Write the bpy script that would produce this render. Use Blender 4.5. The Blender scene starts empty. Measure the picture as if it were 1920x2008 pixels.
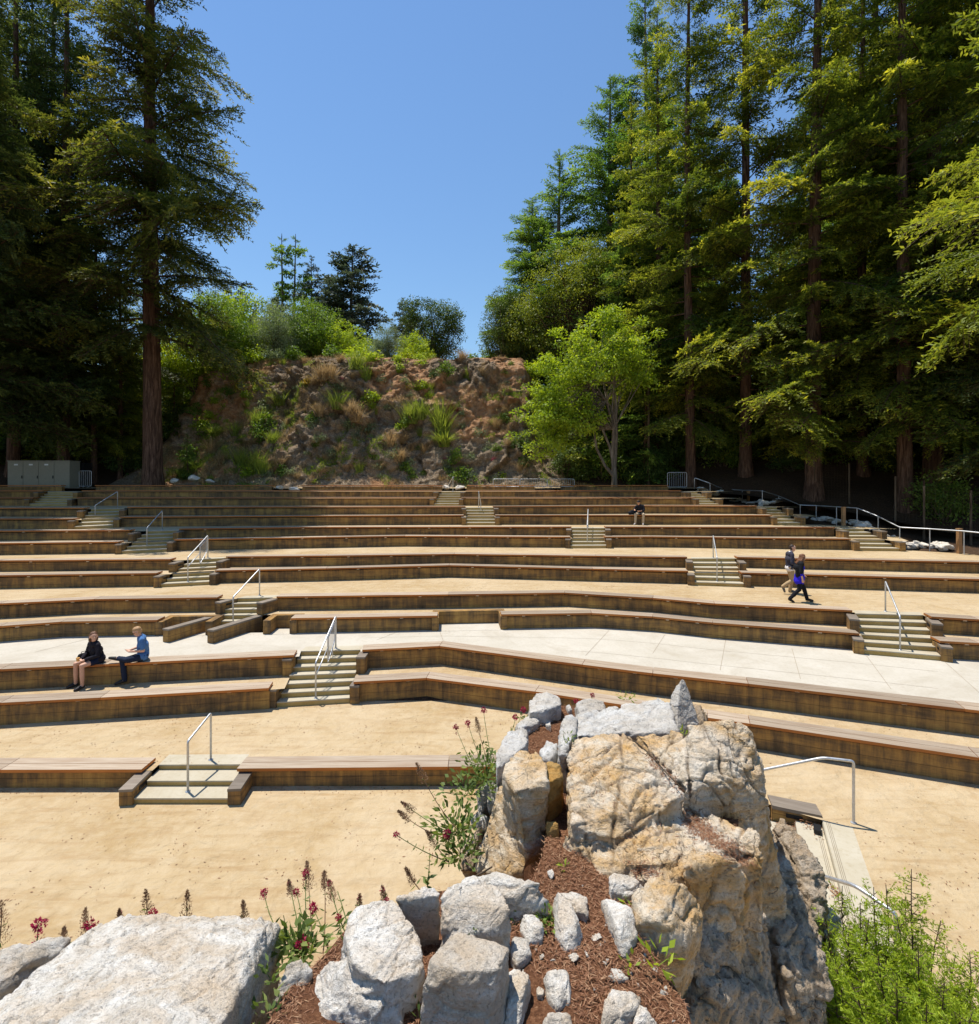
import bpy, bmesh, math, random
import numpy as np
from mathutils import Vector, Matrix, Quaternion
from mathutils.bvhtree import BVHTree
from mathutils.geometry import tessellate_polygon

random.seed(7); RNG = np.random.default_rng(11)
S = bpy.context.scene
COL = S.collection
# ------------------------------------------------------------------ camera model (measured from the photograph)
F, UC, VH, EYE = 1050.0, 960.0, 938.0, 6.35        # focal length in px of the 1920 px wide photo, horizon row, eye height

def P(u, v, z):                      # point of height z seen at photo pixel (u, v)
    y = F*(EYE-z)/(v-VH)
    return Vector(((u-UC)/F*y, y, z))
def PY(u, v, y):                     # point at distance y seen at photo pixel (u, v)
    return Vector(((u-UC)/F*y, y, EYE-(v-VH)/F*y))
def zone(u0, v0, s):
    return lambda x, y: (u0+x/s, v0+y/s)
K = 2.93125
r1, r2, r3 = zone(0, 900, K), zone(640, 900, K), zone(1280, 900, K)
r4, r5, r6 = zone(0, 1240, K), zone(640, 1240, K), zone(1280, 1240, K)
Z1, Z2, Z3 = zone(0, 1600, K), zone(640, 1600, K), zone(1280, 1600, K)
Q4, E6 = zone(860, 1300, 2.5351), zone(1180, 1680, 3.9083)

# ------------------------------------------------------------------ objects
def tag(o, label=None, cat=None, group=None, kind=None):
    if label: o['label'] = label
    if cat: o['category'] = cat
    if group: o['group'] = group
    if kind: o['kind'] = kind
    return o
def empty(name, loc=(0,0,0), label=None, cat=None, group=None):
    o = bpy.data.objects.new(name, None); COL.objects.link(o); o.location = loc
    o.empty_display_size = .2
    return tag(o, label, cat, group)
def link(name, me, parent=None, loc=None):
    o = bpy.data.objects.new(name, me); COL.objects.link(o)
    if parent is not None: o.parent = parent
    if loc is not None: o.location = loc
    return o
def mesh_np(name, V, Fc, mats, smooth=False, attrs=None, mi=None):
    """V (n,3); Fc (m,k) int array with constant k"""
    me = bpy.data.meshes.new(name)
    V = np.ascontiguousarray(V, np.float32); Fc = np.ascontiguousarray(Fc, np.int32)
    m, k = Fc.shape
    me.vertices.add(len(V)); me.vertices.foreach_set('co', V.ravel())
    me.loops.add(m*k); me.loops.foreach_set('vertex_index', Fc.ravel())
    me.polygons.add(m); me.polygons.foreach_set('loop_start', np.arange(0, m*k, k, dtype=np.int32))
    if smooth: me.polygons.foreach_set('use_smooth', np.ones(m, bool))
    if mi is not None: me.polygons.foreach_set('material_index', np.asarray(mi, np.int32))
    for mt in (mats if isinstance(mats, (list, tuple)) else [mats]): me.materials.append(mt)
    if attrs:
        for nme, arr in attrs.items():
            a = me.attributes.new(nme, 'FLOAT', 'POINT'); a.data.foreach_set('value', np.ascontiguousarray(arr, np.float32))
    me.update(calc_edges=True)
    return me

class MB:
    """collects faces; build() links them as ONE mesh object"""
    def __init__(s): s.v, s.f, s.uv, s.m = [], [], [], []
    def face(s, pts, uv=None, m=0):
        b = len(s.v); s.v += [tuple(p) for p in pts]; s.f.append(list(range(b, b+len(pts))))
        s.uv.append(uv or [(p[0]+p[1]*.37, p[2]+p[1]*.2) for p in pts]); s.m.append(m)
    def grid(s, rows, closed=False, uvs=None, m=0):
        b = len(s.v); n = len(rows[0])
        for r in rows: s.v += [tuple(p) for p in r]
        for i in range(len(rows)-1):
            for j in range(n if closed else n-1):
                k = (j+1) % n
                s.f.append([b+i*n+j, b+i*n+k, b+(i+1)*n+k, b+(i+1)*n+j])
                s.uv.append([(j/n, i), ((j+1)/n, i), ((j+1)/n, i+1), (j/n, i+1)]); s.m.append(m)
    def hexa(s, c, m=0):             # 8 corners: bottom 0-3 ccw, top 4-7
        for q in ((3,2,1,0),(4,5,6,7),(0,1,5,4),(1,2,6,5),(2,3,7,6),(3,0,4,7)):
            p = [Vector(c[i]) for i in q]
            w = (p[1]-p[0]).length; h = (p[2]-p[1]).length
            s.face(p, [(0,0),(w,0),(w,h),(0,h)], m)
    def box(s, c, d, rz=0, m=0):     # centre, full sizes
        R = Matrix.Rotation(rz, 3, 'Z'); c = Vector(c); x, y, z = d[0]/2, d[1]/2, d[2]/2
        s.hexa([c+R@Vector(p) for p in ((-x,-y,-z),(x,-y,-z),(x,y,-z),(-x,y,-z),(-x,-y,z),(x,-y,z),(x,y,z),(-x,y,z))], m)
    def tube(s, pts, r, n=8, cap=True, m=0):
        pts = [Vector(p) for p in pts]; rr = r if isinstance(r, (list, tuple)) else [r]*len(pts)
        rows = []; up = None
        for i, p in enumerate(pts):
            t = (pts[min(i+1, len(pts)-1)]-pts[max(i-1, 0)]).normalized()
            if up is None: up = t.orthogonal().normalized()
            else: up = (up - t*up.dot(t)).normalized()
            sd = t.cross(up)
            rows.append([p+(up*math.cos(2*math.pi*k/n)+sd*math.sin(2*math.pi*k/n))*rr[i] for k in range(n)])
        s.grid(rows, True, m=m)
        if cap: s.face(rows[0][::-1], m=m); s.face(rows[-1], m=m)
    def sweep(s, pts, sec, m=0):     # pts: 2-D plan polyline; sec: closed loop of (offset back, z)
        off = mitre(pts); acc = [0]
        for i in range(1, len(pts)): acc.append(acc[-1]+(Vector(pts[i])-Vector(pts[i-1])).length)
        per = [0]
        for j in range(len(sec)):
            a, b = sec[j], sec[(j+1) % len(sec)]; per.append(per[-1]+math.hypot(a[0]-b[0], a[1]-b[1]))
        ring = [[(p[0]+o[0]*q[0], p[1]+o[1]*q[0], q[1]) for q in sec] for p, o in zip(pts, off)]
        n = len(sec)
        for i in range(len(pts)-1):
            for j in range(n):
                k = (j+1) % n
                s.face([ring[i][j], ring[i+1][j], ring[i+1][k], ring[i][k]],
                       [(acc[i], per[j]), (acc[i+1], per[j]), (acc[i+1], per[j+1]), (acc[i], per[j+1])], m)
        for e, r in ((0, ring[0]), (1, ring[-1][::-1])):
            s.face(r[::-1] if e == 0 else r[::-1], [(q[0], q[1]) for q in sec], m)
    def poly(s, pts, m=0):
        pts = [Vector(p) for p in pts]
        for t in tessellate_polygon([pts]):
            q = [pts[i] for i in t]
            if (q[1]-q[0]).cross(q[2]-q[0]).z < 0: q.reverse()
            s.face(q, m=m)
    def mesh(s, name, mats, smooth=False, weld=False):
        me = bpy.data.meshes.new(name); me.from_pydata(s.v, [], s.f)
        for mt in (mats if isinstance(mats, (list, tuple)) else [mats]): me.materials.append(mt)
        l = me.uv_layers.new(name='UVMap'); l.data.foreach_set('uv', np.array([c for f in s.uv for c in f], np.float32).ravel())
        me.polygons.foreach_set('material_index', np.array(s.m, np.int32))
        if smooth: me.polygons.foreach_set('use_smooth', np.ones(len(s.f), bool))
        bm = bmesh.new(); bm.from_mesh(me)
        if weld: bmesh.ops.remove_doubles(bm, verts=bm.verts, dist=1e-4)
        bmesh.ops.recalc_face_normals(bm, faces=bm.faces); bm.to_mesh(me); bm.free()
        return me
    def build(s, name, mats, parent=None, smooth=False, weld=False, loc=None):
        return link(name, s.mesh(name, mats, smooth, weld), parent, loc)

def mitre(pts):
    out = []; n = len(pts)
    for i in range(n):
        ns = []
        for a, b in ((i-1, i), (i, i+1)):
            if a >= 0 and b < n:
                d = Vector(pts[b][:2])-Vector(pts[a][:2])
                if d.length > 1e-6: d.normalize(); ns.append(Vector((-d.y, d.x)))
        m = sum(ns, Vector((0, 0))).normalized(); m /= max(.4, m.dot(ns[0])); out.append((m.x, m.y))
    return out
def offset(pts, d): return [(p[0]+o[0]*d, p[1]+o[1]*d) for p, o in zip(pts, mitre(pts))]

# ------------------------------------------------------------------ numpy gradient noise
_perm = np.random.default_rng(3).permutation(256).astype(np.int64); _perm = np.concatenate([_perm]*3)
_grad = np.random.default_rng(4).normal(size=(256, 3)); _grad /= np.linalg.norm(_grad, axis=1)[:, None]
def noise3(p):
    p = np.asarray(p, float); i = np.floor(p).astype(np.int64); f = p-i; i &= 255
    w = f*f*f*(f*(f*6-15)+10); r = 0
    for dx in (0, 1):
        for dy in (0, 1):
            for dz in (0, 1):
                h = _perm[_perm[_perm[i[:, 0]+dx]+i[:, 1]+dy]+i[:, 2]+dz]
                g = _grad[h]; d = ((f-np.array([dx, dy, dz]))*g).sum(1)
                r = r + d*(w[:, 0] if dx else 1-w[:, 0])*(w[:, 1] if dy else 1-w[:, 1])*(w[:, 2] if dz else 1-w[:, 2])
    return r*1.6
def fbm(p, o=4, g=.5):
    a, s, r = 1., 1., 0
    for k in range(o): r = r+a*noise3(p*s+k*17.3); a *= g; s *= 2.03
    return r
def ridged(p, o=3):
    a, s, r = 1., 1., 0
    for k in range(o): r = r+a*(1-np.abs(noise3(p*s+k*9.1))*2); a *= .5; s *= 2.1
    return r
def facet(p, cells=1.0, seed=0):
    """blocky displacement: every cell of a jittered lattice is a tilted plane"""
    q = p/cells; i0 = np.floor(q).astype(np.int64); best = np.full(len(p), 9e9); val = np.zeros(len(p)); edge = np.full(len(p), 9e9)
    for dx in (-1, 0, 1):
        for dy in (-1, 0, 1):
            for dz in (-1, 0, 1):
                c = i0+np.array([dx, dy, dz]); h = _perm[(_perm[(_perm[(c[:, 0]+seed) & 255]+c[:, 1]) & 255]+c[:, 2]) & 255]
                j = c+.5+_grad[h]*.45; d = q-j; dd = (d*d).sum(1)
                t = ((_grad[(h+77) & 255]*d).sum(1))*.9+_grad[(h+31) & 255][:, 0]*.5
                up = dd < best
                edge = np.where(up, best-dd, np.minimum(edge, dd-best)); val = np.where(up, t, val); best = np.where(up, dd, best)
    return val, edge
# ------------------------------------------------------------------ materials
class NT:
    def __init__(s, name):
        s.mat = bpy.data.materials.new(name); s.mat.use_nodes = True; s.t = s.mat.node_tree; s.t.nodes.clear()
        s.out = s.n('ShaderNodeOutputMaterial'); s.b = s.n('ShaderNodeBsdfPrincipled'); s.l(s.b.outputs[0], s.out.inputs[0])
    def n(s, t, **k):
        x = s.t.nodes.new(t)
        for a, b in k.items(): setattr(x, a, b)
        return x
    def l(s, a, b): s.t.links.new(a, b)
    def setv(s, sock, v):
        if hasattr(v, 'links') or isinstance(v, bpy.types.NodeSocket): s.l(v, sock)
        elif isinstance(v, (tuple, list)) and len(v) == 3 and sock.type == 'RGBA': sock.default_value = (*v, 1)
        else: sock.default_value = v
    def coord(s, kind='Object', scale=(1, 1, 1), rot=(0, 0, 0)):
        c = s.n('ShaderNodeTexCoord'); m = s.n('ShaderNodeMapping'); m.inputs['Scale'].default_value = scale; m.inputs['Rotation'].default_value = rot
        s.l(c.outputs[kind], m.inputs[0]); return m.outputs[0]
    def noise(s, vec, scale, detail=4, rough=.55, dist=0.):
        x = s.n('ShaderNodeTexNoise'); s.l(vec, x.inputs['Vector'])
        x.inputs['Scale'].default_value = scale; x.inputs['Detail'].default_value = detail; x.inputs['Roughness'].default_value = rough; x.inputs['Distortion'].default_value = dist
        return x.outputs[0]
    def voro(s, vec, scale, feature='F1', out='Distance', rnd=1.):
        x = s.n('ShaderNodeTexVoronoi', feature=feature); s.l(vec, x.inputs['Vector']); x.inputs['Scale'].default_value = scale; x.inputs['Randomness'].default_value = rnd
        return x.outputs[out]
    def ramp(s, f, stops, interp='LINEAR'):
        x = s.n('ShaderNodeValToRGB'); e = x.color_ramp.elements; x.color_ramp.interpolation = interp
        while len(e) < len(stops): e.new(.5)
        for i, (p, c) in enumerate(stops): e[i].position = p; e[i].color = (*(c if isinstance(c, (tuple, list)) else (c, c, c)), 1)
        s.l(f, x.inputs[0]); return x.outputs[0]
    def mix(s, f, a, b, mode='MIX'):
        x = s.n('ShaderNodeMix', data_type='RGBA', blend_type=mode); s.setv(x.inputs[0], f); s.setv(x.inputs[6], a); s.setv(x.inputs[7], b); return x.outputs[2]
    def math(s, op, a, b=0., c=0.):
        x = s.n('ShaderNodeMath', operation=op); s.setv(x.inputs[0], a); s.setv(x.inputs[1], b); s.setv(x.inputs[2], c); return x.outputs[0]
    def attr(s, name): 
        x = s.n('ShaderNodeAttribute', attribute_name=name); return x.outputs['Fac']
    def orand(s): return s.n('ShaderNodeObjectInfo').outputs['Random']
    def bump(s, h, strength=.5, dist=.02, prev=None):
        x = s.n('ShaderNodeBump'); x.inputs['Strength'].default_value = strength; x.inputs['Distance'].default_value = dist; s.l(h, x.inputs['Height'])
        if prev: s.l(prev, x.inputs['Normal'])
        return x.outputs[0]
    def fin(s, col=None, rough=.8, nrm=None, metal=0., spec=.3):
        if col is not None: s.setv(s.b.inputs['Base Color'], col)
        s.setv(s.b.inputs['Roughness'], rough); s.b.inputs['Metallic'].default_value = metal; s.b.inputs['Specular IOR Level'].default_value = spec
        if nrm: s.l(nrm, s.b.inputs['Normal'])
        return s.mat

def plain(name, col, rough=.7, metal=0., spec=.3, var=.12, sc=30, bmp=.15, bd=.004):
    t = NT(name); c = t.coord(); n = t.noise(c, sc, 3)
    k = t.ramp(n, [(.3, 1-var), (.7, 1+var)])
    return t.fin(t.mix(1., col, k, 'MULTIPLY'), rough, t.bump(n, bmp, bd), metal, spec)

M = {}
def mk_sand():
    t = NT('sand'); c = t.coord()
    a = t.noise(c, .55, 5, .6, .6); b = t.noise(c, 5, 5, .65); g = t.noise(c, 120, 3, .7)
    col = t.ramp(a, [(.3, (.38, .262, .126)), (.5, (.45, .335, .19)), (.7, (.50, .39, .238))])
    col = t.mix(t.ramp(b, [(.42, 0), (.72, .55)]), col, (.52, .415, .27))
    st = t.noise(t.coord(scale=(.35, 2.2, 1), rot=(0, 0, .12)), 2.2, 5, .65, .5)
    col = t.mix(t.ramp(st, [(.50, 0), (.70, .7)]), col, (.345, .225, .108))
    fp = t.noise(c, 3.3, 5, .6, .5); col = t.mix(t.ramp(fp, [(.54, 0), (.66, .42)]), col, (.36, .245, .125)); col = t.mix(t.ramp(t.noise(c, .22, 5, .6, .8), [(.48, 0), (.62, .38)]), col, (.56, .45, .30))
    col = t.mix(t.ramp(g, [(.28, .5), (.5, 0)]), col, (.26, .165, .085))
    v = t.voro(c, 9.5); vs = t.voro(c, 9.5, out='Color'); sep = t.n('ShaderNodeSeparateColor'); t.l(vs, sep.inputs[0])
    spk = t.math('MULTIPLY', t.math('LESS_THAN', v, t.math('MULTIPLY', sep.outputs[1], .17)), t.math('GREATER_THAN', sep.outputs[0], .72))
    col = t.mix(t.math('MULTIPLY', spk, .62), col, (.1, .06, .03))
    dn_ = t.noise(c, 2.6, 4, .55, .3)
    n1 = t.bump(b, .7, .04, t.bump(dn_, .8, .12)); n2 = t.bump(g, .55, .006, n1); n3 = t.bump(a, .6, .06, n2)
    M['sand'] = t.fin(col, .95, n3, spec=.1)
mk_sand()
def mk_conc(name, c1, c2, stain, bs=.25, joints=False):
    t = NT(name); c = t.coord()
    a = t.noise(c, 1.1, 5, .6, .4); b = t.noise(c, 14, 5, .7); g = t.noise(c, 160, 2)
    col = t.mix(t.ramp(a, [(.35, 0), (.7, 1)]), c1, c2)
    col = t.mix(t.ramp(b, [(.5, 0), (.75, .45)]), col, stain)
    col = t.mix(t.ramp(t.noise(c, .45, 6, .7, 1.2), [(.5, 0), (.68, .4)]), col, stain)
    M[name] = t.fin(col, .85, t.bump(g, bs, .003, t.bump(b, .2, .008)), spec=.25)
mk_conc('walkway_concrete', (.465, .42, .34), (.525, .48, .40), (.34, .285, .205))
mk_conc('tread_concrete', (.42, .365, .26), (.48, .43, .33), (.31, .24, .14))
mk_conc('riser_bounce_concrete', (.40, .27, .085), (.47, .34, .14), (.26, .16, .04))  # riser copy of the tread concrete, yellow of bounced light put into its colour
def mk_wall():
    t = NT('board_formed_concrete'); c = t.coord('UV'); orr = t.orand()
    def cu(sc):
        v = t.n('ShaderNodeVectorMath', operation='MULTIPLY_ADD'); t.l(t.coord('UV', sc), v.inputs[0]); v.inputs[1].default_value = (1, 1, 1); cx_ = t.n('ShaderNodeCombineXYZ'); t.l(t.math('MULTIPLY', orr, 91.), cx_.inputs[0]); t.l(t.math('MULTIPLY', orr, 37.), cx_.inputs[1]); t.l(cx_.outputs[0], v.inputs[2]); return v.outputs[0]
    sx = t.n('ShaderNodeSeparateXYZ'); t.l(c, sx.inputs[0])
    st = t.noise(cu((5, .6, 1)), 1.0, 6, .7, .3)         # vertical drips
    st2 = t.noise(cu((.55, 2.2, 1)), 1.0, 5, .65, .5)
    f = t.math('ADD', t.math('MULTIPLY', st, .50), t.math('MULTIPLY', st2, .54))
    col = t.ramp(f, [(.36, (.075, .052, .028)), (.47, (.17, .105, .05)), (.56, (.33, .185, .06)), (.68, (.50, .295, .085))])
    b = t.noise(t.coord('UV', (3, 60, 1)), 1.0, 4, .6)
    col = t.mix(t.ramp(b, [(.4, .18), (.6, 0)]), col, (.05, .038, .025))
    w = t.n('ShaderNodeTexWave', wave_type='BANDS', bands_direction='Y', wave_profile='SAW'); t.l(c, w.inputs[0])
    w.inputs['Scale'].default_value = 1.12; w.inputs['Distortion'].default_value = .05
    ln = t.ramp(w.outputs[1], [(.0, 1), (.045, 0), (.96, 0), (1, 1)])
    col = t.mix(t.math('MULTIPLY', ln, .6), col, (.02, .015, .01))
    w2 = t.n('ShaderNodeTexWave', wave_type='BANDS', bands_direction='X', wave_profile='SAW'); t.l(c, w2.inputs[0]); w2.inputs['Scale'].default_value = .131
    col = t.mix(t.math('MULTIPLY', t.ramp(w2.outputs[1], [(0, 1), (.006, 0), (1, 0)]), .7), col, (.02, .015, .01))
    M['wall'] = t.fin(col, .85, t.bump(b, .45, .006, t.bump(t.math('SUBTRACT', 1., ln), .6, .006, t.bump(st, .3, .004))), spec=.2)
mk_wall()
def mk_wood(name, top1, top2, dark):
    t = NT(name); g = t.noise(t.coord('UV', (1.2, 46, 1)), 1.0, 5, .62, .35); a = t.noise(t.coord('UV', (.45, 3, 1)), 1.0, 4); r = t.orand()
    col = t.mix(t.ramp(g, [(.35, 0), (.68, 1)]), top1, top2)
    col = t.mix(t.ramp(a, [(.45, 0), (.75, .7)]), col, dark)
    col = t.mix(1., col, t.ramp(r, [(0, .80), (1, 1.18)]), 'MULTIPLY')
    M[name] = t.fin(col, .62, t.bump(g, .4, .003), spec=.3)
mk_wood('seat_top', (.30, .22, .15), (.44, .365, .275), (.22, .13, .07))
mk_wood('seat_edge', (.40, .125, .022), (.52, .20, .045), (.24, .065, .014))
mk_wood('grey_timber', (.17, .135, .10), (.27, .225, .18), (.10, .075, .05))
mk_wood('post_wood', (.36, .19, .08), (.45, .26, .12), (.22, .1, .04))
def mk_steel():
    t = NT('galvanised_steel'); c = t.coord(); n = t.noise(c, 22, 4, .7)
    col = t.ramp(n, [(.3, (.43, .44, .45)), (.7, (.64, .65, .66))])
    M['steel'] = t.fin(col, t.ramp(n, [(.3, .38), (.7, .55)]), t.bump(n, .08, .002), metal=.75, spec=.5)
mk_steel()
def mk_rock(name, base, light, dark, tint, tamt, crack=.6, speck=.5, bands=0.):
    t = NT(name); c = t.coord()
    a = t.noise(c, 1.7, 6, .62, .5); b = t.noise(c, 7, 6, .7, .3); g = t.noise(c, 46, 5, .72); h = t.noise(c, 170, 3, .7)
    col = t.mix(t.ramp(b, [(.33, 0), (.66, 1)]), base, light)
    ly = t.noise(t.coord(scale=(2.2, 5., 16.), rot=(.35, .12, .6)), 1., 6, .7, .5)
    col = t.mix(t.ramp(ly, [(.40, .75*tamt), (.55, 0)]), col, tint)
    col = t.mix(t.ramp(ly, [(.56, 0), (.70, .55)]), col, light)
    col = t.mix(t.math('MULTIPLY', t.ramp(a, [(.46, 0), (.62, 1)]), tamt), col, tint)
    col = t.mix(t.math('MULTIPLY', t.ramp(g, [(.30, 1), (.46, 0)]), speck), col, dark)
    col = t.mix(t.ramp(t.noise(c, 19, 4, .6), [(.62, 0), (.72, .5)]), col, t.mix(.5, tint, dark))
    if name == 'tan_rock': col = t.mix(t.ramp(t.noise(c, 1.25, 5, .6, .7), [(.50, 0), (.64, .6)]), col, t.mix(t.ramp(b, [(.35, 0), (.6, 1)]), (.62, .54, .43), (.82, .76, .66)))
    st = t.noise(t.coord(scale=(1, 1, .5)), 3.2, 6, .72, .8)
    col = t.mix(t.ramp(st, [(.56, 0), (.68, .55)]), col, t.mix(.6, dark, base))
    pit = t.ramp(t.noise(c, 75, 3, .75), [(.26, 1), (.36, 0)])
    pm = t.ramp(t.noise(c, 2.4, 3), [(.42, .05), (.62, .8)])
    pit = t.math('MULTIPLY', pit, pm)
    col = t.mix(t.math('MULTIPLY', pit, .7), col, dark)
    col = t.mix(1., col, t.ramp(t.orand(), [(0, (.84, .82, .79)), (.5, (1, .99, .97)), (1, (1.04, 1.04, 1.04))]), 'MULTIPLY')
    wn = t.n('ShaderNodeTexNoise'); t.l(c, wn.inputs[0]); wn.inputs['Scale'].default_value = 1.6; wn.inputs['Detail'].default_value = 5
    va = t.n('ShaderNodeVectorMath', operation='MULTIPLY_ADD'); t.l(wn.outputs['Color'], va.inputs[0]); va.inputs[1].default_value = (.9, .9, .9); t.l(c, va.inputs[2])
    mp = t.n('ShaderNodeMapping'); mp.inputs['Scale'].default_value = (1.3, .8, 1.); mp.inputs['Rotation'].default_value = (.2, .3, .5); t.l(va.outputs[0], mp.inputs[0])
    e = t.voro(mp.outputs[0], 2.3, 'DISTANCE_TO_EDGE')
    cr = t.ramp(e, [(.0, 1), (.006, .6), (.016, 0)])
    cmask = t.math('MULTIPLY', cr, t.ramp(t.noise(c, 2.6, 3), [(.45, 0), (.58, crack)]))
    col = t.mix(cmask, col, (.07, .05, .035))
    if name == 'tan_rock': col = t.mix(t.math('MULTIPLY', t.attr('crk'), .85), col, (.085, .05, .028))
    nb = t.bump(g, .9, .03, t.bump(b, .6, .06, t.bump(ly, .8, .05))); nb = t.bump(h, .5, .005, nb); nb = t.bump(t.math('SUBTRACT', 1., pit), .9, .012, nb); nb = t.bump(t.math('SUBTRACT', 1., cmask), .8, .03, nb)
    M[name] = t.fin(col, .88, nb, spec=.2)
mk_rock('white_rock', (.66, .605, .52), (.90, .87, .81), (.22, .195, .165), (.62, .455, .28), .55, .15, .75)
mk_rock('grey_rock', (.54, .525, .49), (.76, .75, .72), (.22, .21, .19), (.54, .44, .32), .4, .25, .7)
mk_rock('tan_rock', (.62, .475, .30), (.82, .73, .59), (.20, .135, .08), (.62, .35, .10), .75, .45, .8)
mk_rock('cliff_stone', (.47, .37, .26), (.66, .57, .46), (.15, .11, .08), (.50, .32, .15), .5, .5, .9)
mk_rock('gold_rock', (.42, .25, .075), (.56, .36, .14), (.2, .12, .05), (.5, .26, .06), .8, .6, .5)
def mk_mulch():
    t = NT('needle_mulch'); c = t.coord(); a = t.noise(c, 3, 4); b = t.noise(c, 40, 5, .75); d = t.noise(t.coord(scale=(60, 220, 60)), 1., 3, .6, .8)
    col = t.ramp(b, [(.3, (.07, .032, .018)), (.5, (.19, .085, .042)), (.7, (.33, .17, .09))])
    col = t.mix(t.ramp(a, [(.45, 0), (.7, .45)]), col, (.12, .05, .03))
    M['mulch'] = t.fin(col, .95, t.bump(d, .8, .012, t.bump(b, .9, .03)), spec=.1)
mk_mulch()
def mk_hill():
    t = NT('hillside_soil'); c = t.coord(); rk = t.attr('rock'); gr = t.attr('green')
    a = t.noise(c, .35, 6, .62, .5); b = t.noise(c, 1.6, 6, .7); g = t.noise(c, 9, 5, .75)
    soil = t.ramp(b, [(.3, (.27, .13, .06)), (.5, (.48, .26, .13)), (.72, (.62, .45, .28))])
    rock = t.ramp(g, [(.3, (.13, .095, .062)), (.52, (.34, .25, .165)), (.72, (.56, .45, .32))])
    col = t.mix(t.ramp(t.math('ADD', rk, t.math('MULTIPLY', t.math('SUBTRACT', a, .5), .9)), [(.40, 0), (.6, 1)]), soil, rock)
    veg = t.ramp(g, [(.3, (.13, .13, .045)), (.6, (.30, .28, .12)), (.8, (.48, .40, .24))])
    col = t.mix(t.ramp(t.math('ADD', gr, t.math('MULTIPLY', t.math('SUBTRACT', b, .5), 1.3)), [(.50, 0), (.72, .85)]), col, veg)
    M['hill'] = t.fin(col, .95, t.bump(g, 1., .12, t.bump(b, 1., .35)), spec=.1)
mk_hill()
def mk_duff():
    t = NT('forest_duff'); c = t.coord(); b = t.noise(c, 2.2, 6, .7); g = t.noise(c, 15, 5, .75)
    col = t.ramp(g, [(.3, (.03, .02, .012)), (.55, (.085, .05, .03)), (.75, (.2, .125, .075))])
    M['duff'] = t.fin(t.mix(t.ramp(b, [(.5, 0), (.7, .6)]), col, (.05, .032, .018)), .95, t.bump(g, 1., .06), spec=.1)
mk_duff()
def mk_bark(name, c1, c2, c3):
    t = NT(name); c = t.coord(scale=(9, 9, .9)); a = t.noise(c, 1.0, 6, .7, .6); b = t.noise(t.coord(scale=(1, 1, .35)), 1.6, 4)
    col = t.ramp(a, [(.34, c1), (.5, c2), (.68, c3)])
    col = t.mix(t.ramp(b, [(.5, 0), (.7, .45)]), col, c1)
    M[name] = t.fin(col, .95, t.bump(a, 1., .09), spec=.1)
mk_bark('redwood_bark', (.035, .02, .014), (.12, .068, .045), (.24, .145, .098))
mk_bark('grey_bark', (.07, .055, .04), (.19, .15, .11), (.34, .28, .21))
mk_bark('twig_bark', (.05, .035, .022), (.12, .085, .055), (.21, .16, .11))
def mk_leaf(name, lo, mid, hi, trans, tw=.35, rough=.55, hue=.1):
    t = NT(name); a = t.attr('tint'); r = t.orand()
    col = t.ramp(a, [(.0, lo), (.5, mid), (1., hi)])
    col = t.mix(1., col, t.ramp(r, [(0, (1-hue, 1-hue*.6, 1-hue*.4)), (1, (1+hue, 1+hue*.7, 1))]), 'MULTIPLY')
    t.fin(col, rough, spec=.25)
    tr = t.n('ShaderNodeBsdfTranslucent'); t.l(t.mix(1., col, trans, 'MULTIPLY'), tr.inputs[0])
    mx = t.n('ShaderNodeMixShader'); mx.inputs[0].default_value = tw; t.l(t.b.outputs[0], mx.inputs[1]); t.l(tr.outputs[0], mx.inputs[2]); t.l(mx.outputs[0], t.out.inputs[0])
    M[name] = t.mat
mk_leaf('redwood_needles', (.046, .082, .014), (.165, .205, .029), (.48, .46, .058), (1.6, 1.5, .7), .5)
mk_leaf('dark_needles', (.030, .052, .018), (.075, .105, .028), (.20, .22, .045), (1.5, 1.5, .8), .42)  # darker copy of redwood_needles, shade-side tone put into the colour
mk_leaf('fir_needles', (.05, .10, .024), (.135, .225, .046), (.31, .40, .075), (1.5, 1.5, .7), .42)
mk_leaf('blue_needles', (.04, .065, .045), (.085, .115, .075), (.14, .17, .11), (1.4, 1.4, 1.), .25)
mk_leaf('bright_leaf', (.13, .20, .018), (.27, .37, .032), (.44, .50, .06), (1.7, 1.6, .55), .42)
mk_leaf('green_leaf', (.065, .12, .018), (.14, .22, .035), (.27, .34, .06), (1.6, 1.6, .6), .36)
mk_leaf('oak_leaf', (.035, .07, .016), (.085, .135, .03), (.19, .24, .055), (1.5, 1.5, .7), .25)
mk_leaf('olive_leaf', (.10, .14, .02), (.24, .29, .04), (.46, .45, .065), (1.6, 1.5, .6), .35)
mk_leaf('grey_leaf', (.13, .17, .08), (.24, .28, .15), (.36, .39, .24), (1.3, 1.4, .9), .3)
mk_leaf('dry_grass', (.22, .15, .075), (.36, .26, .14), (.50, .40, .25), (1.2, 1.1, .9), .3)
mk_leaf('grass_blade', (.11, .16, .03), (.22, .28, .055), (.36, .38, .11), (1.5, 1.5, .6), .35)
mk_leaf('yellow_flower', (.30, .22, .03), (.48, .33, .03), (.60, .42, .05), (1.2, 1.1, .5), .3)
mk_leaf('lime_needles', (.13, .21, .014), (.27, .37, .026), (.44, .51, .05), (1.7, 1.6, .5), .42)
mk_leaf('crimson_petal', (.20, .008, .03), (.36, .016, .065), (.50, .06, .13), (1.3, .8, .9), .25)
mk_leaf('dry_plume', (.13, .065, .035), (.24, .14, .08), (.36, .23, .14), (1.2, 1.1, .9), .25)
mk_leaf('herb_leaf', (.05, .085, .02), (.13, .185, .05), (.26, .30, .09), (1.5, 1.5, .6), .35)
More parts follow.
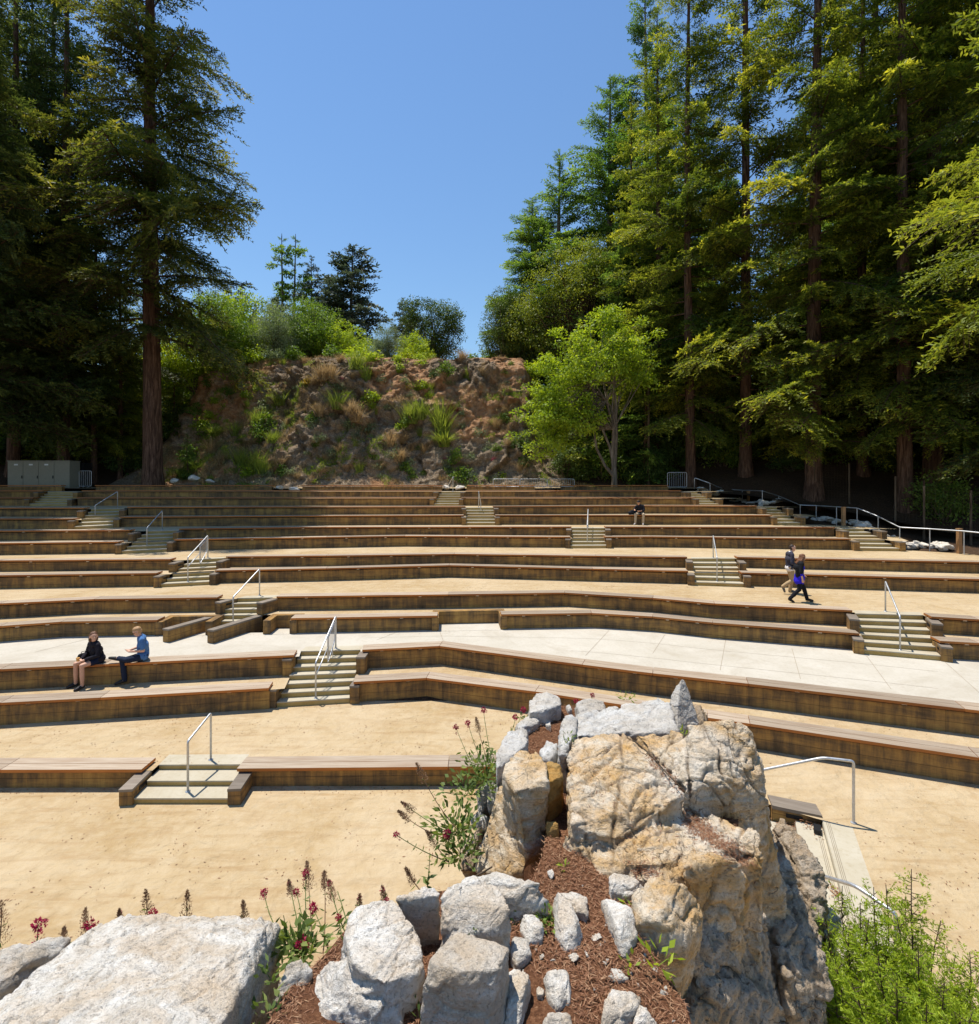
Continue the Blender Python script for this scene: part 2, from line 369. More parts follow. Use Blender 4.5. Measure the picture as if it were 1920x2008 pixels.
mk_leaf('litter', (.14, .055, .025), (.27, .12, .06), (.42, .24, .13), (1.1, 1., .9), .1)
M['black'] = plain('black_plastic', (.012, .012, .013), .5)
M['white_metal'] = plain('bracket_metal', (.62, .58, .5), .5, .2)
M['cabinet'] = plain('cabinet_paint', (.25, .235, .175), .55, .1, .4, .06, 6)
M['label_white'] = plain('label_white', (.7, .7, .68), .6)
M['grip'] = plain('grip', (.2, .165, .12), .9)

mk_leaf('olive_needles', (.034, .054, .014), (.10, .122, .026), (.29, .27, .05), (1.6, 1.5, .7), .45)
# ------------------------------------------------------------------ amphitheatre rows: seat-front lines in plan
G = .09                                             # paving lies this far below the seat tops
ZR = dict(A=.42, B1=.91, B2=1.40, C1=1.82, C2=2.24, D1=2.68, D2=3.05, E1=3.50, E2=3.89, F1=4.34, F2=4.75, G1=5.18, G2=5.58, H=5.89)
RAW = dict(
 A=[r4(0,790), r4(815,788), r5(700,772), (1010,1502.5), (1515,1576)],
 B1=[r4(0,405), r4(575,375), r4(1545,320), r5(155,285), r5(575,262), r5(1200,340), r6(315,490), r6(560,525), r6(1876,720)],
 B2=[r4(0,212), r4(600,183), r4(1690,130), r5(205,100), r5(650,78), r5(1470,185), r6(0,235), r6(550,295), r6(1795,440)],
 C1=[r1(0,960), r1(350,935), r1(905,925), r1(1670,915), r2(640,900), r2(1005,893), r2(1525,885), r2(1876,905), r3(345,940), r3(1190,1003), r3(1650,1045), r3(1876,1058)],
 C2=[r1(0,830), r1(540,805), r1(1250,795), r1(1590,790), r2(700,778), r2(1370,768), r3(0,798), r3(355,830), r3(1150,870), r3(1600,905), r3(1876,922)],
 D1=[r1(0,668), r1(900,655), r1(1235,640), r2(0,628), r2(705,610), r2(1530,630), r3(205,643), r3(510,652), r3(1876,690)],
 D2=[r1(0,583), r1(980,575), r1(1300,560), r2(0,555), r2(735,545), r2(1550,556), r3(200,563), r3(485,563), r3(1876,592)],
 E1=[r1(0,483), r1(680,475), r1(1000,462), r2(0,448), r2(450,441), r2(1405,447), r3(0,445), r3(1140,458)],
 E2=[r1(0,412), r1(745,408), r1(1030,400), r2(0,390), r2(1410,388), r3(1050,392)],
 F1=[r1(0,342), r1(420,342), r1(690,332), r2(0,325), r2(790,322), r3(690,322)],
 F2=[r1(0,280), r1(480,280), r1(730,275), r2(0,273), r2(960,271), r3(0,266), r3(600,268)])
ROW = {}
for k, px in RAW.items():
    ROW[k] = [tuple(P(u, v, ZR[k])[:2]) for u, v in px]
for k, y in (('G1', 33.0), ('G2', 34.4), ('H', 35.9)):
    ROW[k] = [((u-UC)/F*yy, yy) for u, yy in ((0, y-.15), (420, y-.05), (880, y), (1380, y+.05))]
EXT = dict(A=(8, 0), B1=(7, 13), B2=(7, 12), C1=(7, 11), C2=(7, 11), D1=(7, 10), D2=(7, 9), E1=(7, 2.6), E2=(7, 3.2), F1=(7, 2.6), F2=(7, 2.8), G1=(7, 2.4), G2=(7, 2.), H=(7, 1.))
for k, (a, b) in EXT.items():
    p = [Vector(q) for q in ROW[k]]
    d0 = (p[0]-p[1]).normalized(); d1 = (p[-1]-p[-2]).normalized()
    ROW[k] = [tuple(p[0]+d0*a)]+ROW[k]+([tuple(p[-1]+d1*b)] if b else [])
def at_u(line, u):                                  # point of a plan line on the bearing of photo column u, and its segment
    k = (u-UC)/F
    for i in range(len(line)-1):
        (x0, y0), (x1, y1) = line[i], line[i+1]
        a, b = x0-k*y0, x1-k*y1
        if a <= 0 <= b: 
            t = -a/(b-a); return (x0+(x1-x0)*t, y0+(y1-y0)*t), i
    return None, None
def sub(line, u0, u1):
    a, i = at_u(line, u0) if u0 is not None else (line[0], 0)
    b, j = at_u(line, u1) if u1 is not None else (line[-1], len(line)-2)
    pts = [a]+line[i+1:j+1]+[b]
    out = [pts[0]]
    for q in pts[1:]:
        if (Vector(q)-Vector(out[-1])).length > .05: out.append(q)
    return out
def length(l): return sum((Vector(l[i+1])-Vector(l[i])).length for i in range(len(l)-1))
def notch(line, u0, u1, d):
    a, i = at_u(line, u0); b, j = at_u(line, u1)
    mid = [a]+line[i+1:j+1]+[b]; o = offset(mid, d)
    return line[:i+1]+[a]+o+[b]+line[j+1:]
C1N = notch(notch(notch(ROW['C1'], 983-124, 983, .85), 528, 569, .7), 316, 404, .7)

# ------------------------------------------------------------------ stair outlines (the paving is cut back round them)
gz = lambda k: ZR[k]-G
STDEF = []
def sdef(key, zl, zh, n, bl, br, tl, tr, rows, txt, wing=0.):
    STDEF.append((key, zl, zh, n, *[Vector(P(*q, z)[:2]) for q, z in ((bl, zl), (br, zl), (tl, zh), (tr, zh))], rows, txt, wing))
def rdef(key, bl, br, tl, tr, lo, hi, txt):
    def pt(row, u, d):
        p, i = at_u(ROW[row], u); t = (Vector(ROW[row][i+1])-Vector(ROW[row][i])).normalized(); return Vector(p)+Vector((-t.y, t.x))*d
    below = {'D1': 'C2', 'E1': 'D2', 'F1': 'E2', 'G1': 'F2'}[lo]
    STDEF.append((key, gz(below), gz(hi), 6, pt(lo, bl, -.22), pt(lo, br, -.22), pt(hi, tl, .16), pt(hi, tr, .16), [lo, hi], txt, 0.))
sdef('A', 0, gz('A'), 3, r4(772,985), r4(1314,985), r4(915,760), r4(1392,758), ['A'], 'three-step concrete stair through the front bench')
sdef('B', gz('A'), gz('B2'), 7, r4(1592,432), r5(136,406), r4(1730,108), r5(196,100), ['B1', 'B2'], 'seven-step concrete stair with barred handrail, up to the walkway')
sdef('CL', gz('B2'), gz('C2'), 6, r1(1182,992), r1(1390,992), r1(1365,800), r1(1570,796), ['C1', 'C2'], 'concrete stair between two long wing walls', wing=1.3)
sdef('CR', gz('B2'), gz('C2'), 6, r3(1215,1122), r3(1655,1160), r3(1165,888), r3(1555,898), ['C1', 'C2'], 'sunlit concrete stair up from the walkway at far right')
rdef('DL', 319.0, 413.8, 370.1, 436.7, 'D1', 'D2', 'concrete stair with barred handrail, left side of third terrace')
rdef('DR', 1360.2, 1455.4, 1358.8, 1445.1, 'D1', 'D2', 'concrete stair left of the walking couple')
rdef('EL', 240.5, 329.2, 284.9, 350.0, 'E1', 'E2', 'half shaded concrete stair, third from the left edge at top')
rdef('ER', 1118.3, 1186.5, 1122.4, 1186.9, 'E1', 'E2', 'concrete stair in the eighth and ninth rows, right of centre')
rdef('FL', 145.0, 221.7, 177.4, 242.9, 'F1', 'F2', 'shaded concrete stair below the left redwood, second from the cabinet')
rdef('FR', 914.6, 970.9, 913.9, 967.5, 'F1', 'F2', 'narrow looking concrete stair through tenth and eleventh rows')
rdef('GL', 63.5, 137.8, 89.4, 150.1, 'G1', 'G2', 'shaded concrete stair beside the metal cabinet')
rdef('GR', 851.5, 900.6, 863.5, 905.4, 'G1', 'G2', 'highest concrete stair below the cliff, leading to white rocks')
rdef('ES', 1679.8, 1757.6, 1648.4, 1698.9, 'E1', 'E2', 'lowest concrete stair beside the long guardrail')
rdef('FS', 1519.5, 1564.9, 1485.4, 1526.3, 'F1', 'F2', 'middle concrete stair beside the long guardrail')
rdef('GS', 1367.3, 1406.9, 1340.7, 1369.4, 'G1', 'G2', 'topmost concrete stair beside the long guardrail')
NOTCH = {}
for key, zl, zh, n, Lb, Rb, Lt, Rt, rows, txt, wing in STDEF:
    for j, row in enumerate(rows):
        t = 1. if j == len(rows)-1 else (.5 if n == 7 else .4)
        NOTCH.setdefault(row, []).append((Lb+(Lt-Lb)*t, Rb+(Rt-Rb)*t))
def proj(line, p):
    best = None
    for i in range(len(line)-1):
        a, b = Vector(line[i]), Vector(line[i+1]); d = b-a; t = max(0, min(1, (p-a).dot(d)/d.length_squared)); q = a+d*t
        if best is None or (q-p).length < best[0]: n = Vector((-d.y, d.x)).normalized(); best = ((q-p).length, i, t, q, (p-q).dot(n))
    return best
def front_of(row, base=None):
    line = offset(base or ROW[row], .12)
    for L_, R__ in sorted(NOTCH.get(row, []), key=lambda q: -q[0].x):
        a, b = proj(line, L_), proj(line, R__)
        if a[4] < .02 and b[4] < .02: continue
        line = line[:a[1]+1]+[tuple(a[3]), tuple(L_), tuple(R__), tuple(b[3])]+line[b[1]+1:]
    return line

# ------------------------------------------------------------------ ground sheets
def flat(name, pts, z, mat, zlow=None):
    m = MB(); m.poly([(p[0], p[1], z) for p in pts]); o = m.build(name, M[mat]); return tag(o, kind='structure')
flat('ground', [(-60, -12), (60, -12), (60, 10.0), (16, 10.6), (3, 11.05), (-60, 11.05)], 0., 'sand')
STEP_LINE = [(5.86, 9.42), (4.87, 7.21), (3.55, 4.2)]
l1 = front_of('A')+STEP_LINE+[(3.2, 3.4), (30, 3.4)]+offset(ROW['B1'], .2)[::-1]
flat('terrace', l1, ZR['A']-G, 'sand')
def between(lo, hi, mat='sand', front=None):
    pts = front_of(lo, front)+offset(ROW[hi], .2)[::-1]
    return flat('walkway' if mat != 'sand' else 'terrace', pts, ZR[lo]-G, mat)
between('B1', 'B2'); between('B2', 'C1', 'walkway_concrete', None)
# the walkway runs back into the recesses of the fourth row
m = MB(); zc = ZR['B2']-G
for a, b, d in ((983-124, 983, .85), (528, 569, .7), (316, 404, .7)):
    q = sub(ROW['C1'], a, b); m.poly([(p[0], p[1], zc+.004) for p in offset(q, -.05)+offset(q, d+.05)[::-1]])
tag(m.build('walkway_bay', M['walkway_concrete']), kind='structure')
between('C1', 'C2', front=C1N)
for a, b in (('C2', 'D1'), ('D1', 'D2'), ('D2', 'E1'), ('E1', 'E2'), ('E2', 'F1'), ('F1', 'F2'), ('F2', 'G1'), ('G1', 'G2'), ('G2', 'H')): between(a, b)
top = front_of('H'); flat('terrace', top+[(14.9, 36.4), (15.2, 39.5), (3, 41), (-24, 41), (-46, 41)], ZR['H']-G-.12, 'sand')
# joints scored into the walkway: narrow dark sealant strips a few mm proud of it
m = MB(); zj = ZR['B2']-G+.004
a = ROW['B2']; b = ROW['C1']
for u0, v0, u1, v1 in [(*r2(650,985), *r2(672,1045)), (*r2(1625,985), *r2(1490,1130)), (*r3(70,1010), *r3(0,1118)), (*r6(420,40), *r6(388,218)), (*r6(800,90), *r6(850,268)), (*r6(1230,135), *r6(1370,325)), (*r6(1680,170), *r6(1876,345)), (*r1(1310,985), *r1(1200,1060)), (*r1(600,1010), *r1(200,1110)), (*r2(420,990), *r2(290,1040))]:
    p, q = P(u0, v0, zj), P(u1, v1, zj); d = (q-p).normalized(); s = Vector((-d.y, d.x, 0))*.007
    m.face([p-s, q-s, q+s, p+s])
for f in (.36, .70):                                   # long joints following the rows
    prev = None
    for u in range(700, 1900, 60):
        pa, _ = at_u(a, u); pb, _ = at_u(b, u)
        if pa is None or pb is None: continue
        p = Vector((pa[0]+(pb[0]-pa[0])*f, pa[1]+(pb[1]-pa[1])*f, zj))
        if prev is not None and f == .70 or (prev is not None and u > 1150):
            d = (p-prev).normalized(); s = Vector((-d.y, d.x, 0))*.005; m.face([prev-s, p-s, p+s, prev+s])
        prev = p
tag(m.build('walkway_joint', plain('joint_sealant', (.33, .27, .2), .9)), kind='structure')

# ------------------------------------------------------------------ benches
ORD = dict(A='front', B1='second', B2='third', C1='fourth', C2='fifth', D1='sixth', D2='seventh', E1='eighth', E2='ninth', F1='tenth', F2='eleventh', G1='twelfth', G2='thirteenth', H='topmost')
LOWER = dict(A=0., B1=.33, B2=.82, C1=1.31, C2=1.73, D1=2.15, D2=2.59, E1=2.96, E2=3.41, F1=3.80, F2=4.25, G1=4.66, G2=5.09, H=5.47)
BR = MB(); BR.box((0, 0, 0), (.10, .05, .032)); BRM = BR.mesh('bracket', M['white_metal'])
def seat_section(y0, y1, z0, z1, c=.008): return [(y0, z0), (y1, z0), (y1, z1-c), (y1-c, z1), (y0+c, z1), (y0, z1-c)]
def bench(row, u0, u1, where):
    line = sub(ROW[row], u0, u1); z = ZR[row]; zl = LOWER[row]
    mid = line[len(line)//2] if len(line) > 2 else tuple((Vector(line[0])+Vector(line[1]))/2)
    root = empty('bench', (mid[0], mid[1], zl), f'{ORD[row]} row timber-topped bench, {where}', 'bench', 'timber benches of the seating rows')
    loc = (-mid[0], -mid[1], -zl)
    w = MB(); ln = offset(line, .0)
    w.sweep(line, [(.09, zl-.15), (.36, zl-.15), (.36, z-.105), (.10, z-.105), (.09, z-.115)])
    w.build('retaining_wall', M['wall'], root, loc=loc)
    # seats: split at the bends and about every 5.5 m
    runs = []; cur = [line[0]]
    for i in range(1, len(line)):
        a, b = Vector(line[i-1]), Vector(line[i]); L = (b-a).length
        n = max(1, round(L/5.6))
        for k in range(n):
            q0 = a+(b-a)*(k/n); q1 = a+(b-a)*((k+1)/n)
            runs.append((q0, q1, i == 1 and k == 0, i == len(line)-1 and k == n-1))
    offs = mitre(line)
    for q0, q1, first, last in runs:
        d = (q1-q0).normalized(); n = Vector((-d.y, d.x)); g = .006
        def nrm(q):
            for p, o in zip(line, offs):
                if (Vector(p)-q).length < 1e-4: return Vector(o)
            return n
        n0, n1 = nrm(q0), nrm(q1)
        s = MB(); D0, D1, W = 0., .47, .47
        def slab(a, b, z0, z1, m=0):
            A, B = q0+n0*a+d*g, q1+n1*a-d*g; A2, B2 = q0+n0*b+d*g, q1+n1*b-d*g; L = (q1-q0).length
            c = [(A.x, A.y, z0), (B.x, B.y, z0), (B2.x, B2.y, z0), (A2.x, A2.y, z0), (A.x, A.y, z1), (B.x, B.y, z1), (B2.x, B2.y, z1), (A2.x, A2.y, z1)]
            s.face([c[4], c[5], c[6], c[7]], [(0, a), (L, a), (L, b), (0, b)], m)
            s.face([c[0], c[3], c[2], c[1]], [(0, a), (0, b), (L, b), (L, a)], 1)
            s.face([c[0], c[1], c[5], c[4]], [(0, z0), (L, z0), (L, z1), (0, z1)], 1)
            s.face([c[2], c[3], c[7], c[6]], [(L, z0), (0, z0), (0, z1), (L, z1)], 1)
            s.face([c[1], c[2], c[6], c[5]], [(0, z0), (.2, z0), (.2, z1), (0, z1)], 1)
            s.face([c[3], c[0], c[4], c[7]], [(0, z0), (.2, z0), (.2, z1), (0, z1)], 1)
        slab(0, .228, z-.062, z); slab(.24, .47, z-.062, z-.001)
        o = s.build('seat', [M['seat_top'], M['seat_edge']], root, loc=loc)
        bv = o.modifiers.new('edge', 'BEVEL'); bv.width = .006; bv.segments = 1
        L = (q1-q0).length
        if row in 'A B1 B2 C1 C2 D1 D2 E1 E2'.split():
            nb = max(2, int(L/1.75))
            for k in range(nb):
                c = q0+d*(L*(k+.5)/nb)+n*.115
                b_ = link('bracket', BRM, root, (c.x-mid[0], c.y-mid[1], z-.084-zl)); b_.rotation_euler.z = math.atan2(d.y, d.x)
    return root
RUNS = [
 ('A', None, 278, 'left of the lone three-step stair'), ('A', 464, 1500, 'between the three-step stair and the big rock'),
 ('B1', None, 527, 'left of the seven-step stair, in front of the seated couple'), ('B1', 693, None, 'right of the seven-step stair, passing behind the big rock'),
 ('B2', None, 577, 'with the couple sitting on it'), ('B2', 710, None, 'along the lower edge of the pale walkway'),
 ('C1', None, 309, 'behind the seated couple'), ('C1', 570, 858, 'short length between wing wall and wheelchair bay'), ('C1', 983, 1686, 'long bent length along the walkway right of its bay'), ('C1', 1843, None, 'at the right edge beyond the six-step stair'),
 ('C2', None, 426, 'left of the stair with wing walls'), ('C2', 542, 1672, 'below the walking couple'), ('C2', 1826, None, 'at the right edge above the walkway'),
 ('D1', None, 307, 'left of the stair with barred handrail'), ('D1', 421, 1350, 'between the two stairs of its terrace'), ('D1', 1454, None, 'behind the walking couple'),
 ('D2', None, 334, 'left of the stair with barred handrail'), ('D2', 443, 1348, 'between the two stairs of its terrace'), ('D2', 1446, None, 'directly above the walking couple'),
 ('E1', None, 232, 'left of its left stair, partly in tree shade'), ('E1', 341, 1119, 'between its two stairs'), ('E1', 1187.6, 1669, 'right length ending at the guardrail steps'),
 ('E2', None, 254, 'left of its left stair, partly in tree shade'), ('E2', 351, 1121, 'between its two stairs'), ('E2', 1187.6, 1638, 'right length ending at the guardrail steps'),
 ('F1', None, 143, 'shaded length left of its left stair'), ('F1', 235, 909.5, 'long length between its two stairs'), ('F1', 971, 1515, 'where the man with the bag sits'),
 ('F2', None, 164, 'shaded length left of its left stair'), ('F2', 249, 913, 'long length between its two stairs'), ('F2', 967.5, 1485, 'just behind the man with the bag'),
 ('G1', None, 65, 'shaded length left of its left stair'), ('G1', 150, 855, 'long length between its two stairs'), ('G1', 904, 1365, 'right length ending at the guardrail steps'),
 ('G2', None, 83, 'shaded length below the metal cabinet'), ('G2', 160, 865, 'long length between its two stairs'), ('G2', 913, 1336, 'right length ending at the guardrail steps'),
 ('H', -120, 119, 'in front of the metal cabinet'), ('H', 186, 532, 'dark length at the foot of the big left redwood'), ('H', 592, 867, 'below the middle of the rock cliff'), ('H', 915, 1049, 'between top stair and steel barriers'), ('H', 1100, 1311, 'at the foot of the bright maple')]
for r in RUNS: bench(*r)

# low recess walls of the fourth row
for a, b, d, txt in ((983-124, 983, .85, 'low dark concrete wall closing the wheelchair bay'), (528, 569, .7, 'low dark concrete wall right of the stair wing walls'), (316, 404, .7, 'low dark concrete wall left of the stair wing walls')):
    q = offset(sub(ROW['C1'], a, b), d); w = MB()
    e0, e1 = at_u(ROW['C1'], a)[0], at_u(ROW['C1'], b)[0]
    w.sweep([e0]+q+[e1], [(-.02, 1.2), (.2, 1.2), (.2, 1.745), (-.02, 1.745)]); o = w.build('low_wall', M['wall']); tag(o, txt, 'wall')

# ------------------------------------------------------------------ stairs
def up3(p, z): return Vector((p[0], p[1], z))
STAIRS = {}
def stair(key, zl, zh, n, Lb, Rb, Lt, Rt, rows, txt, wing=0., cheeks=True):
    c = (Lb+Rb+Lt+Rt)/4
    root = empty('stair', (c.x, c.y, zl), txt, 'stair', 'stairs through the seating rows'); loc = (-c.x, -c.y, -zl)
    rise = (zh-zl)/n; d = ((Lt+Rt)-(Lb+Rb)).normalized()
    E = lambda t: (Lb+(Lt-Lb)*t, Rb+(Rt-Rb)*t)
    run = ((Lt+Rt)-(Lb+Rb)).length/2/(n-1)
    for k in range(1, n+1):
        a0, b0 = E((k-1)/(n-1)); z1 = zl+rise*k+.004; nz = .012
        a1, b1 = a0+d*(run+.03 if k < n else .4), b0+d*(run+.03 if k < n else .4)
        s = MB(); zt = z1; zb = z1-rise-.03
        A0, B0 = a0-d*nz, b0-d*nz
        s.hexa([up3(a0, zb), up3(b0, zb), up3(b1, zb), up3(a1, zb), up3(a0, zt-.006), up3(b0, zt-.006), up3(b1, zt-.006), up3(a1, zt-.006)], 1)
        s.hexa([up3(A0, zt-.03), up3(B0, zt-.03), up3(b1, zt-.03), up3(a1, zt-.03), up3(A0, zt), up3(B0, zt), up3(b1, zt), up3(a1, zt)], 0)
        s.build('step', [M['tread_concrete'], M['riser_bounce_concrete']], root, loc=loc)
    sd = Vector((d.y, -d.x))
    if cheeks:
        for j, row in enumerate(rows):
            t = 0 if j == 0 else (.5 if n == 7 else .4)+.1
            a0, b0 = E(t); zb = zl-.1 if j == 0 else LOWER[row]-.05; zt = ZR[row]-.10
            f = wing if (wing and j == 0) else .06
            for p, s_ in ((a0, -1), (b0, 1)):
                w = MB(); q = p-d*f; e = p+d*.62; o1, o2 = sd*s_*.004, sd*s_*.25
                cs = [q+o1, q+o2, e+o2, e+o1] if s_ > 0 else [q+o2, q+o1, e+o1, e+o2]
                w.hexa([up3(x, zb) for x in cs]+[up3(x, zt-.05) for x in cs], 1)
                o3 = sd*s_*.258
                cs = [q-d*.008+o1*0, q-d*.008+o3, e+o3, e] if s_ > 0 else [q-d*.008+o3, q-d*.008, e, e+o3]
                w.hexa([up3(x, zt-.05) for x in cs]+[up3(x, zt) for x in cs], 0)
                o = w.build('cheek_wall', [M['grey_timber'], M['wall']], root, loc=loc); bv = o.modifiers.new('edge', 'BEVEL'); bv.width = .008
                # recessed step light with metal trim on the stair side
                if zl < 2.9:
                    g = MB(); cc = p+d*.30; ang = math.atan2(d.y, d.x)
                    g.box((cc.x-sd.x*s_*.003+loc[0], cc.y-sd.y*s_*.003+loc[1], zt-.12+loc[2]), (.26, .014, .06), ang); g.build('step_light', M['black'], root)
    STAIRS[key] = (root, E, d, rise, zl, zh, n)
for d_ in STDEF: stair(*d_)

# ------------------------------------------------------------------ handrails
def rounded(pts, r=.07, k=5):
    pts = [Vector(p) for p in pts]; out = [pts[0]]
    for i in range(1, len(pts)-1):
        a = (pts[i-1]-pts[i]); b = (pts[i+1]-pts[i]); ra = min(r, a.length*.45, b.length*.45)
        A, B = pts[i]+a.normalized()*ra, pts[i]+b.normalized()*ra
        for j in range(k+1):
            t = j/k; out.append(A*(1-t)**2+pts[i]*2*t*(1-t)+B*t*t)
    return out+[pts[-1]]
RR = .023
def plates(m, p): m.tube([p+Vector((0, 0, -.01)), p+Vector((0, 0, .012))], .05, 10)
def handrail(txt, lo_px, z_lo, up_px, z_up, h=.95, panel=False, seg=None):
    a, b = P(*lo_px, z_lo), P(*up_px, z_up)
    root = empty('handrail', a, txt, 'handrail', 'steel handrails of the stairs'); loc = -a
    A, B = a+Vector((0, 0, h)), b+Vector((0, 0, h))
    m = MB(); m.tube(rounded([a, A, B, b], .05), RR, 8); plates(m, a); plates(m, b); m.build('rail', M['steel'], root, smooth=True, weld=True, loc=loc)
    if panel:
        d = (B-A)
        lo = MB(); q0 = a+Vector((0, 0, h*.62)); q1 = q0+d*.62; lo.tube([q0, q1], .016, 8); lo.build('lower_rail', M['steel'], root, smooth=True, weld=True, loc=loc)
        e = A+d*.58; f = A+d*.97
        dn = Vector((0, 0, -1))
        loop = rounded([e+dn*.10, f+dn*.10, f+dn*.62, e+dn*.82, e+dn*.10, e+d*.02+dn*.10], .10, 6)
        g = MB(); g.tube(loop, .017, 8); g.build('panel_frame', M['steel'], root, smooth=True, weld=True, loc=loc)
        for k in range(6):
            t = (k+.7)/6.4; top = e+(f-e)*t+dn*.11; bot = e+(f-e)*t+dn*(.82-.2*t-.03)
            s = MB(); s.tube([top, bot], .009, 6); s.build('bar', M['steel'], root, smooth=True, loc=loc)
        s = MB(); pm = e+(f-e)*.62; s.tube([pm+dn*.70, Vector((pm.x, pm.y, z_up-.12))], .017, 8); s.build('middle_post', M['steel'], root, smooth=True, loc=loc)
st = lambda k: (STAIRS[k][4]+STAIRS[k][3]+.004, STAIRS[k][5]+.004)
for key, lo, up, txt, pan in (
  ('A', r4(1080,915), r4(1212,733), 'steel handrail on the lone three-step stair', False),
  ('B', r4(1815,378), r5(54,92), 'steel handrail with barred panel on the seven-step stair', True),
  ('CL', r1(1340,960), r1(1492,785), 'steel handrail on the stair between wing walls', False),
  ('CR', r3(1422,1098), r3(1338,876), 'steel handrail on the stair at far right above the walkway', False),
  ('DL', r1(1080,705), r1(1195,568), 'steel handrail with barred panel on third terrace stair', True),
  ('DR', r3(370,704), r3(348,568), 'steel handrail left of the walking couple', False),
  ('EL', r1(845,514), r1(933,408), 'steel handrail on the half shaded stair', False),
  ('ER', r2(1500,490), r2(1505,393), 'steel handrail seen end-on, right of centre', False),
  ('FL', r1(547,369), r1(676,284), 'steel handrail on the shaded stair below the left redwood', False),
  ('FR', r2(888,350), r2(876,281), 'steel handrail on the stair left of the man with the bag', False),
  ('GL', r1(304,244), r1(428,176), 'steel handrail in front of the metal cabinet', False),
  ('GR', r2(695,240), r2(728,187), 'steel handrail at the top stair below the cliff', False)):
    zl, zu = st(key); handrail(txt, lo, zl, up, zu, 1.0 if key == 'A' else .95, pan)
def railrun(name, txt, top, feet, group=None, r=RR):
    root = empty(name, feet[0], txt, 'handrail', group); loc = -Vector(feet[0])
    m = MB(); m.tube(rounded(top, .10), r, 8); m.build('rail', M['steel'], root, smooth=True, weld=True, loc=loc)
    return root, loc
# wrap-around handrails at the sunken steps right of the rock
zt = gz('A')
f1 = P(1674, 1614, zt); t1 = f1+Vector((0, 0, 1.08))
root, loc = railrun('handrail', 'steel handrail with one post on the sand, running down behind the big rock', [t1+Vector((0, 0, -.12)), t1, Vector((5.90, 9.47, t1.z)), Vector((5.0, 9.9, .95)), Vector((4.3, 10.2, .6))], [f1], 'steel handrails of the stairs', .024)
m = MB(); m.tube([f1, t1+Vector((0, 0, -.12))], .024, 8); plates(m, f1); m.build('post', M['steel'], root, smooth=True, loc=loc)
f2 = PY(1757, 1850, 6.05); f2.z = zt; t2 = Vector((f2.x, f2.y, 1.43))
root, loc = railrun('handrail', 'steel handrail half hidden by the bright green conifer shrub', [t2+Vector((0, 0, -.12)), t2, PY(1678, 1737, 6.4), PY(1610, 1717, 6.9), PY(1560, 1712, 7.4)], [f2], 'steel handrails of the stairs', .024)
m = MB(); m.tube([f2, t2+Vector((0, 0, -.12))], .024, 8); plates(m, f2); m.build('post', M['steel'], root, smooth=True, loc=loc)
# long guardrail on the right edge
GP = [((240,108),(240,175),5.46), ((330,140),(330,218),5.1), ((405,172),(405,250),gz('F2')), ((515,180),(515,255),gz('F2')), ((630,183),(630,270),gz('F2')), ((725,213),(725,305),4.2), ((848,265),(848,360),gz('E2')), ((940,268),(940,363),gz('E2')), ((1057,275),(1057,375),gz('E2')), ((1175,282),(1175,385),gz('E2')), ((1296,330),(1296,445),3.35), ((1420,393),(1420,512),gz('D2')), ((1593,402),(1593,528),gz('D2')), ((1790,415),(1790,550),gz('D2'))]
feet = []
for tp, ft, z in GP: feet.append(P(*r3(*ft), z))
feet[0] = PY(*r3(240, 175), 36.6); feet[1] = PY(*r3(330, 218), 35.9); feet[2] = P(*r3(405, 250), 4.66)
feet.append(feet[-1]+(feet[-1]-feet[-2])*1.1); feet.append(feet[-1]+(feet[-1]-feet[-2]))
tops = []
for (tp, ft, z), f in zip(GP, feet): tops.append(PY(*r3(*tp), f.y))
tops += [feet[-2]+Vector((0, 0, 1.0)), feet[-1]+Vector((0, 0, 1.0))]
root = empty('guardrail', feet[6], 'long stepped steel guardrail along the right edge of the seating', 'guardrail'); loc = -feet[6]
m = MB(); m.tube(rounded([feet[0], tops[0]]+tops[1:], .12), .028, 8); m.build('rail', M['steel'], root, smooth=True, weld=True, loc=loc)
for f, t in list(zip(feet, tops))[1:]:
    m = MB(); m.tube([f-Vector((0, 0, .1)), t], RR*.95, 8); m.build('post', M['steel'], root, smooth=True, loc=loc)
GUARD = feet

# sunken concrete steps right of the rock
root = empty('stair', (4.9, 7.2, 0), 'sunken concrete steps with leaf litter between big rock and sand', 'stair'); loc = Vector((-4.9, -7.2, 0))
dn = Vector((-.91, .42)); sl = [Vector(p) for p in STEP_LINE]
for k, (a, b, z) in enumerate(((-.0, -.44, zt+.005), (.0, .42, .215), (.40, .82, .11))):
    s = MB()
    for i in range(2):
        p0, p1 = sl[i], sl[i+1]
        c = [p0+dn*a, p1+dn*a, p1+dn*b, p0+dn*b]
        if k == 0: c = [c[3], c[2], c[1], c[0]]; c = c[::-1]
        zz = z-.2 if k else z-.02
        q = [Vector((x.x, x.y, zz)) for x in c]+[Vector((x.x, x.y, z)) for x in c]
        s.hexa(q)
    if k == 0:
        for i in range(2):
            p0, p1 = sl[i], sl[i+1]; s.hexa([up3(x, y) for y in (-.05, zt-.016) for x in (p0+dn*.006, p0-dn*.1, p1-dn*.1, p1+dn*.006)])
    s.build('step', M['tread_concrete'], root, loc=loc)
    for g in (.05, .075, .10):                           # grip grooves
        o_ = -g if k == 0 else b-.42+g+.0
        gm = MB()
        for i in range(2):
            p0, p1 = sl[i]+dn*(o_), sl[i+1]+dn*(o_); w = dn*.004
            gm.face([up3(x, z+.003) for x in (p0-w, p1-w, p1+w, p0+w)])
        gm.build('grip_strip', M['grip'], root, loc=loc)
cw = MB(); c0, c1 = P(1514, 1579, .37), P(1612, 1599, .37); bk = Vector((.09, .33, 0))
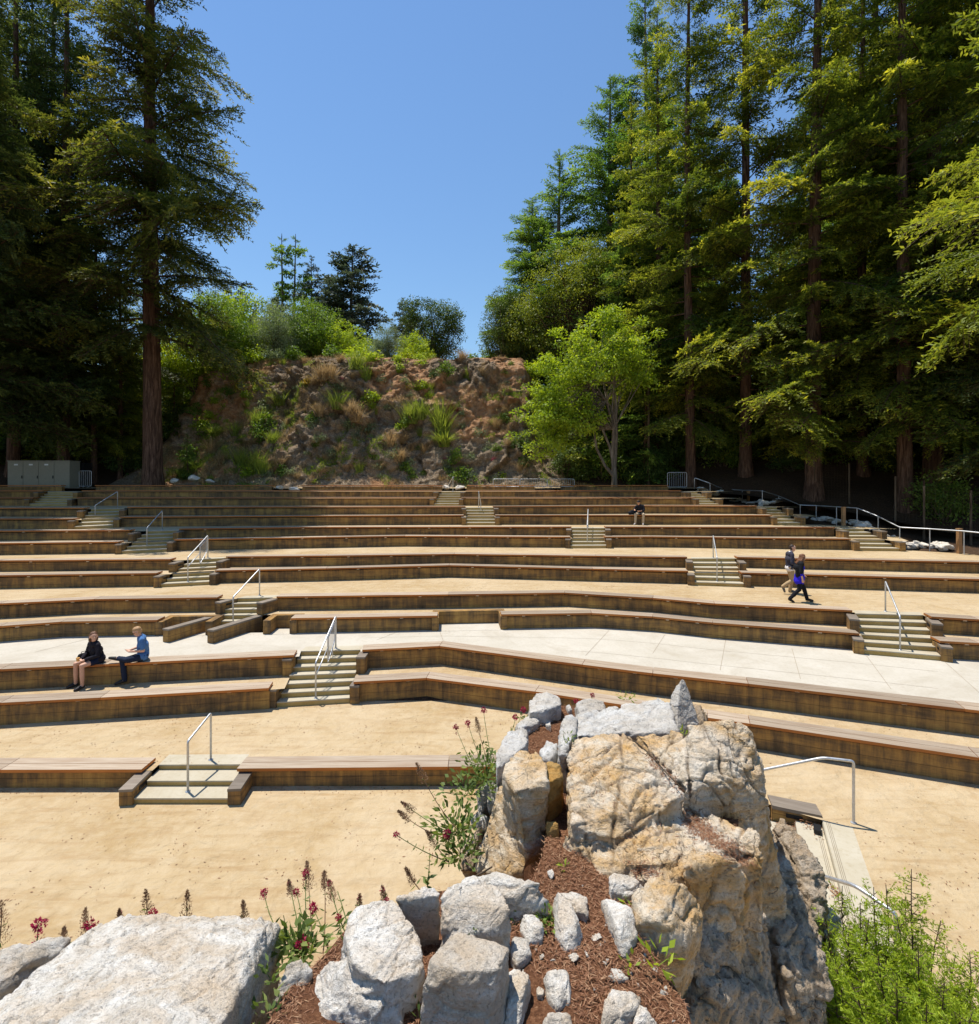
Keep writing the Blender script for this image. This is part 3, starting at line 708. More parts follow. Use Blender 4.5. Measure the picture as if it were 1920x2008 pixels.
cw.hexa([up3(x, -.05) for x in (c0, c1, c1+bk, c0+bk)]+[up3(x, .31) for x in (c0, c1, c1+bk, c0+bk)], 1)
f_ = Vector((-.0, -.012, 0)); cw.hexa([up3(x, .31) for x in (c0+f_, c1+f_, c1+bk, c0+bk)]+[up3(x, .37) for x in (c0+f_, c1+f_, c1+bk, c0+bk)], 0)
cw.build('cheek_wall', [M['grey_timber'], M['wall']], root, loc=loc)
g = MB(); cc = c0+(c1-c0)*.45; g.box((cc.x, cc.y-.004, .24), (.26, .02, .065), math.atan2((c1-c0).y, (c1-c0).x)); g.build('step_light', M['black'], root, loc=loc)
o = MB(); q = P(*((1480+670/5.45), 1460+912/5.45), .25); o.box((q.x, q.y, .265), (.20, .11, .06), 1.05); o = o.build('step_lamp', M['black']); tag(o, 'small black lamp box resting on the sunken step', 'lamp')
# ------------------------------------------------------------------ boulders: convex blocks, remeshed together, roughened
def hull_bm(pts):
    bm = bmesh.new()
    for p in pts: bm.verts.new(p)
    r = bmesh.ops.convex_hull(bm, input=bm.verts)
    junk = [g for g in r['geom_interior']+r['geom_unused'] if isinstance(g, bmesh.types.BMVert)]
    bmesh.ops.delete(bm, geom=list(set(junk)), context='VERTS')
    bmesh.ops.recalc_face_normals(bm, faces=bm.faces)
    return bm
def remesh(me, voxel, smooth=0):
    o = bpy.data.objects.new('tmp', me); COL.objects.link(o)
    m = o.modifiers.new('r', 'REMESH'); m.mode = 'VOXEL'; m.voxel_size = voxel; m.use_smooth_shade = True
    if smooth: s = o.modifiers.new('s', 'SMOOTH'); s.iterations = smooth; s.factor = .5
    dg = bpy.context.evaluated_depsgraph_get(); dg.update()
    out = bpy.data.meshes.new_from_object(o.evaluated_get(dg)); bpy.data.objects.remove(o); bpy.data.meshes.remove(me)
    return out
SEGS = None
def rough(me, amp, scale=1., seed=0, blocky=1., layer=0., crack=1., vf=0):
    n = len(me.vertices); co = np.empty(n*3, np.float32); me.vertices.foreach_get('co', co); co = co.reshape(-1, 3).astype(float)
    no = np.empty(n*3, np.float32); me.vertices.foreach_get('normal', no); no = no.reshape(-1, 3)
    p = co*scale+seed*3.7
    w = p+np.stack([noise3(p*1.7+5), noise3(p*1.7+25), noise3(p*1.7+45)], 1)*.22
    fv, fe = facet(w*np.array([1., 1., 1.35]), .40, seed); fv2, fe2 = facet(w+9, .16, seed+5); fv3, fe3 = facet(w*1.1+4, .065, seed+8)
    d = blocky*(.58*fv+.42*fv2+.18*fv3)+.2*fbm(p*2.2, 3, .5)+.13*fbm(p*13., 3, .6)
    r = ridged(p*np.array([2.6, 2.6, 4.2])+11, 4)-1.0; d += .24*r
    d -= crack*(.7*np.exp(-(fe/.045)**2)*(noise3(p*1.3+3) > -.15)+.22*np.exp(-(fe2/.05)**2))
    if layer:
        q = p@np.array([.25, -.35, 1.]); q = q+.06*noise3(p*2.); s = q*9.; d += layer*(np.abs((s % 1.)-.5)*2-.5)*(.5+.5*noise3(p*1.1+8))
    if SEGS:                                           # long fractures: grooves with a darker colour along them
        wx = co[:, :2]+np.stack([noise3(co*7+3), noise3(co*7+31)], 1)*.022; g = np.zeros(n)
        for (a, b, dp) in SEGS:
            a, b = np.array(a), np.array(b); ab = b-a; t_ = np.clip(((wx-a)@ab)/(ab@ab), 0, 1); ds = np.linalg.norm(wx-a-t_[:, None]*ab, axis=1)
            g = np.maximum(g, dp*np.exp(-(ds/.0125)**2)*np.clip(np.minimum(t_, 1-t_)*8+.15, 0, 1)*(.55+.45*noise3(co*5+9)))
        g = np.clip(g, 0, 1)*(no[:, 2] > .2); d = d-g*.034/amp
        at = me.attributes.new('crk', 'FLOAT', 'POINT'); at.data.foreach_set('value', np.clip(g*1.2, 0, 1).astype(np.float32))
    co = co+no*(d*amp)[:, None]
    me.vertices.foreach_set('co', co.astype(np.float32).ravel()); me.update()
    return me
def rock(name, label, hulls, mat, voxel=.022, amp=.03, scale=1., seed=0, group=None, cat='boulder', smooth=0, zb=None, blocky=1., layer=0., crack=1., shrink=.0):
    bm = bmesh.new(); tmp = bpy.data.meshes.new('t')
    for h in hulls:
        pts = [Vector(p) for p in h]
        if zb is not None:
            c = sum(pts, Vector())/len(pts)
            pts += [Vector((c.x+(p.x-c.x)*1.03, c.y+(p.y-c.y)*1.03, zb)) for p in pts]
        if shrink:
            c = sum(pts, Vector())/len(pts); pts = [p-(p-c).normalized()*shrink for p in pts]
        b = hull_bm(pts); t = bpy.data.meshes.new('h'); b.to_mesh(t); b.free(); bm.from_mesh(t); bpy.data.meshes.remove(t)
    bm.to_mesh(tmp); bm.free()
    me = rough(remesh(tmp, voxel, smooth), amp, scale, seed, blocky, layer, crack); me.name = name
    me.materials.clear(); me.materials.append(M[mat])
    for p in me.polygons: pass
    me.polygons.foreach_set('use_smooth', np.ones(len(me.polygons), bool))
    o = link(name, me); tag(o, label, cat, group)
    ROCKS.append(o); return o
ROCKS = []
def pz(zn, *l): return [P(*zn(x, y), z) for x, y, z in l]
def py(zn, *l): return [PY(*zn(x, y), Y) for x, y, Y in l]
def drop(pts, d, back=(0, 0)): return pts+[p+Vector((back[0], back[1], -d)) for p in pts]
MZ = 3.60
def low(pts, z): return pts+[Vector((p.x, p.y, z)) for p in pts]

# big white boulder, lower left
h = pz(Z1, (470,690,3.52),(600,610,3.62),(735,567,3.66),(1000,592,3.66),(1285,600,3.66),(1560,585,3.68),(1608,640,3.62),(1480,700,3.75),(1300,800,3.80),(700,800,3.78),(240,870,3.66),(0,1050,3.62),(0,1190,3.72),(700,1195,3.86),(1280,1190,3.80),(1430,900,3.72))
h += [p+Vector((0, -.5, -.02)) for p in h[-5:-1]]
rock('boulder', 'biggest white boulder with a tan hollow on its crest, bottom left corner', [low(h, 2.5)], 'white_rock', .0115, .020, 1.5, 1, 'pale boulders of the foreground outcrop', layer=.5)
h = pz(Z1, (-200,800,3.3),(0,765,3.36),(200,710,3.4),(380,678,3.42),(415,712,3.36),(330,790,3.36),(100,850,3.36),(-200,900,3.3)); h2 = pz(Z1, (-200,860,3.3),(0,845,3.36),(180,835,3.36),(235,850,3.3),(120,930,3.3),(0,1000,3.28),(-200,1100,3.3))
rock('boulder', 'flat layered grey slab at the left edge behind the biggest white boulder', [low(h, 3.1), low(h2, 2.6)], 'white_rock', .02, .02, 1.2, 2, 'pale boulders of the foreground outcrop', layer=1.)
# second white boulder
h = pz(Z2, (180,507,3.78),(300,498,3.84),(385,482,3.84),(470,590,3.82),(540,690,3.78),(552,850,3.76),(520,900,3.76),(330,960,3.80),(150,840,3.80),(100,670,3.76),(130,570,3.76))
h = h+[Vector((p.x+.0, p.y-.03, 3.2)) for p in h]
h2 = pz(Z2, (150,800,3.76),(330,930,3.80),(20,840,3.66),(-90,960,3.56),(-130,1100,3.52),(-60,1195,3.56),(300,1195,3.62),(440,1195,3.60),(470,1000,3.62))
h2 = h2+[Vector((p.x, p.y, 2.6)) for p in h2]
rock('boulder', 'tall white boulder with a pitted shaded front, left of the cube shaped block', [h, h2], 'white_rock', .0115, .020, 1.5, 3, 'pale boulders of the foreground outcrop')
h = pz(Z2, (375,485,3.84),(560,398,3.86),(640,408,3.86),(655,460,3.84),(600,560,3.74),(540,585,3.68),(470,590,3.70)); rock('boulder', 'small white wedge leaning between two white boulders above the sand', [low(h, 3.3)], 'white_rock', .016, .018, 2, 4, 'pale boulders of the foreground outcrop')
h = pz(Z2, (655,470,3.86),(690,402,3.88),(850,342,3.88),(1000,412,3.90),(1055,540,3.86),(1000,630,3.80),(920,700,3.74),(820,678,3.76),(660,620,3.78)); rock('boulder', 'rounded white boulder with black specks in the middle of the pale row', [low(h, 3.3)], 'white_rock', .0115, .018, 1.6, 5, 'pale boulders of the foreground outcrop')
h = pz(Z2, (840,350,3.80),(980,310,3.80),(1040,332,3.80),(1090,385,3.80),(1220,388,3.80),(1288,500,3.70),(1210,548,3.66),(1050,470,3.76)); rock('boulder', 'flat white boulder at the foot of the dark grey leaning rock', [low(h, 3.3)], 'white_rock', .0115, .018, 1.6, 6, 'pale boulders of the foreground outcrop')
# cube block
h = pz(Z2, (740,668,3.88),(800,692,3.90),(960,722,3.92),(1048,762,3.90),(1035,800,3.90),(985,880,3.92),(800,892,3.92),(600,842,3.90),(640,770,3.90))
fr = py(Z2, (535,1000,2.66),(540,1200,2.66),(930,1200,2.60),(1020,1190,2.68),(1050,800,2.9),(600,845,2.74),(985,885,2.66)); rock('boulder', 'cube shaped white block with a bright flat top and dark pitted front', [h+fr+[Vector((p.x, p.y, 3.2)) for p in h]], 'white_rock', .0105, .018, 1.6, 7, 'pale boulders of the foreground outcrop', blocky=.6)
SM = [
 ('small white stone just right of the cube block', [(1070,715),(1150,710),(1165,800),(1100,862),(1068,815)], .14),
 ('white stone beside the grey-green herb', [(1130,602),(1210,582),(1240,640),(1230,720),(1170,722),(1125,645)], .16),
 ('tall narrow white stone with shaded side right of the grey-green herb', [(1310,500),(1370,500),(1400,590),(1462,680),(1448,760),(1380,780),(1330,690)], .26),
 ('squarish white stone half sunk in mulch at the head of the tall narrow stone', [(1335,447),(1420,446),(1480,470),(1490,575),(1425,548),(1380,500)], .12),
 ('long white stone standing against the right side of the cube block', [(1040,930),(1080,897),(1155,960),(1160,1000),(1110,1195),(1040,1195)], .22),
 ('upright white stone alone in the mulch near the bottom edge', [(1265,935),(1375,922),(1395,1000),(1390,1080),(1330,1112),(1288,1050)], .16),
 ('white stone cut by the bottom edge below the upright stone', [(1265,1175),(1390,1140),(1400,1220),(1265,1230)], .12),
 ('small egg shaped white stone in the mulch', [(1640,882),(1690,870),(1730,932),(1682,952),(1640,942)], .09),
 ('white stone at the bottom edge, larger of a touching pair', [(1600,1160),(1640,1042),(1780,1037),(1782,1150),(1700,1240),(1600,1230)], .2),
 ('white stone at the bottom edge, right one of a touching pair', [(1785,1080),(1850,1160),(1900,1215),(1780,1215)], .15),
 ('long white sliver of rock leaning beside the tan boulder', [(1590,490),(1640,485),(1752,580),(1775,690),(1722,810),(1690,780),(1640,640)], .2),
 ('white stone under the overhanging tan boulder, flecked with needles', [(1640,352),(1740,370),(1810,410),(1760,460),(1650,445),(1635,400)], .16),
 ('white pebble between the upright stone and the cube block', [(1210,990),(1235,975),(1255,1000),(1240,1030),(1215,1025)], .06),]
for i, (tx, q, hh) in enumerate(SM):
    base = [P(*Z2(x, y), MZ+.03) for x, y in q]; c = sum(base, Vector())/len(base); base = [Vector((c.x+(p.x-c.x)*1.22, p.y, p.z)) for p in base]; rg = random.Random(i)
    top = [Vector((c.x+(p.x-c.x)*.72+rg.uniform(-.01, .01), c.y+.01+(p.y-c.y)*.72, MZ+hh*rg.uniform(.28, .55))) for p in base]
    pts = top+base+[Vector((c.x+(p.x-c.x)*1.06, c.y+(p.y-c.y)*1.06, MZ-.12)) for p in base]
    rock('stone', tx, [pts], 'white_rock', .0085, .010, 2.4, 20+i, 'small white stones in the mulch', cat='stone', smooth=0)

# the tan outcrop: blocks with gaps that stay as cracks
B = []
B.append(low(pz(Q4, (655,378,3.92),(800,348,3.98),(955,343,4.0),(1000,420,4.02),(1235,650,3.92),(1215,715,3.80),(1040,785,3.74),(870,880,3.70),(790,850,3.70),(655,800,3.78),(640,560,3.88)), 2.4))
B.append(low(pz(Q4, (975,345,4.0),(1130,347,4.02),(1215,345,4.06),(1210,420,4.06),(1240,560,3.98),(1240,625,3.93)), 2.4))
B.append(pz(Q4, (1232,312,4.18),(1340,290,4.22),(1450,281,4.24),(1525,312,4.20),(1558,355,4.14),(1572,500,4.0),(1615,600,3.86),(1450,640,3.84),(1265,620,3.93),(1225,420,4.08))+[PY(*Q4(1645,900), 4.55), PY(*Q4(1600,600), 5.3), PY(*Q4(1560,420), 5.9), PY(*Q4(1300,640), 5.2)]+[Vector((x, y, 0)) for x, y in ((.9, 4.7), (2.9, 4.6), (3.0, 5.8), (1.2, 6.0))])
B.append(pz(Q4, (1260,650,3.86),(1450,655,3.80),(1610,640,3.76),(1640,720,3.62),(1560,740,3.62),(1430,735,3.66),(1300,725,3.72))+[PY(*Q4(1650,900), 4.35), PY(*Q4(1500,850), 4.5), Vector((1.3, 4.4, 1.5)), Vector((2.7, 4.4, 1.5)), Vector((1.2, 5, 1.5)), Vector((2.8, 5.0, 1.5))])
B.append(low(pz(Q4, (640,810,3.74),(760,800,3.74),(785,870,3.70),(760,960,3.62),(690,1060,3.45),(640,1075,3.42),(605,960,3.5)), 3.0))             # left foot
B.append(low(pz(Q4, (795,870,3.66),(905,880,3.62),(880,985,3.50),(800,990,3.48)), 3.0))
B.append(low(pz(Q4, (910,890,3.72),(1060,800,3.74),(1215,735,3.76),(1260,800,3.72),(1220,900,3.72),(1180,985,3.72),(1085,1000,3.70),(920,1000,3.68),(880,1040,3.52)), 3.0))
B.append(low(pz(Q4, (1300,740,3.72),(1360,730,3.78),(1590,840,3.78),(1605,960,3.70),(1590,1060,3.52),(1510,1000,3.62),(1400,890,3.72)), 2.2))      # right white slab
B.append(low(pz(Q4, (1225,1000,3.78),(1270,900,3.74),(1400,960,3.78),(1500,985,3.74),(1520,1060,3.6),(1500,1140,3.42),(1380,1230,3.36),(1240,1150,3.46)), 2.0))  # dark fronted block
B.append(low(pz(Q4, (1060,1010,3.66),(1170,990,3.70),(1215,1060,3.66),(1120,1090,3.56)), 3.0))
B.append(low(pz(Q4, (640,960,3.56),(870,890,3.68),(1060,800,3.75),(1290,730,3.76),(1590,840,3.74),(1600,1040,3.56),(1500,1130,3.48),(1230,1120,3.60),(1100,1080,3.66),(880,1010,3.58),(650,1050,3.50)), 2.0))
CR = [[(905,425),(910,560),(880,700),(850,830)], [(690,650),(820,610),(1010,560)], [(700,675),(745,740),(770,800)], [(860,765),(980,715),(1090,690)], [(1085,680),(1110,725)], [(1000,775),(1110,720),(1215,700)], [(1250,640),(1340,690),(1440,730)], [(1430,520),(1500,640)], [(800,505),(870,440),(960,400)], [(1130,352),(1090,440)], [(1215,355),(1180,430),(1150,470)], [(1330,400),(1395,360)], [(1300,470),(1380,540),(1420,600)], [(700,560),(790,530)], [(820,810),(835,985)], [(955,805),(905,900)], [(1140,800),(1120,930),(1090,1010)], [(930,900),(1100,985)], [(1240,400),(1225,520),(1250,640)], [(1460,560),(1560,500)], [(1270,420),(1330,520)], [(660,860),(770,850)], [(1480,300),(1450,420),(1490,500)]]
SEGS = []
for c_ in CR:
    w_ = [P(*Q4(x, y), 3.9)[:2] for x, y in c_]
    for i in range(len(w_)-1): SEGS.append((w_[i], w_[i+1], 1. if len(c_) > 2 else .75))
rock('rock_outcrop', 'huge tan and ochre rock outcrop split by cracks, centre of the foreground', B, 'tan_rock', .0125, .042, 1.05, 31, None, 'rock outcrop', smooth=0, layer=.6, shrink=.010, blocky=1.0, crack=1.0); SEGS = None
h = pz(E6, (240,300,3.70),(370,152,3.74),(520,172,3.78),(640,205,3.74),(700,300,3.66),(640,420,3.66),(560,520,3.66),(420,500,3.72),(300,440,3.70))+py(E6, (245,540,3.25),(510,690,3.18),(640,690,3.2),(660,560,3.3),(780,480,3.42),(760,340,3.5))
rock('boulder', 'tan boulder with overhanging shaded front between mulch and the cracked cliff', [h+[Vector((p.x, p.y+.12, 3.05)) for p in h]], 'tan_rock', .016, .028, 1.4, 33, 'tan blocks below the outcrop')
# jointed columns of the right hand cliff
def column(txt, l, seed, mat='cliff_stone', amp=.045, zb=.0, push=.5):
    pts = py(E6, *l); pts += [Vector((p.x, p.y+push, min(p.z, 3.3))) for p in pts]
    pts += [Vector((p.x, p.y+push*.3, zb)) for p in pts if p.z < 3.0] or []
    return rock('rock_column', txt, [pts], mat, .016, amp, 1.2, seed, 'jointed rock columns of the foreground cliff', 'rock column', smooth=0, blocky=1.6, crack=1.5, layer=.4)
column('broad cracked column in front, right of the tan boulder', [(650,420,3.6),(780,330,3.75),(1080,300,3.85),(1060,430,3.75),(960,620,3.6),(910,700,3.52),(920,900,3.45),(880,1000,3.42),(720,980,3.38),(620,840,3.4),(640,700,3.45)], 41)
column('sunlit middle column with hairline cracks below the main rock', [(1065,440,3.85),(1275,430,3.95),(1290,560,3.9),(1240,700,3.8),(1275,930,3.72),(1220,1060,3.66),(1000,1090,3.6),(910,1130,3.56),(890,1000,3.56),(930,760,3.62),(980,600,3.7)], 42)
column('dark base column at the bottom edge of the cliff', [(640,1290,3.2),(700,1100,3.32),(860,960,3.42),(1060,1110,3.5),(1260,1060,3.6),(1400,1180,3.66),(1400,1400,3.6),(640,1400,3.2)], 43)
column('narrow dark column deep in the joint', [(1180,220,4.5),(1290,210,4.5),(1300,420,4.4),(1270,560,4.3),(1310,900,4.15),(1400,1180,4.0),(1300,1190,4.0),(1240,800,4.15),(1190,420,4.4)], 44)
column('tall column with a grey flat top right of the deep joint', [(1300,10,4.9),(1400,-30,5.0),(1440,80,4.95),(1500,220,4.8),(1590,400,4.55),(1330,500,4.4),(1310,210,4.7)], 45)
column('rightmost dark column beside the green conifer shrub', [(1320,510,4.35),(1460,540,4.3),(1600,480,4.45),(1680,600,4.4),(1715,800,4.2),(1745,1010,4.1),(1710,1290,4.0),(1430,1290,3.95),(1410,900,4.0),(1330,700,4.2)], 46)
column('broken pinnacle with needle litter above the sunken steps', [(1510,-10,5.4),(1560,-50,5.45),(1635,-10,5.4),(1670,110,5.3),(1730,250,5.2),(1735,340,5.1),(1680,450,5.0),(1600,410,5.0),(1540,200,5.2)], 47)
column('small pale block peeking out low beside the conifer shrub', [(1690,440,5.2),(1760,420,5.25),(1830,470,5.2),(1790,560,5.1),(1720,600,5.0),(1700,520,5.1)], 48, 'grey_rock')
# left group
h = pz(Q4, (330,500,3.96),(410,442,3.98),(490,440,4.0),(535,490,4.0),(545,590,3.96),(385,640,3.92),(322,562,3.92))+py(Q4, (530,800,4.5),(535,930,4.3),(440,1010,4.15),(350,720,4.5))
h2 = py(Q4, (320,565,4.75),(385,640,4.6),(350,720,4.5),(430,1010,4.12),(435,1080,4.1),(350,1065,4.15),(180,1040,4.4),(210,940,4.5),(270,720,4.75))
rock('boulder', 'ochre faced boulder with dark grey weathered left flank', [h+[Vector((p.x, p.y+.2, 3.2)) for p in h], h2+[Vector((p.x, p.y+.3, 3.0)) for p in h2]], 'tan_rock', .018, .03, 1.2, 51, 'blocks left of the outcrop', layer=.4)
h = pz(Q4, (495,495,3.95),(560,480,3.95),(612,500,3.94),(625,560,3.9),(545,598,3.9))+py(Q4, (615,720,4.75),(545,760,4.7)); rock('boulder', 'golden block in the shaded cleft beside the main outcrop', [h+[Vector((p.x, p.y+.15, 3.3)) for p in h]], 'gold_rock', .02, .025, 1.4, 52, 'blocks left of the outcrop')
h = pz(Q4, (530,790,3.68),(570,772,3.7),(605,800,3.68),(600,845,3.62),(540,860,3.6)); rock('stone', 'small golden stone at the foot of the shaded cleft', [low(h, 3.4)], 'gold_rock', .016, .015, 2, 53, None, 'stone')
GR = [('grey boulder crowning the left end of the mulch patch', [(447,195),(480,152),(540,141),(600,166),(612,205),(530,232),(450,246)], 3.78, .3),
 ('low pale stone below the crowning grey boulder', [(375,312),(430,266),(510,246),(522,270),(490,300),(400,322)], 3.68, .25),
 ('steep grey boulder on the left rim above the valerian', [(320,392),(340,342),(410,312),(446,332),(440,400),(400,442),(330,490),(290,520),(285,470)], 3.80, .4),
 ('grey upright slab between the mulch patch and the main rock', [(590,392),(622,270),(660,251),(690,272),(690,340),(652,400),(640,450),(602,440)], 3.92, .4),
 ('grey stone at the lower end of the mulch patch', [(498,430),(540,381),(590,400),(592,450),(560,482),(520,472)], 3.78, .3),
 ('grey stone with flat top at the far rim', [(680,202),(720,176),(780,181),(830,196),(832,230),(700,246)], 3.74, .3),
 ('small grey stone on the far rim right of the flat one', [(905,206),(940,196),(1000,206),(965,228),(912,232)], 3.68, .2),
 ('pale stone lying in the middle of the mulch patch', [(530,282),(556,279),(562,310),(545,322),(530,306)], 3.66, .1),
 ('tiny stone on the far rim with red needles', [(838,216),(890,212),(902,228),(845,236)], 3.64, .12),
 ('small pale block left of the flat far stone', [(628,208),(655,200),(668,222),(640,232)], 3.66, .12)]
for i, (tx, q, z, dp) in enumerate(GR):
    h = [P(*Q4(x, y), z-.02+.04*((j*7) % 3)/2) for j, (x, y) in enumerate(q)]; rock('stone' if dp < .2 else 'boulder', tx, [low(h, z-dp-.25)], 'grey_rock', .018, .022 if dp > .2 else .012, 1.6, 60+i, 'grey stones of the far rim', cat='stone' if dp < .2 else 'boulder')
h = pz(Q4, (690,252,3.82),(830,242,3.84),(980,217,3.86),(1090,171,3.92),(1150,202,3.92),(1185,330,3.98),(1130,345,3.96),(960,338,3.94),(800,346,3.92),(690,362,3.90),(660,350,3.86)); rock('boulder', 'pale grey slab behind the tan outcrop, sloping up to the spire', [low(h, 2.8)], 'grey_rock', .02, .03, 1.2, 71, 'grey stones of the far rim', layer=.8)
h = [PY(*Q4(x, y), Y) for x, y, Y in ((1147,205,5.85),(1160,158,5.9),(1180,122,5.92),(1206,79,5.98),(1222,86,6.0),(1233,130,5.98),(1246,195,5.94),(1268,255,5.9),(1296,300,5.8),(1192,345,5.5),(1190,200,5.72),(1138,320,5.6))]
rock('rock_spire', 'sharp grey spire of rock rising above the outcrop', [h+[PY(*Q4(1228,100), 6.1), PY(*Q4(1250,200), 6.15)]+[Vector((p.x, p.y, 3.2)) for p in h[-4:]]], 'grey_rock', .0085, .011, 1.8, 72, None, 'rock spire')
h = [PY(*Q4(x, y), Y) for x, y, Y in ((1258,225,6.2),(1275,212,6.25),(1310,216,6.25),(1335,270,6.2),(1318,300,6.0),(1265,315,5.9))]
rock('boulder', 'dark pointed boulder just right of the spire', [h+[p+Vector((0, .3, -.1)) for p in h]+[Vector((p.x, p.y, 3.)) for p in h]], 'cliff_stone', .02, .03, 1.5, 73, None)
# left rim supports of the bed, half hidden by valerian
for i, (tx, l) in enumerate((('small pale stone among the valerian leaves above the grey rock', [(185,640,5.0),(240,580,5.1),(300,590,5.1),(300,640,5.),(250,700,4.95),(200,760,4.9)]), ('pale stone low among the valerian leaves', [(150,760,4.8),(200,735,4.85),(245,760,4.85),(230,830,4.75),(165,820,4.7)]), ('thin grey slab leaning under the valerian', [(95,1000,4.5),(130,880,4.65),(215,800,4.75),(180,920,4.6),(170,1030,4.45),(110,1040,4.4)]), ('white stone hidden among the leaves left of the ochre boulder', [(240,640,4.95),(290,590,5.0),(315,620,4.95),(285,720,4.85),(245,740,4.85)]))):
    h = py(Q4, *l); rock('stone', tx, [h+[p+Vector((.08, .22, -.25)) for p in h]], 'grey_rock' if i != 2 else 'cliff_stone', .018, .018, 1.8, 80+i, 'stones among the valerian', 'stone')
for i, (tx, l) in enumerate((('jagged pale stone between the two large white boulders', [(540,930,3.2),(570,890,3.25),(610,905,3.25),(620,940,3.2),(585,980,3.1),(545,990,3.05)]),)):
    h = [PY(u, v, Y) for u, v, Y in ((535,1965,2.85),(560,1890,2.95),(590,1875,3.0),(615,1900,2.95),(600,1935,2.9),(570,1960,2.85))]
    rock('stone', tx, [h+[p+Vector((0, .1, -.3)) for p in h]], 'white_rock', .014, .02, 2, 90, 'small white stones in the mulch', 'stone')
for f_, (tx, q) in enumerate((('white boulder low between the two large white boulders', [(600,1900),(640,1880),(665,1890),(640,1960),(620,2008),(560,2030),(570,1990)]),)):
    h = [P(u, v, 3.42) for u, v in q]; rock('boulder', tx, [low(h, 2.8)], 'white_rock', .0115, .018, 1.6, 95, 'pale boulders of the foreground outcrop')

# mulch bed (one mounded sheet with skirts) -------------------------------------------------
edge = [P(u, v, MZ)[:2] for u, v in ((1020,1455),(1035,1418),(1078,1384),(1150,1384),(1250,1384),(1330,1410),(1420,1450),(1460,1560),(1445,1625),(1400,1700),(1330,1740),(1275,1745),(1245,1790),(1252,1832),(1313,1903),(1349,1972),(1357,2008),(1362,2300))]+[(-1.3, 1.9)]+[P(u, v, MZ)[:2] for u, v in ((500,2060),(560,1950),(640,1860),(700,1790),(840,1738),(930,1738),(1005,1745),(1042,1730),(1064,1680),(1072,1620),(1066,1500),(1040,1480))]
def mulch_z(x, y): return MZ-.02+.035*math.sin(x*3.1+y*2.)+.03*math.sin(x*7.+1)*math.sin(y*6.)
bm = bmesh.new(); vs = [bm.verts.new((x, y, 0)) for x, y in edge]; f = bm.faces.new(vs)
bmesh.ops.triangulate(bm, faces=[f])
for k in range(5): bmesh.ops.subdivide_edges(bm, edges=[e for e in bm.edges if e.calc_length() > .14], cuts=1)
bmesh.ops.triangulate(bm, faces=bm.faces)
for v in bm.verts: v.co.z = mulch_z(v.co.x, v.co.y)
be = [e for e in bm.edges if e.is_boundary]
r = bmesh.ops.extrude_edge_only(bm, edges=be)
for v in r['geom']:
    if isinstance(v, bmesh.types.BMVert): v.co.z = -.1
bmesh.ops.recalc_face_normals(bm, faces=bm.faces)
me = bpy.data.meshes.new('mulch_bed'); bm.to_mesh(me); bm.free(); me.materials.append(M['mulch'])
for p in me.polygons: p.use_smooth = abs(p.normal.z) > .5
tag(link('mulch_bed', me), kind='structure')
# loose needles on the mulch and in the hollows of the rocks
def slivers(n, pts, nrm, L, W, rng, tint=None):
    """flat kite leaves lying on a surface"""
    a = rng.uniform(0, 2*np.pi, n); t = np.stack([np.cos(a), np.sin(a), rng.normal(0, .22, n)], 1)
    t = t-nrm*(t*nrm).sum(1)[:, None]*.8; t /= np.linalg.norm(t, axis=1)[:, None]
    return kites(pts, t, np.cross(nrm, t), L, W)
def kites(p, d, s, L, W, bend=0.):
    L = np.asarray(L)[:, None]; W = np.asarray(W)[:, None]; n = len(p)
    V = np.stack([p, p+d*L*.45+s*W*.5, p+d*L, p+d*L*.45-s*W*.5], 1).reshape(-1, 3)
    return V, np.arange(4*n).reshape(-1, 4)
deps = bpy.context.evaluated_depsgraph_get()
bed = np.array(edge); lo, hi = bed.min(0), bed.max(0)
def inside(pts, poly):
    x, y = pts[:, 0], pts[:, 1]; r = np.zeros(len(pts), bool); j = len(poly)-1
    for i in range(len(poly)):
        xi, yi = poly[i]; xj, yj = poly[j]
        c = ((yi > y) != (yj > y)) & (x < (xj-xi)*(y-yi)/(yj-yi+1e-12)+xi); r ^= c; j = i
    return r
q = RNG.uniform(lo, hi, (90000, 2)); q = q[inside(q, bed)]; q = q[RNG.random(len(q)) < np.clip(3.2/q[:, 1], .25, 1)][:34000]; n = len(q)
pts = np.stack([q[:, 0], q[:, 1], [mulch_z(x, y)+.004 for x, y in q]], 1); pts[:, 2] += RNG.uniform(0, .012, n)
V, Fc = slivers(n, pts, np.tile([0, 0, 1.], (n, 1)), RNG.uniform(.02, .055, n), RNG.uniform(.003, .006, n), RNG)
tn = np.repeat(np.clip(RNG.normal(.5, .28, n), 0, 1), 4)
tag(link('needle_litter', mesh_np('needle_litter', V, Fc, M['litter'], attrs={'tint': tn})), kind='stuff')

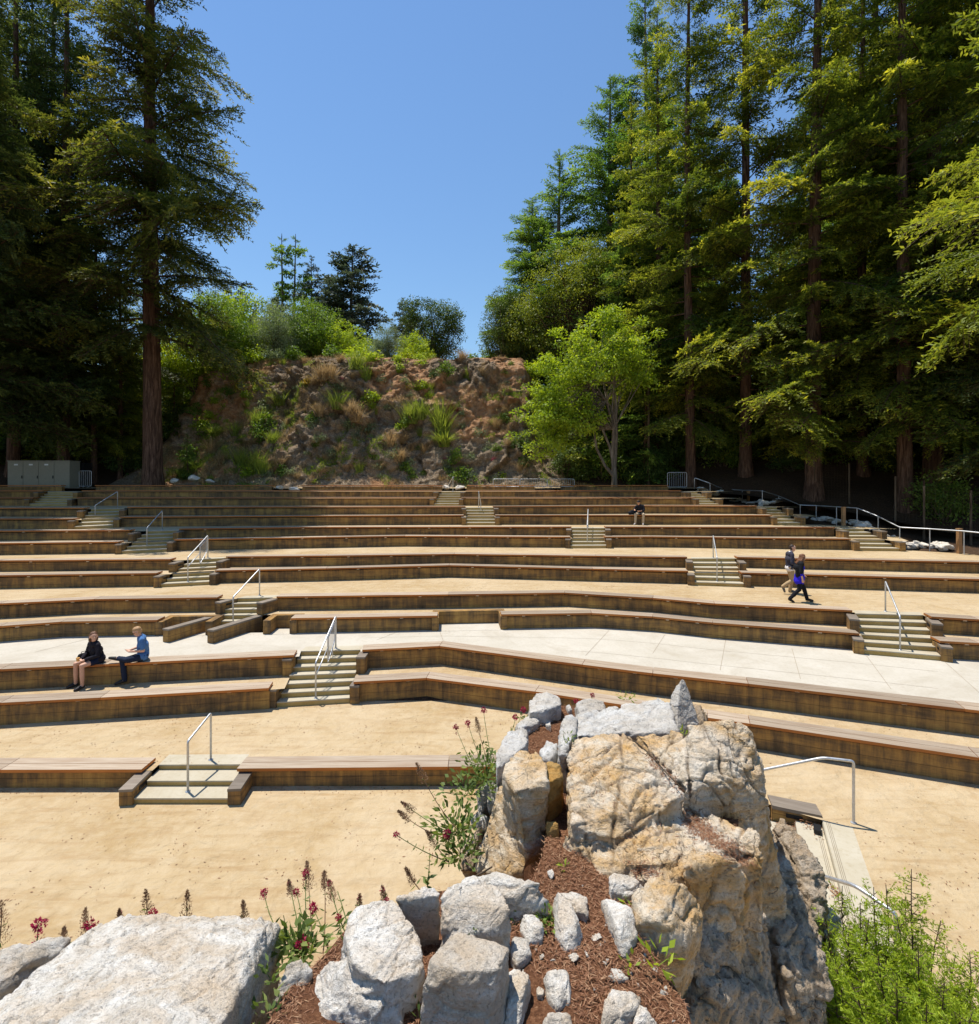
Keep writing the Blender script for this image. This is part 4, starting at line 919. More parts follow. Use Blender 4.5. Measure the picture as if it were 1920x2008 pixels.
# loose rubble in the mulch: many small stones sharing four meshes
PB = []
for i in range(4):
    r_ = random.Random(900+i); b_ = hull_bm([Vector((r_.uniform(-1, 1), r_.uniform(-1, 1), r_.uniform(-.6, .6))).normalized()*r_.uniform(.022, .036) for k in range(11)]); me = bpy.data.meshes.new('pebble'); b_.to_mesh(me); b_.free(); me = rough(remesh(me, .006, 0), .006, 4, 60+i); me.materials.clear(); me.materials.append(M['white_rock']); PB.append(me)
rp = random.Random(44); k = 0
while k < 85:
    u, v = rp.uniform(800, 1360), rp.uniform(1720, 2008); q_ = P(u, v, MZ)
    if not inside(np.array([[q_.x, q_.y]]), bed)[0]: continue
    s_ = rp.choice((.35, .45, .6, .8, 1.2)); o = link('pebble', PB[k % 4], None, (q_.x, q_.y, mulch_z(q_.x, q_.y)+.008*s_)); o.scale = (s_*1.2, s_, s_*.8); o.rotation_euler = (rp.uniform(-.5, .5), rp.uniform(-.5, .5), rp.uniform(0, 6)); tag(o, 'tiny pale pebble scattered among the brown needles', 'pebble', 'tiny pebbles in the needle mulch'); k += 1
# ------------------------------------------------------------------ foliage generators (numpy)
def unit(a): return a/(np.linalg.norm(a, axis=-1, keepdims=True)+1e-9)
def rotz(a):
    c, s = math.cos(a), math.sin(a); return np.array([[c, -s, 0], [s, c, 0], [0, 0, 1.]])
def conifer_branch(L, rng, step, leaf, lw, sp, droop=.28, rise=.10, flat=.9, spray=.30, brush=0.):
    """a bough along +X: sprays of needles left and right, returns leaf arrays and stem polyline"""
    s0 = np.linspace(0, 1, 9); bend = rng.normal(0, .05)*L
    ax = np.stack([s0*L, bend*s0**2, L*(rise*s0-droop*s0**2)], 1)
    A = lambda s: np.stack([s*L, bend*s*s, L*(rise*s-droop*s*s)], -1)
    ps, ds, ts, sd = [], [], [], []
    n = max(5, int(.86*L/step)); stems = []
    for i in range(n):
        s = .14+.86*(i+.5)/n
        for side in (-1, 1):
            tl = L*spray*(1.05-abs(2*s-.85)**1.5*.75)*rng.uniform(.6, 1.25); tl = max(tl, leaf*2)
            b = A(s); d = unit(np.array([rng.uniform(.5, .85), side*rng.uniform(.45, .95), rng.uniform(-.55, .15)]))
            m = max(3, int(tl/sp)); t = (np.arange(m)+rng.uniform(.2, .9, m))/m
            pp = b+d*(t*tl)[:, None]+np.array([0, 0, -1])*(t*t*tl*rng.uniform(.05, .35))[:, None]
            if tl > .5: stems.append((b, pp[-1]))
            for k in (-1, 1):
                lat = unit(np.cross([0, 0, 1], d))*k
                dd = unit(d*.62+lat*.7+rng.normal(0, .34+brush, (m, 3))+np.array([0, 0, -.05]))
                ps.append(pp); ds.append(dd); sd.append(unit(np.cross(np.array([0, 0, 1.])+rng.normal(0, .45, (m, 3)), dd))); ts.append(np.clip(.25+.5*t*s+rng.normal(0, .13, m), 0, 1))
    # tip
    p = np.concatenate(ps); d = np.concatenate(ds); w = np.concatenate(sd); t = np.concatenate(ts)
    n = len(p); V, Fc = kites(p, d, w, leaf*rng.uniform(.7, 1.3, n), lw*rng.uniform(.8, 1.2, n))
    return V, np.repeat(t, 4), ax, stems
def tube_np(pts, r, n=5):
    pts = np.asarray(pts, float); r = np.asarray(r, float)
    if r.ndim == 0: r = np.full(len(pts), r)
    t = unit(np.gradient(pts, axis=0)); ref = np.array([0, 0, 1.]) if abs(t[0, 2]) < .9 else np.array([1., 0, 0])
    a = unit(np.cross(t, ref)); b = np.cross(t, a); k = np.arange(n)*2*np.pi/n
    V = pts[:, None]+(a[:, None]*np.cos(k)[None, :, None]+b[:, None]*np.sin(k)[None, :, None])*r[:, None, None]
    m = len(pts); F_ = []
    i, j = np.meshgrid(np.arange(m-1), np.arange(n), indexing='ij'); j2 = (j+1) % n
    Fc = np.stack([i*n+j, i*n+j2, (i+1)*n+j2, (i+1)*n+j], -1).reshape(-1, 4)
    return V.reshape(-1, 3), Fc
class Acc:
    def __init__(s): s.V, s.F, s.T, s.n = [], [], [], 0
    def add(s, V, Fc, t=None): s.V.append(V); s.F.append(Fc+s.n); s.n += len(V); s.T.append(np.full(len(V), .5) if t is None else t)
    def quads(s, V, t): s.add(V, np.arange(len(V)).reshape(-1, 4), t)
    def mesh(s, name, mat, smooth=False): return mesh_np(name, np.concatenate(s.V), np.concatenate(s.F), mat, smooth, {'tint': np.concatenate(s.T)})
BT = {}
def templates(kind):
    if kind in BT: return BT[kind]
    rng = np.random.default_rng(abs(hash(kind)) % 1000 if False else sum(map(ord, kind)))
    o = dict(redwood=dict(step=.21, leaf=.24, lw=.085, sp=.10, droop=.24, rise=.08, spray=.32),
             fir=dict(step=.22, leaf=.26, lw=.10, sp=.10, droop=.12, rise=.16, spray=.36, brush=.25),
             near=dict(step=.13, leaf=.10, lw=.032, sp=.055, droop=.26, rise=.06, spray=.28),
             far=dict(step=.36, leaf=.46, lw=.20, sp=.17, droop=.18, rise=.1, spray=.36, brush=.15))[kind]
    BT[kind] = {L: [conifer_branch(L, rng, **o) for _ in range(4)] for L in (1.6, 3.2, 5.5, 8.)}
    return BT[kind]
def conifer_mesh(name, kind, H, zb, R, seed, leafmat, barkmat, r0, nb=None, top=.06, low_len=.8, sparse=0., lean=0., shape=.75, side=None, gap=.33):
    """returns (trunk mesh, crown mesh) of a conifer of height H with crown from zb up"""
    rng = np.random.default_rng(seed); T = templates(kind); cr, tr = Acc(), Acc()
    hs = np.linspace(-1.2, H, 40); u = np.clip(hs/H, 0, 1)
    wob = np.stack([np.sin(u*5+seed)*.12+lean*(1-u)**3, np.cos(u*4+seed*2)*.10, np.zeros(40)], 1)
    axis = lambda h: np.array([np.interp(h, hs, wob[:, 0]), np.interp(h, hs, wob[:, 1]), h])
    rad = r0*(1-u)**.85*(1+.38*np.exp(-np.clip(hs, 0, 99)/.6))+.02
    k = 16; a = np.arange(k)*2*np.pi/k
    ring = np.stack([np.cos(a), np.sin(a), a*0], 1)
    flute = 1+.07*np.sin(a*5+seed)+.05*np.sin(a*8)
    V = (np.stack([wob[:, 0], wob[:, 1], hs], 1)[:, None]+ring[None]*(rad[:, None]*flute[None])[:, :, None])
    V = V+rng.normal(0, .012, V.shape)
    i, j = np.meshgrid(np.arange(39), np.arange(k), indexing='ij'); j2 = (j+1) % k
    tr.add(V.reshape(-1, 3), np.stack([i*k+j, i*k+j2, (i+1)*k+j2, (i+1)*k+j], -1).reshape(-1, 4))
    nb = nb or int((H-zb)/gap); az = rng.uniform(0, 6.28)
    for b in range(nb):
        f = (b+rng.uniform(0, 1))/nb; h = zb+(H-zb)*f
        az += 2.4+rng.normal(0, .5)
        if rng.random() < sparse: continue
        prof = (1-f)**shape*min(1, low_len+f*2.2)+top
        L = R*prof*(rng.uniform(.45, 1.2) if rng.random() < .8 else rng.uniform(.2, .5))
        if side is not None: L *= 1+side[1]*math.cos(az-side[0])
        if L < .35: L = .35
        key = min(T, key=lambda q: abs(math.log(q/L))); V, t, ax, stems = T[key][rng.integers(4)]
        s = L/key; pitch = math.radians(rng.normal(-6+48*f**2, 10)); roll = rng.normal(0, .38)
        cp, sp_ = math.cos(pitch), math.sin(pitch); crl, srl = math.cos(roll), math.sin(roll)
        Rm = rotz(az)@np.array([[cp, 0, -sp_], [0, 1, 0], [sp_, 0, cp]])@np.array([[1, 0, 0], [0, crl, -srl], [0, srl, crl]])
        o = axis(h)
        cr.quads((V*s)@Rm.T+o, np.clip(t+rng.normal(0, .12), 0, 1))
        st, fc = tube_np((ax*s)@Rm.T+o, np.linspace(.045, .008, len(ax))*max(.5, L/4.), 4); tr.add(st, fc)
        if L > 2.:
            for q0, q1 in stems[::2]:
                st, fc = tube_np((np.array([q0, (q0+q1)/2, q1])*s)@Rm.T+o, .007*L/4, 3); tr.add(st, fc)
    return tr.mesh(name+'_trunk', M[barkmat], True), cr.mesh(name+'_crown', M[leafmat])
def clump(rng, n, R, leaf, lw, flatten=.7, up=1.0):
    d = unit(rng.normal(0, 1, (n, 3))); r = R*rng.uniform(.25, 1, n)**.6
    p = d*r[:, None]*np.array([1, 1, flatten]); dr = unit(d*.6+rng.normal(0, .55, (n, 3))+np.array([0, 0, -.15]))
    nr = unit(d*.5+np.array([0, 0, 1.])*up+rng.normal(0, .4, (n, 3)))
    V, _ = kites(p, dr, unit(np.cross(nr, dr)), leaf*rng.uniform(.6, 1.3, n), lw*rng.uniform(.7, 1.2, n))
    t = np.clip(.45+rng.normal(0, .2, n), 0, 1)
    return V, np.repeat(t, 4)
CT = {}
def clumps(n, leaf, lw, fl=.7):
    k = (n, leaf, lw, fl)
    if k not in CT:
        rng = np.random.default_rng(int(n*7+leaf*1000)); CT[k] = [clump(rng, n, 1., leaf, lw, fl) for _ in range(5)]
    return CT[k]
def broadleaf_mesh(name, lobes, seed, leafmat, barkmat, n, cl_r, leaf, lw, npl, trunk, limb_r=.1, fl=.6, shell=.55):
    """lobes: (centre, radii) in tree space; clumps of leaves spread through them, limbs reach into them"""
    rng = np.random.default_rng(seed); cr, tr = Acc(), Acc(); T = clumps(npl, leaf/cl_r, lw/cl_r, fl)
    vol = np.array([r[0]*r[1]*r[2] for c, r in lobes])**.75; w = vol/vol.sum(); fork = np.array(trunk[-1][:3])
    tp = np.array([q[:3] for q in trunk]); st, fc = tube_np(tp, np.array([q[3] for q in trunk]), 10); tr.add(st, fc)
    for i in range(n):
        k = rng.choice(len(lobes), p=w); c, r = lobes[k]
        d = unit(rng.normal(0, 1, 3)); rr = rng.uniform(0, 1)**shell
        wob = 1+.28*float(noise3(np.array([d*2.3+seed+k])) [0])
        p = np.array(c)+d*np.array(r)*rr*wob
        V, t = T[rng.integers(5)]; s = cl_r*rng.uniform(.6, 1.25)
        cr.quads((V*s)@rotz(rng.uniform(0, 6.28)).T+p, np.clip(t+rng.normal(0, .13), 0, 1))
        if rng.random() < .22:
            a = np.array(trunk[rng.integers(max(0, len(trunk)-3), len(trunk))][:3]); m = (a+p)/2+np.array([0, 0, -.12])*np.linalg.norm(p-a)*rng.uniform(-.6, 1)
            st, fc = tube_np(np.array([a, (a+m)/2+rng.normal(0, .05, 3), m, (m+p)/2+rng.normal(0, .08, 3), p]), np.linspace(limb_r, .012, 5)*rng.uniform(.4, 1), 5); tr.add(st, fc)
    return tr.mesh(name+'_trunk', M[barkmat], True), cr.mesh(name+'_crown', M[leafmat])
def tree(name, label, meshes, loc, rz=0., s=1., group=None, cat='tree', sz=None):
    o = empty(name, loc, label, cat, group); o.rotation_euler.z = rz; o.scale = (s, s, sz or s)
    link('trunk', meshes[0], o); link('crown', meshes[1], o); return o
# ------------------------------------------------------------------ hillside behind and beside the seating
GY = [0, 10.8, 11.2, 15, 19, 23.3, 27.7, 31, 35, 38, 60]; GZ = [0, 0, .3, 1.2, 2.0, 2.9, 3.75, 4.6, 5.4, 5.6, 5.8]
def base_line(x):
    y = np.full_like(x, 39.6)
    y = np.where(x > 12, 40.2-(x-12)*1.1, y); y = np.where(x < -26, 39.6-(-26-x)*.45, y)
    y = np.where(x > 23.5, np.maximum(27.5-(x-23.5)*.8, 4), y); return np.maximum(y, 4)
XS = np.concatenate([np.linspace(-150, -30, 40, endpoint=False), np.linspace(-30, -23.5, 34, endpoint=False), np.linspace(-23.5, 5.5, 230, endpoint=False), np.linspace(5.5, 30, 90, endpoint=False), np.linspace(30, 150, 40)])
cl_s = np.concatenate([np.linspace(0, 1, 120), np.linspace(1.03, 2, 34)])
cx = [0, .10, .45, .8, 1.0, 1.2, 2.0]
cy = [-.4, .9, 3.2, 5.6, 7.6, 15., 160.]; cz = [0, 1.1, 5.6, 10.0, 11.5, 11.9, 26.]
sy = [-.4, 1.6, 8., 17., 24., 36., 160.]; sz = [0, .25, 2.6, 6.8, 10.2, 12.5, 34.]
Xg, Sg = np.meshgrid(XS, cl_s)
wc = np.clip((Xg+29.5)/4.5, 0, 1)*np.clip((7.0-Xg)/4.5, 0, 1); wc = wc*wc*(3-2*wc)
cyv, czv = np.interp(Sg, cx, cy), np.interp(Sg, cx, cz); syv, szv = np.interp(Sg, cx, sy), np.interp(Sg, cx, sz)
Yb = base_line(Xg); gz0 = np.interp(Yb, GY, GZ)
cyv = cyv*(1+.55*np.clip((-15.5-Xg)/6, 0, 1)*np.clip(1.4-Sg, 0, 1))
Y = Yb+cyv*wc+syv*(1-wc); Z = gz0-.15+czv*wc+szv*(1-wc)
crest = np.clip(Sg/.3, 0, 1)
p = np.stack([Xg, Y, Z], -1).reshape(-1, 3)
fv, fe = facet(p*np.array([1, .8, .75])+noise3(p*.5)[:, None]*.5, 1.9, 3); fv2, fe2 = facet(p*np.array([1, 1, .8])+noise3(p*.9)[:, None]*.3, .75, 9)
mask = (np.clip(Sg, 0, 1)*np.clip((1.02-Sg)/.22, 0, 1)).ravel()**.4*wc.ravel()
rockm = np.clip(.46+1.1*noise3(p*np.array([.16, .16, .22])+2.2)+.35*np.interp(Z.ravel()-gz0.ravel(), [0, 3, 7, 9.5, 11], [.55, .5, .1, -.6, -1.2])+.45*np.exp(-((Xg.ravel()+13.5)/3)**2), 0, 1)
d = mask*(1.1*fv+.55*fv2-.16*np.exp(-(fe/.04)**2)-.08*np.exp(-(fe2/.05)**2)+.55*fbm(p*.45, 4)+.32*fbm(p*1.9, 4, .6)+.2*(ridged(p*np.array([.8, .8, 1.3]), 4)-1))
d = d*(.55+.75*rockm)+(1-wc.ravel())*.6*fbm(p*.22, 3)*np.clip(Sg.ravel()*5, 0, 1)
Yd = (Y.ravel()-d*.85); Zd = Z.ravel()+d*.30*mask+.0
# a bulging buttress in the middle and a gully left of it
g1 = np.exp(-((Xg.ravel()+12.6)/3.2)**2)*mask; g2 = np.exp(-((Xg.ravel()+17.3)/1.5)**2)*mask; g3 = np.exp(-((Xg.ravel()+5.6)/1.0)**2)*mask
Yd = Yd-g1*.9+g2*1.2+g3*.9
V = np.stack([Xg.ravel(), Yd, Zd], 1)
nx = len(XS); i, j = np.meshgrid(np.arange(len(cl_s)-1), np.arange(nx-1), indexing='ij')
Fc = np.stack([i*nx+j, i*nx+j+1, (i+1)*nx+j+1, (i+1)*nx+j], -1).reshape(-1, 4)
green = np.clip(.28+.5*noise3(p*.3+7)+.30*np.exp(-((Xg.ravel()+18)/3.5)**2)-.3*np.clip(Zd-14, 0, 1), 0, 1)
matidx = (wc[:-1, :-1].ravel() < .08).astype(np.int32)
me = mesh_np('hillside', V, Fc, [M['hill'], M['duff']], True, {'rock': rockm, 'green': green}, matidx)
HILL = tag(link('hillside', me), kind='structure')
HB = BVHTree.FromPolygons([tuple(q) for q in V], [tuple(f) for f in Fc])
def hill_z(x, y):
    h = HB.ray_cast(Vector((x, y, 200)), Vector((0, 0, -1)))
    return h[0].z if h[0] is not None else float(np.interp(y, GY, GZ))-.2
CAMP = Vector((0, 0, EYE))
def hill_at(u, v):
    d = Vector(((u-UC)/F, 1, -(v-VH)/F)).normalized(); h = HB.ray_cast(CAMP, d); return h[0]
# ground under and round the seating, out to the horizon
xs = np.concatenate([np.linspace(-900, -70, 8), np.linspace(-60, 60, 61), np.linspace(70, 900, 8)]); ys = np.concatenate([np.linspace(-300, -20, 5), np.linspace(-14, 46, 61), np.linspace(60, 900, 8)])
Xt, Yt = np.meshgrid(xs, ys); Zt = np.interp(Yt, GY, GZ)-.75
Zt = np.where((Xt > 23) & (Yt < 30), Zt+np.clip((Xt-23)*.1, 0, 3)-0, Zt)
nx = len(xs); i, j = np.meshgrid(np.arange(len(ys)-1), np.arange(nx-1), indexing='ij')
tag(link('terrain', mesh_np('terrain', np.stack([Xt.ravel(), Yt.ravel(), Zt.ravel()], 1), np.stack([i*nx+j, i*nx+j+1, (i+1)*nx+j+1, (i+1)*nx+j], -1).reshape(-1, 4), M['duff'], True)), kind='structure')
# duff bank beyond the guardrail
bank = MB(); L0 = [Vector(f) for f in GUARD]; rows = []
for dx, dz in ((-.25, -.6), (.12, -.08), (.6, .06), (1.6, .12), (3.2, .2), (6., .6)):
    rows.append([Vector((f.x+dx*.80, f.y+dx*.6, f.z+dz+.05*math.sin(f.y*3+dx*5))) for f in L0])
bank.grid(rows); o = bank.build('forest_floor', M['duff'], smooth=True); tag(o, kind='structure')
def ground_any(x, y):
    z = hill_z(x, y); o_ = BKB.ray_cast(Vector((x, y, 100)), Vector((0, 0, -1)))
    return max(z, o_[0].z) if o_[0] is not None else z
BKB = BVHTree.FromPolygons([v.co[:] for v in o.data.vertices], [p.vertices[:] for p in o.data.polygons])

# ------------------------------------------------------------------ forest
PR = {}
def proto(key, *a, **k):
    if key not in PR: PR[key] = conifer_mesh(key, *a, **k)
    return PR[key]
RW = [
 proto('redwood_a', 'redwood', 48, 3.5, 7.2, 1, 'redwood_needles', 'redwood_bark', .47, gap=.18, sparse=.16),
 proto('redwood_b', 'redwood', 46, 5, 6.4, 2, 'redwood_needles', 'redwood_bark', .37, gap=.19, sparse=.18),
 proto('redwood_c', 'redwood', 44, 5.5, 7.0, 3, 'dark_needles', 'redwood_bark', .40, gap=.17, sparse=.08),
 proto('redwood_d', 'redwood', 40, 4, 5.8, 4, 'redwood_needles', 'redwood_bark', .33, gap=.18, sparse=.06)]
FI = [proto('fir_a', 'fir', 40, 2, 7.6, 5, 'fir_needles', 'grey_bark', .45, gap=.18, sparse=.06), proto('fir_b', 'fir', 34, 1.5, 6.6, 6, 'fir_needles', 'grey_bark', .40, gap=.18, sparse=.06)]
YG = [proto('young_a', 'redwood', 13, .6, 3.4, 7, 'redwood_needles', 'redwood_bark', .13, gap=.13), proto('young_b', 'redwood', 10, .4, 2.8, 8, 'fir_needles', 'redwood_bark', .10, gap=.12)]
FAR = [proto('far_a', 'far', 22, 1, 6.6, 9, 'blue_needles', 'grey_bark', .3, gap=.17), proto('far_b', 'far', 18, 3, 3.0, 10, 'blue_needles', 'grey_bark', .22, gap=.2), proto('far_c', 'far', 20, 7, 3.2, 12, 'fir_needles', 'grey_bark', .25, gap=.34, sparse=.2)]
MAIN = conifer_mesh('main_redwood', 'redwood', 54, 11.0, 7.9, 21, 'olive_needles', 'redwood_bark', .60, gap=.165, sparse=.08, shape=.62, low_len=.75, side=(-1.19, .28))
def put(name, label, meshes, u, y, s=1., rz=0., group=None, dz=-.15, sz=None, H=None):
    x = (u-UC)/F*y; z = ground_any(x, y)+dz
    return tree(name, label, meshes, (x, y, z), rz, s, group, 'tree', sz)
gl, gr_ = 'redwoods left of the seating', 'redwoods right of the seating'
put('redwood_tree', 'tallest redwood with straight trunk left of the cliff, boughs against the sky', MAIN, 297, 38.2, 1., .4, gl)
for i, (tx, k, u, y, s, rz) in enumerate((
 ('slim young redwood with bare dark pole trunk left of the tallest redwood', RW[3], 186, 40.5, .62, 1.),
 ('thin dark redwood between slim pole trunk and tallest redwood', RW[3], 235, 41.5, .5, 2.2),
 ('dense redwood added between cabinet and slim pole trunk to shade the upper rows', RW[2], 128, 39.5, 1., 2.2),  # extra tree, added for the shade it casts on the upper-left rows
 ('dark redwood above the metal cabinet', RW[2], 105, 43, .95, 0.),
 ('huge shaded redwood at the left edge behind the cabinet', RW[2], 30, 40, 1., 3.),
 ('shaded redwood cut by the left edge, nearest on that side', RW[2], -60, 33, .95, 4.5),
 ('dark redwood deepest in the left corner', RW[3], 60, 52, 1.1, .7),
 ('dark redwood filling behind the left edge', RW[2], -40, 48, 1.1, 1.9),
 ('shaded redwood out at the upper left corner', RW[2], -150, 38, 1.05, 2.9))): put('redwood_tree', tx, k, u, y, s, rz, gl)
for i, (tx, k, u, y, s, rz) in enumerate((
 ('redwood with pale leaning foot at the head of the guardrail', RW[1], 1352, 39, .92, .3),
 ('dark straight redwood behind the upper guardrail', RW[1], 1463, 38.5, 1.05, 1.7),
 ('sunlit red barked redwood standing right behind the middle of the guardrail', RW[0], 1600, 33.8, .98, 2.6),
 ('slim redwood between the sunlit one and the thick pair', RW[3], 1693, 36, 1., 3.9),
 ('left one of the thick redwood pair at the guardrail bend', RW[1], 1772, 31.0, 1.0, 5.2),
 ('right one of the thick redwood pair at the guardrail bend', RW[0], 1828, 32.5, 1.05, .9),
 ('redwood at the right edge whose bright boughs hang over the fence', RW[0], 1985, 29.5, .92, 2.),
 ('near redwood beyond the right edge, boughs reaching into the upper corner', RW[2], 2110, 25.5, .85, 4.),
 ('grey trunked redwood in the dark left of the guardrail head', RW[3], 1290, 44, .95, 1.1),
 ('thin trunk in the shade right of the bright maple', RW[3], 1240, 47, .8, 2.7),
 ('tall redwood in the second line behind the thick pair', RW[1], 1720, 44, 1.15, 5.5),
 ('tall redwood in the second line near the right edge', RW[2], 1880, 41, 1.1, .2),
 ('dark redwood in the back line behind the thick pair', RW[2], 1640, 58, 1.15, 2.4),
 ('dark redwood in the back line near the right edge', RW[0], 1800, 53, 1.15, 3.5),
 ('dark redwood in the back line at the right edge', RW[2], 1960, 50, 1.2, 4.6))): put('redwood_tree', tx, k, u, y, s, rz, gr_)
for tx, k, u, y, s, rz in (
 ('broad fir with pointed twin top on the left slope of the right forest', FI[0], 1198, 54, 1.35, 1.), ('lowest fir on the left flank of the right forest', FI[1], 1045, 57, 1.1, 4.4),
 ('fir with bright upper boughs between pointed fir and guardrail head redwood', FI[1], 1300, 53, 1.35, 2.),
 ('lower fir filling the left flank of the right forest', FI[1], 1095, 56, 1.2, 3.),
 ('dark fir behind the bright maple', FI[1], 1215, 46, .62, 4.), ('dense fir closing the gap right of the maple', FI[1], 1300, 45, .6, .5), ('dense fir behind the second guardrail trunk', FI[0], 1425, 46, .6, 1.4), ('dense fir left of the sunlit redwood trunk', FI[1], 1530, 42, .58, 2.6), ('dense fir right of the sunlit redwood trunk', FI[1], 1655, 42, .62, 3.4), ('dense fir behind the thick redwood pair', FI[0], 1790, 40, .55, 4.6), ('dense fir at the right edge behind the fence', FI[1], 1905, 38, .62, 5.3), ('dense fir far back at the right edge', FI[0], 2000, 44, .75, .2), ('dense fir far back behind the slim redwood', FI[0], 1580, 54, .8, 2.), ('dense fir far back behind the guardrail head', FI[0], 1380, 60, .85, 3.), ('tall dense fir on the skyline right of the pointed fir', FI[0], 1265, 60, 1.15, 5.)): put('fir_tree', tx, k, u, y, s, rz, 'firs of the right forest', sz={1.35: .90, 1.2: .84, 1.1: .58}.get(s))
k = 0
for tx, m_, u, y, s, rz in (
 ('young conifer in the dark behind the bright maple', YG[0], 1150, 44, 1., 1.), ('young conifer under the guardrail head redwood', YG[1], 1385, 42.5, 1.1, 2.), ('young conifer between second and third guardrail trunks', YG[0], 1520, 40, 1.05, 3.),
 ('young conifer behind the sunlit redwood trunk', YG[1], 1610, 41, 1.2, 4.), ('young conifer left of the thick redwood pair', YG[0], 1710, 39, 1.1, 5.), ('young conifer right of the thick redwood pair', YG[1], 1860, 37, 1.2, .5),
 ('young conifer at the right edge behind the wire fence', YG[0], 1950, 34, 1., 1.5), ('small conifer in the dark right of the maple stems', YG[1], 1265, 42, 1.1, 2.5), ('young conifer deep behind the upper guardrail', YG[0], 1440, 47, 1.3, 3.5), ('young conifer deep behind the middle guardrail', YG[0], 1570, 48, 1.4, 4.5), ('young conifer deep behind the thick pair', YG[0], 1780, 45, 1.4, 5.5), ('young conifer far back near the right edge', YG[0], 1900, 46, 1.5, .9), ('young conifer far back right of the maple', YG[0], 1330, 50, 1.4, 2.1), ('young conifer far back behind slim redwood', YG[0], 1670, 50, 1.5, 2.9),
 ('green lit young conifer right of the tallest redwood trunk', YG[1], 368, 40.6, .36, 1.2), ('young conifer against the slope right of the tallest redwood', YG[0], 340, 46, .6, 2.3), ('shaded young conifer behind the cabinet', YG[0], 130, 42, .9, 3.4), ('young conifer in the left shade behind pole trunks', YG[0], 215, 46, 1.1, 4.1), ('young conifer low in the left corner', YG[1], 40, 43, 1.2, 5.), ('young conifer behind the tallest redwood trunk', YG[0], 290, 49, 1.2, .3), ('young conifer shading the slope at far left', YG[0], -20, 45, 1.4, 1.7), ('young conifer deep in the left shade above the cabinet', YG[0], 110, 52, 1.7, 3.)):
    put('young_conifer', tx, m_, u, y, s, rz, 'young conifers of the understorey')
ND = conifer_mesh('yellow_conifer', 'redwood', 27, 11, 6.5, 33, 'olive_leaf', 'grey_bark', .3, gap=.2, sparse=.1)
put('redwood_tree', 'near tree with bright yellow-green sprays hanging into the upper right corner', ND, 2095, 20.5, 1., .6)
# low dark bushes that close the forest edge
UB = [broadleaf_mesh('bush%d' % i, [((0, 0, 1.6), (2.1, 1.9, 1.7)), ((1.2, .2, 1.0), (1.4, 1.3, 1.1))], 100+i, ['oak_leaf', 'green_leaf'][i % 2], 'twig_bark', 130, .55, .20, .10, 46, [(0, 0, -.2, .06), (0, .05, .6, .05), (.1, 0, 1.2, .03)]) for i in range(3)]
for i, (u, y, s) in enumerate(((1110, 42.5, .9), (1180, 43, 1.1), (1275, 41.5, .9), (1320, 43, 1.), (1420, 41, 1.), (1500, 42, 1.2), (1555, 38, .8), (1640, 38, 1.), (1745, 36, 1.), (1850, 34.5, .9), (1850, 29.3, .85), (1960, 33, 1.), (1690, 41, 1.3), (1580, 44, 1.4), (1790, 40, 1.4), (1880, 38, 1.3), (100, 45, 1.2), (170, 44.5, 1.), (260, 43, .9), (20, 46, 1.3), (-40, 41, 1.), (330, 46, 1.1), (240, 48, 1.3))):
    tx = 'bush lit between wire fence and tree shade at the right' if i == 10 else ('shaded understorey bush on the left slope' if u < 400 else 'shaded understorey bush under the right trees')
    o = put('understorey_bush', tx, UB[1 if i == 10 else i % 3], u, y, s, i*1.3, 'understorey bushes '+('left' if u < 400 else 'right' if i != 10 else 'by the fence')); o['category'] = 'bush'

# broadleaf trees ------------------------------------------------------------------
mt = broadleaf_mesh('maple', [((-2.6, -.6, 8.4), (3.4, 2.6, 3.4)), ((-4.6, -.8, 6.0), (2.6, 2.2, 1.7)), ((.3, 0, 10.2), (2.6, 2.2, 2.7)), ((-5.0, -.8, 3.9), (2.4, 2.0, 1.4)), ((-.6, 0, 12.4), (1.3, 1.2, 1.3)), ((1.9, .2, 8.2), (1.3, 1.4, 1.5)), ((-3.6, -.9, 5.2), (3.0, 2.2, 1.5))], 41, 'bright_leaf', 'grey_bark', 430, .62, .20, .13, 60,
   [(0, 0, -.3, .22), (0, 0, 1.6, .19), (-.1, 0, 2.6, .15), (-.05, 0, 4.6, .11), (-.6, -.1, 6.6, .08), (-1.6, -.3, 8., .05)], .07, .42, .5)
def add_stems(mesh, paths):
    V0 = np.empty(len(mesh.vertices)*3, np.float32); mesh.vertices.foreach_get('co', V0); F0 = np.array([list(p.vertices) for p in mesh.polygons])
    a = Acc(); a.add(V0.reshape(-1, 3), F0)
    for pts, r0, r1 in paths: V, f = tube_np(pts, np.linspace(r0, r1, len(pts)), 8); a.add(V, f)
    nm, mm = mesh.name, mesh.materials[0]; bpy.data.meshes.remove(mesh); return mesh_np(nm, np.concatenate(a.V), np.concatenate(a.F), mm, True)
mt = (add_stems(mt[0], [([(0, 0, 1.2), (-.7, -.1, 2.0), (-1.3, -.2, 3.2), (-1.55, -.2, 4.6), (-2.4, -.4, 5.6), (-4.2, -.7, 6.2)], .13, .03), ([(-1.5, -.2, 4.5), (-2.6, -.3, 5.1), (-4.4, -.6, 4.6)], .06, .015), ([(0, 0, 1.9), (-.35, 0, 3.4), (-1.1, 0, 5.2), (-1.5, 0, 7.5), (-2.8, -.4, 9.)], .12, .03), ([(.02, 0, 1.9), (.15, 0, 4.), (.1, 0, 6.5), (.0, 0, 8.6), (-.2, 0, 11.5)], .13, .02), ([(.1, 0, 4.8), (-.3, 0, 6.3), (-1.4, -.2, 7.6)], .07, .02), ([(.12, 0, 5.6), (.5, .1, 7.4), (1.6, .2, 8.6)], .06, .015)]), mt[1])
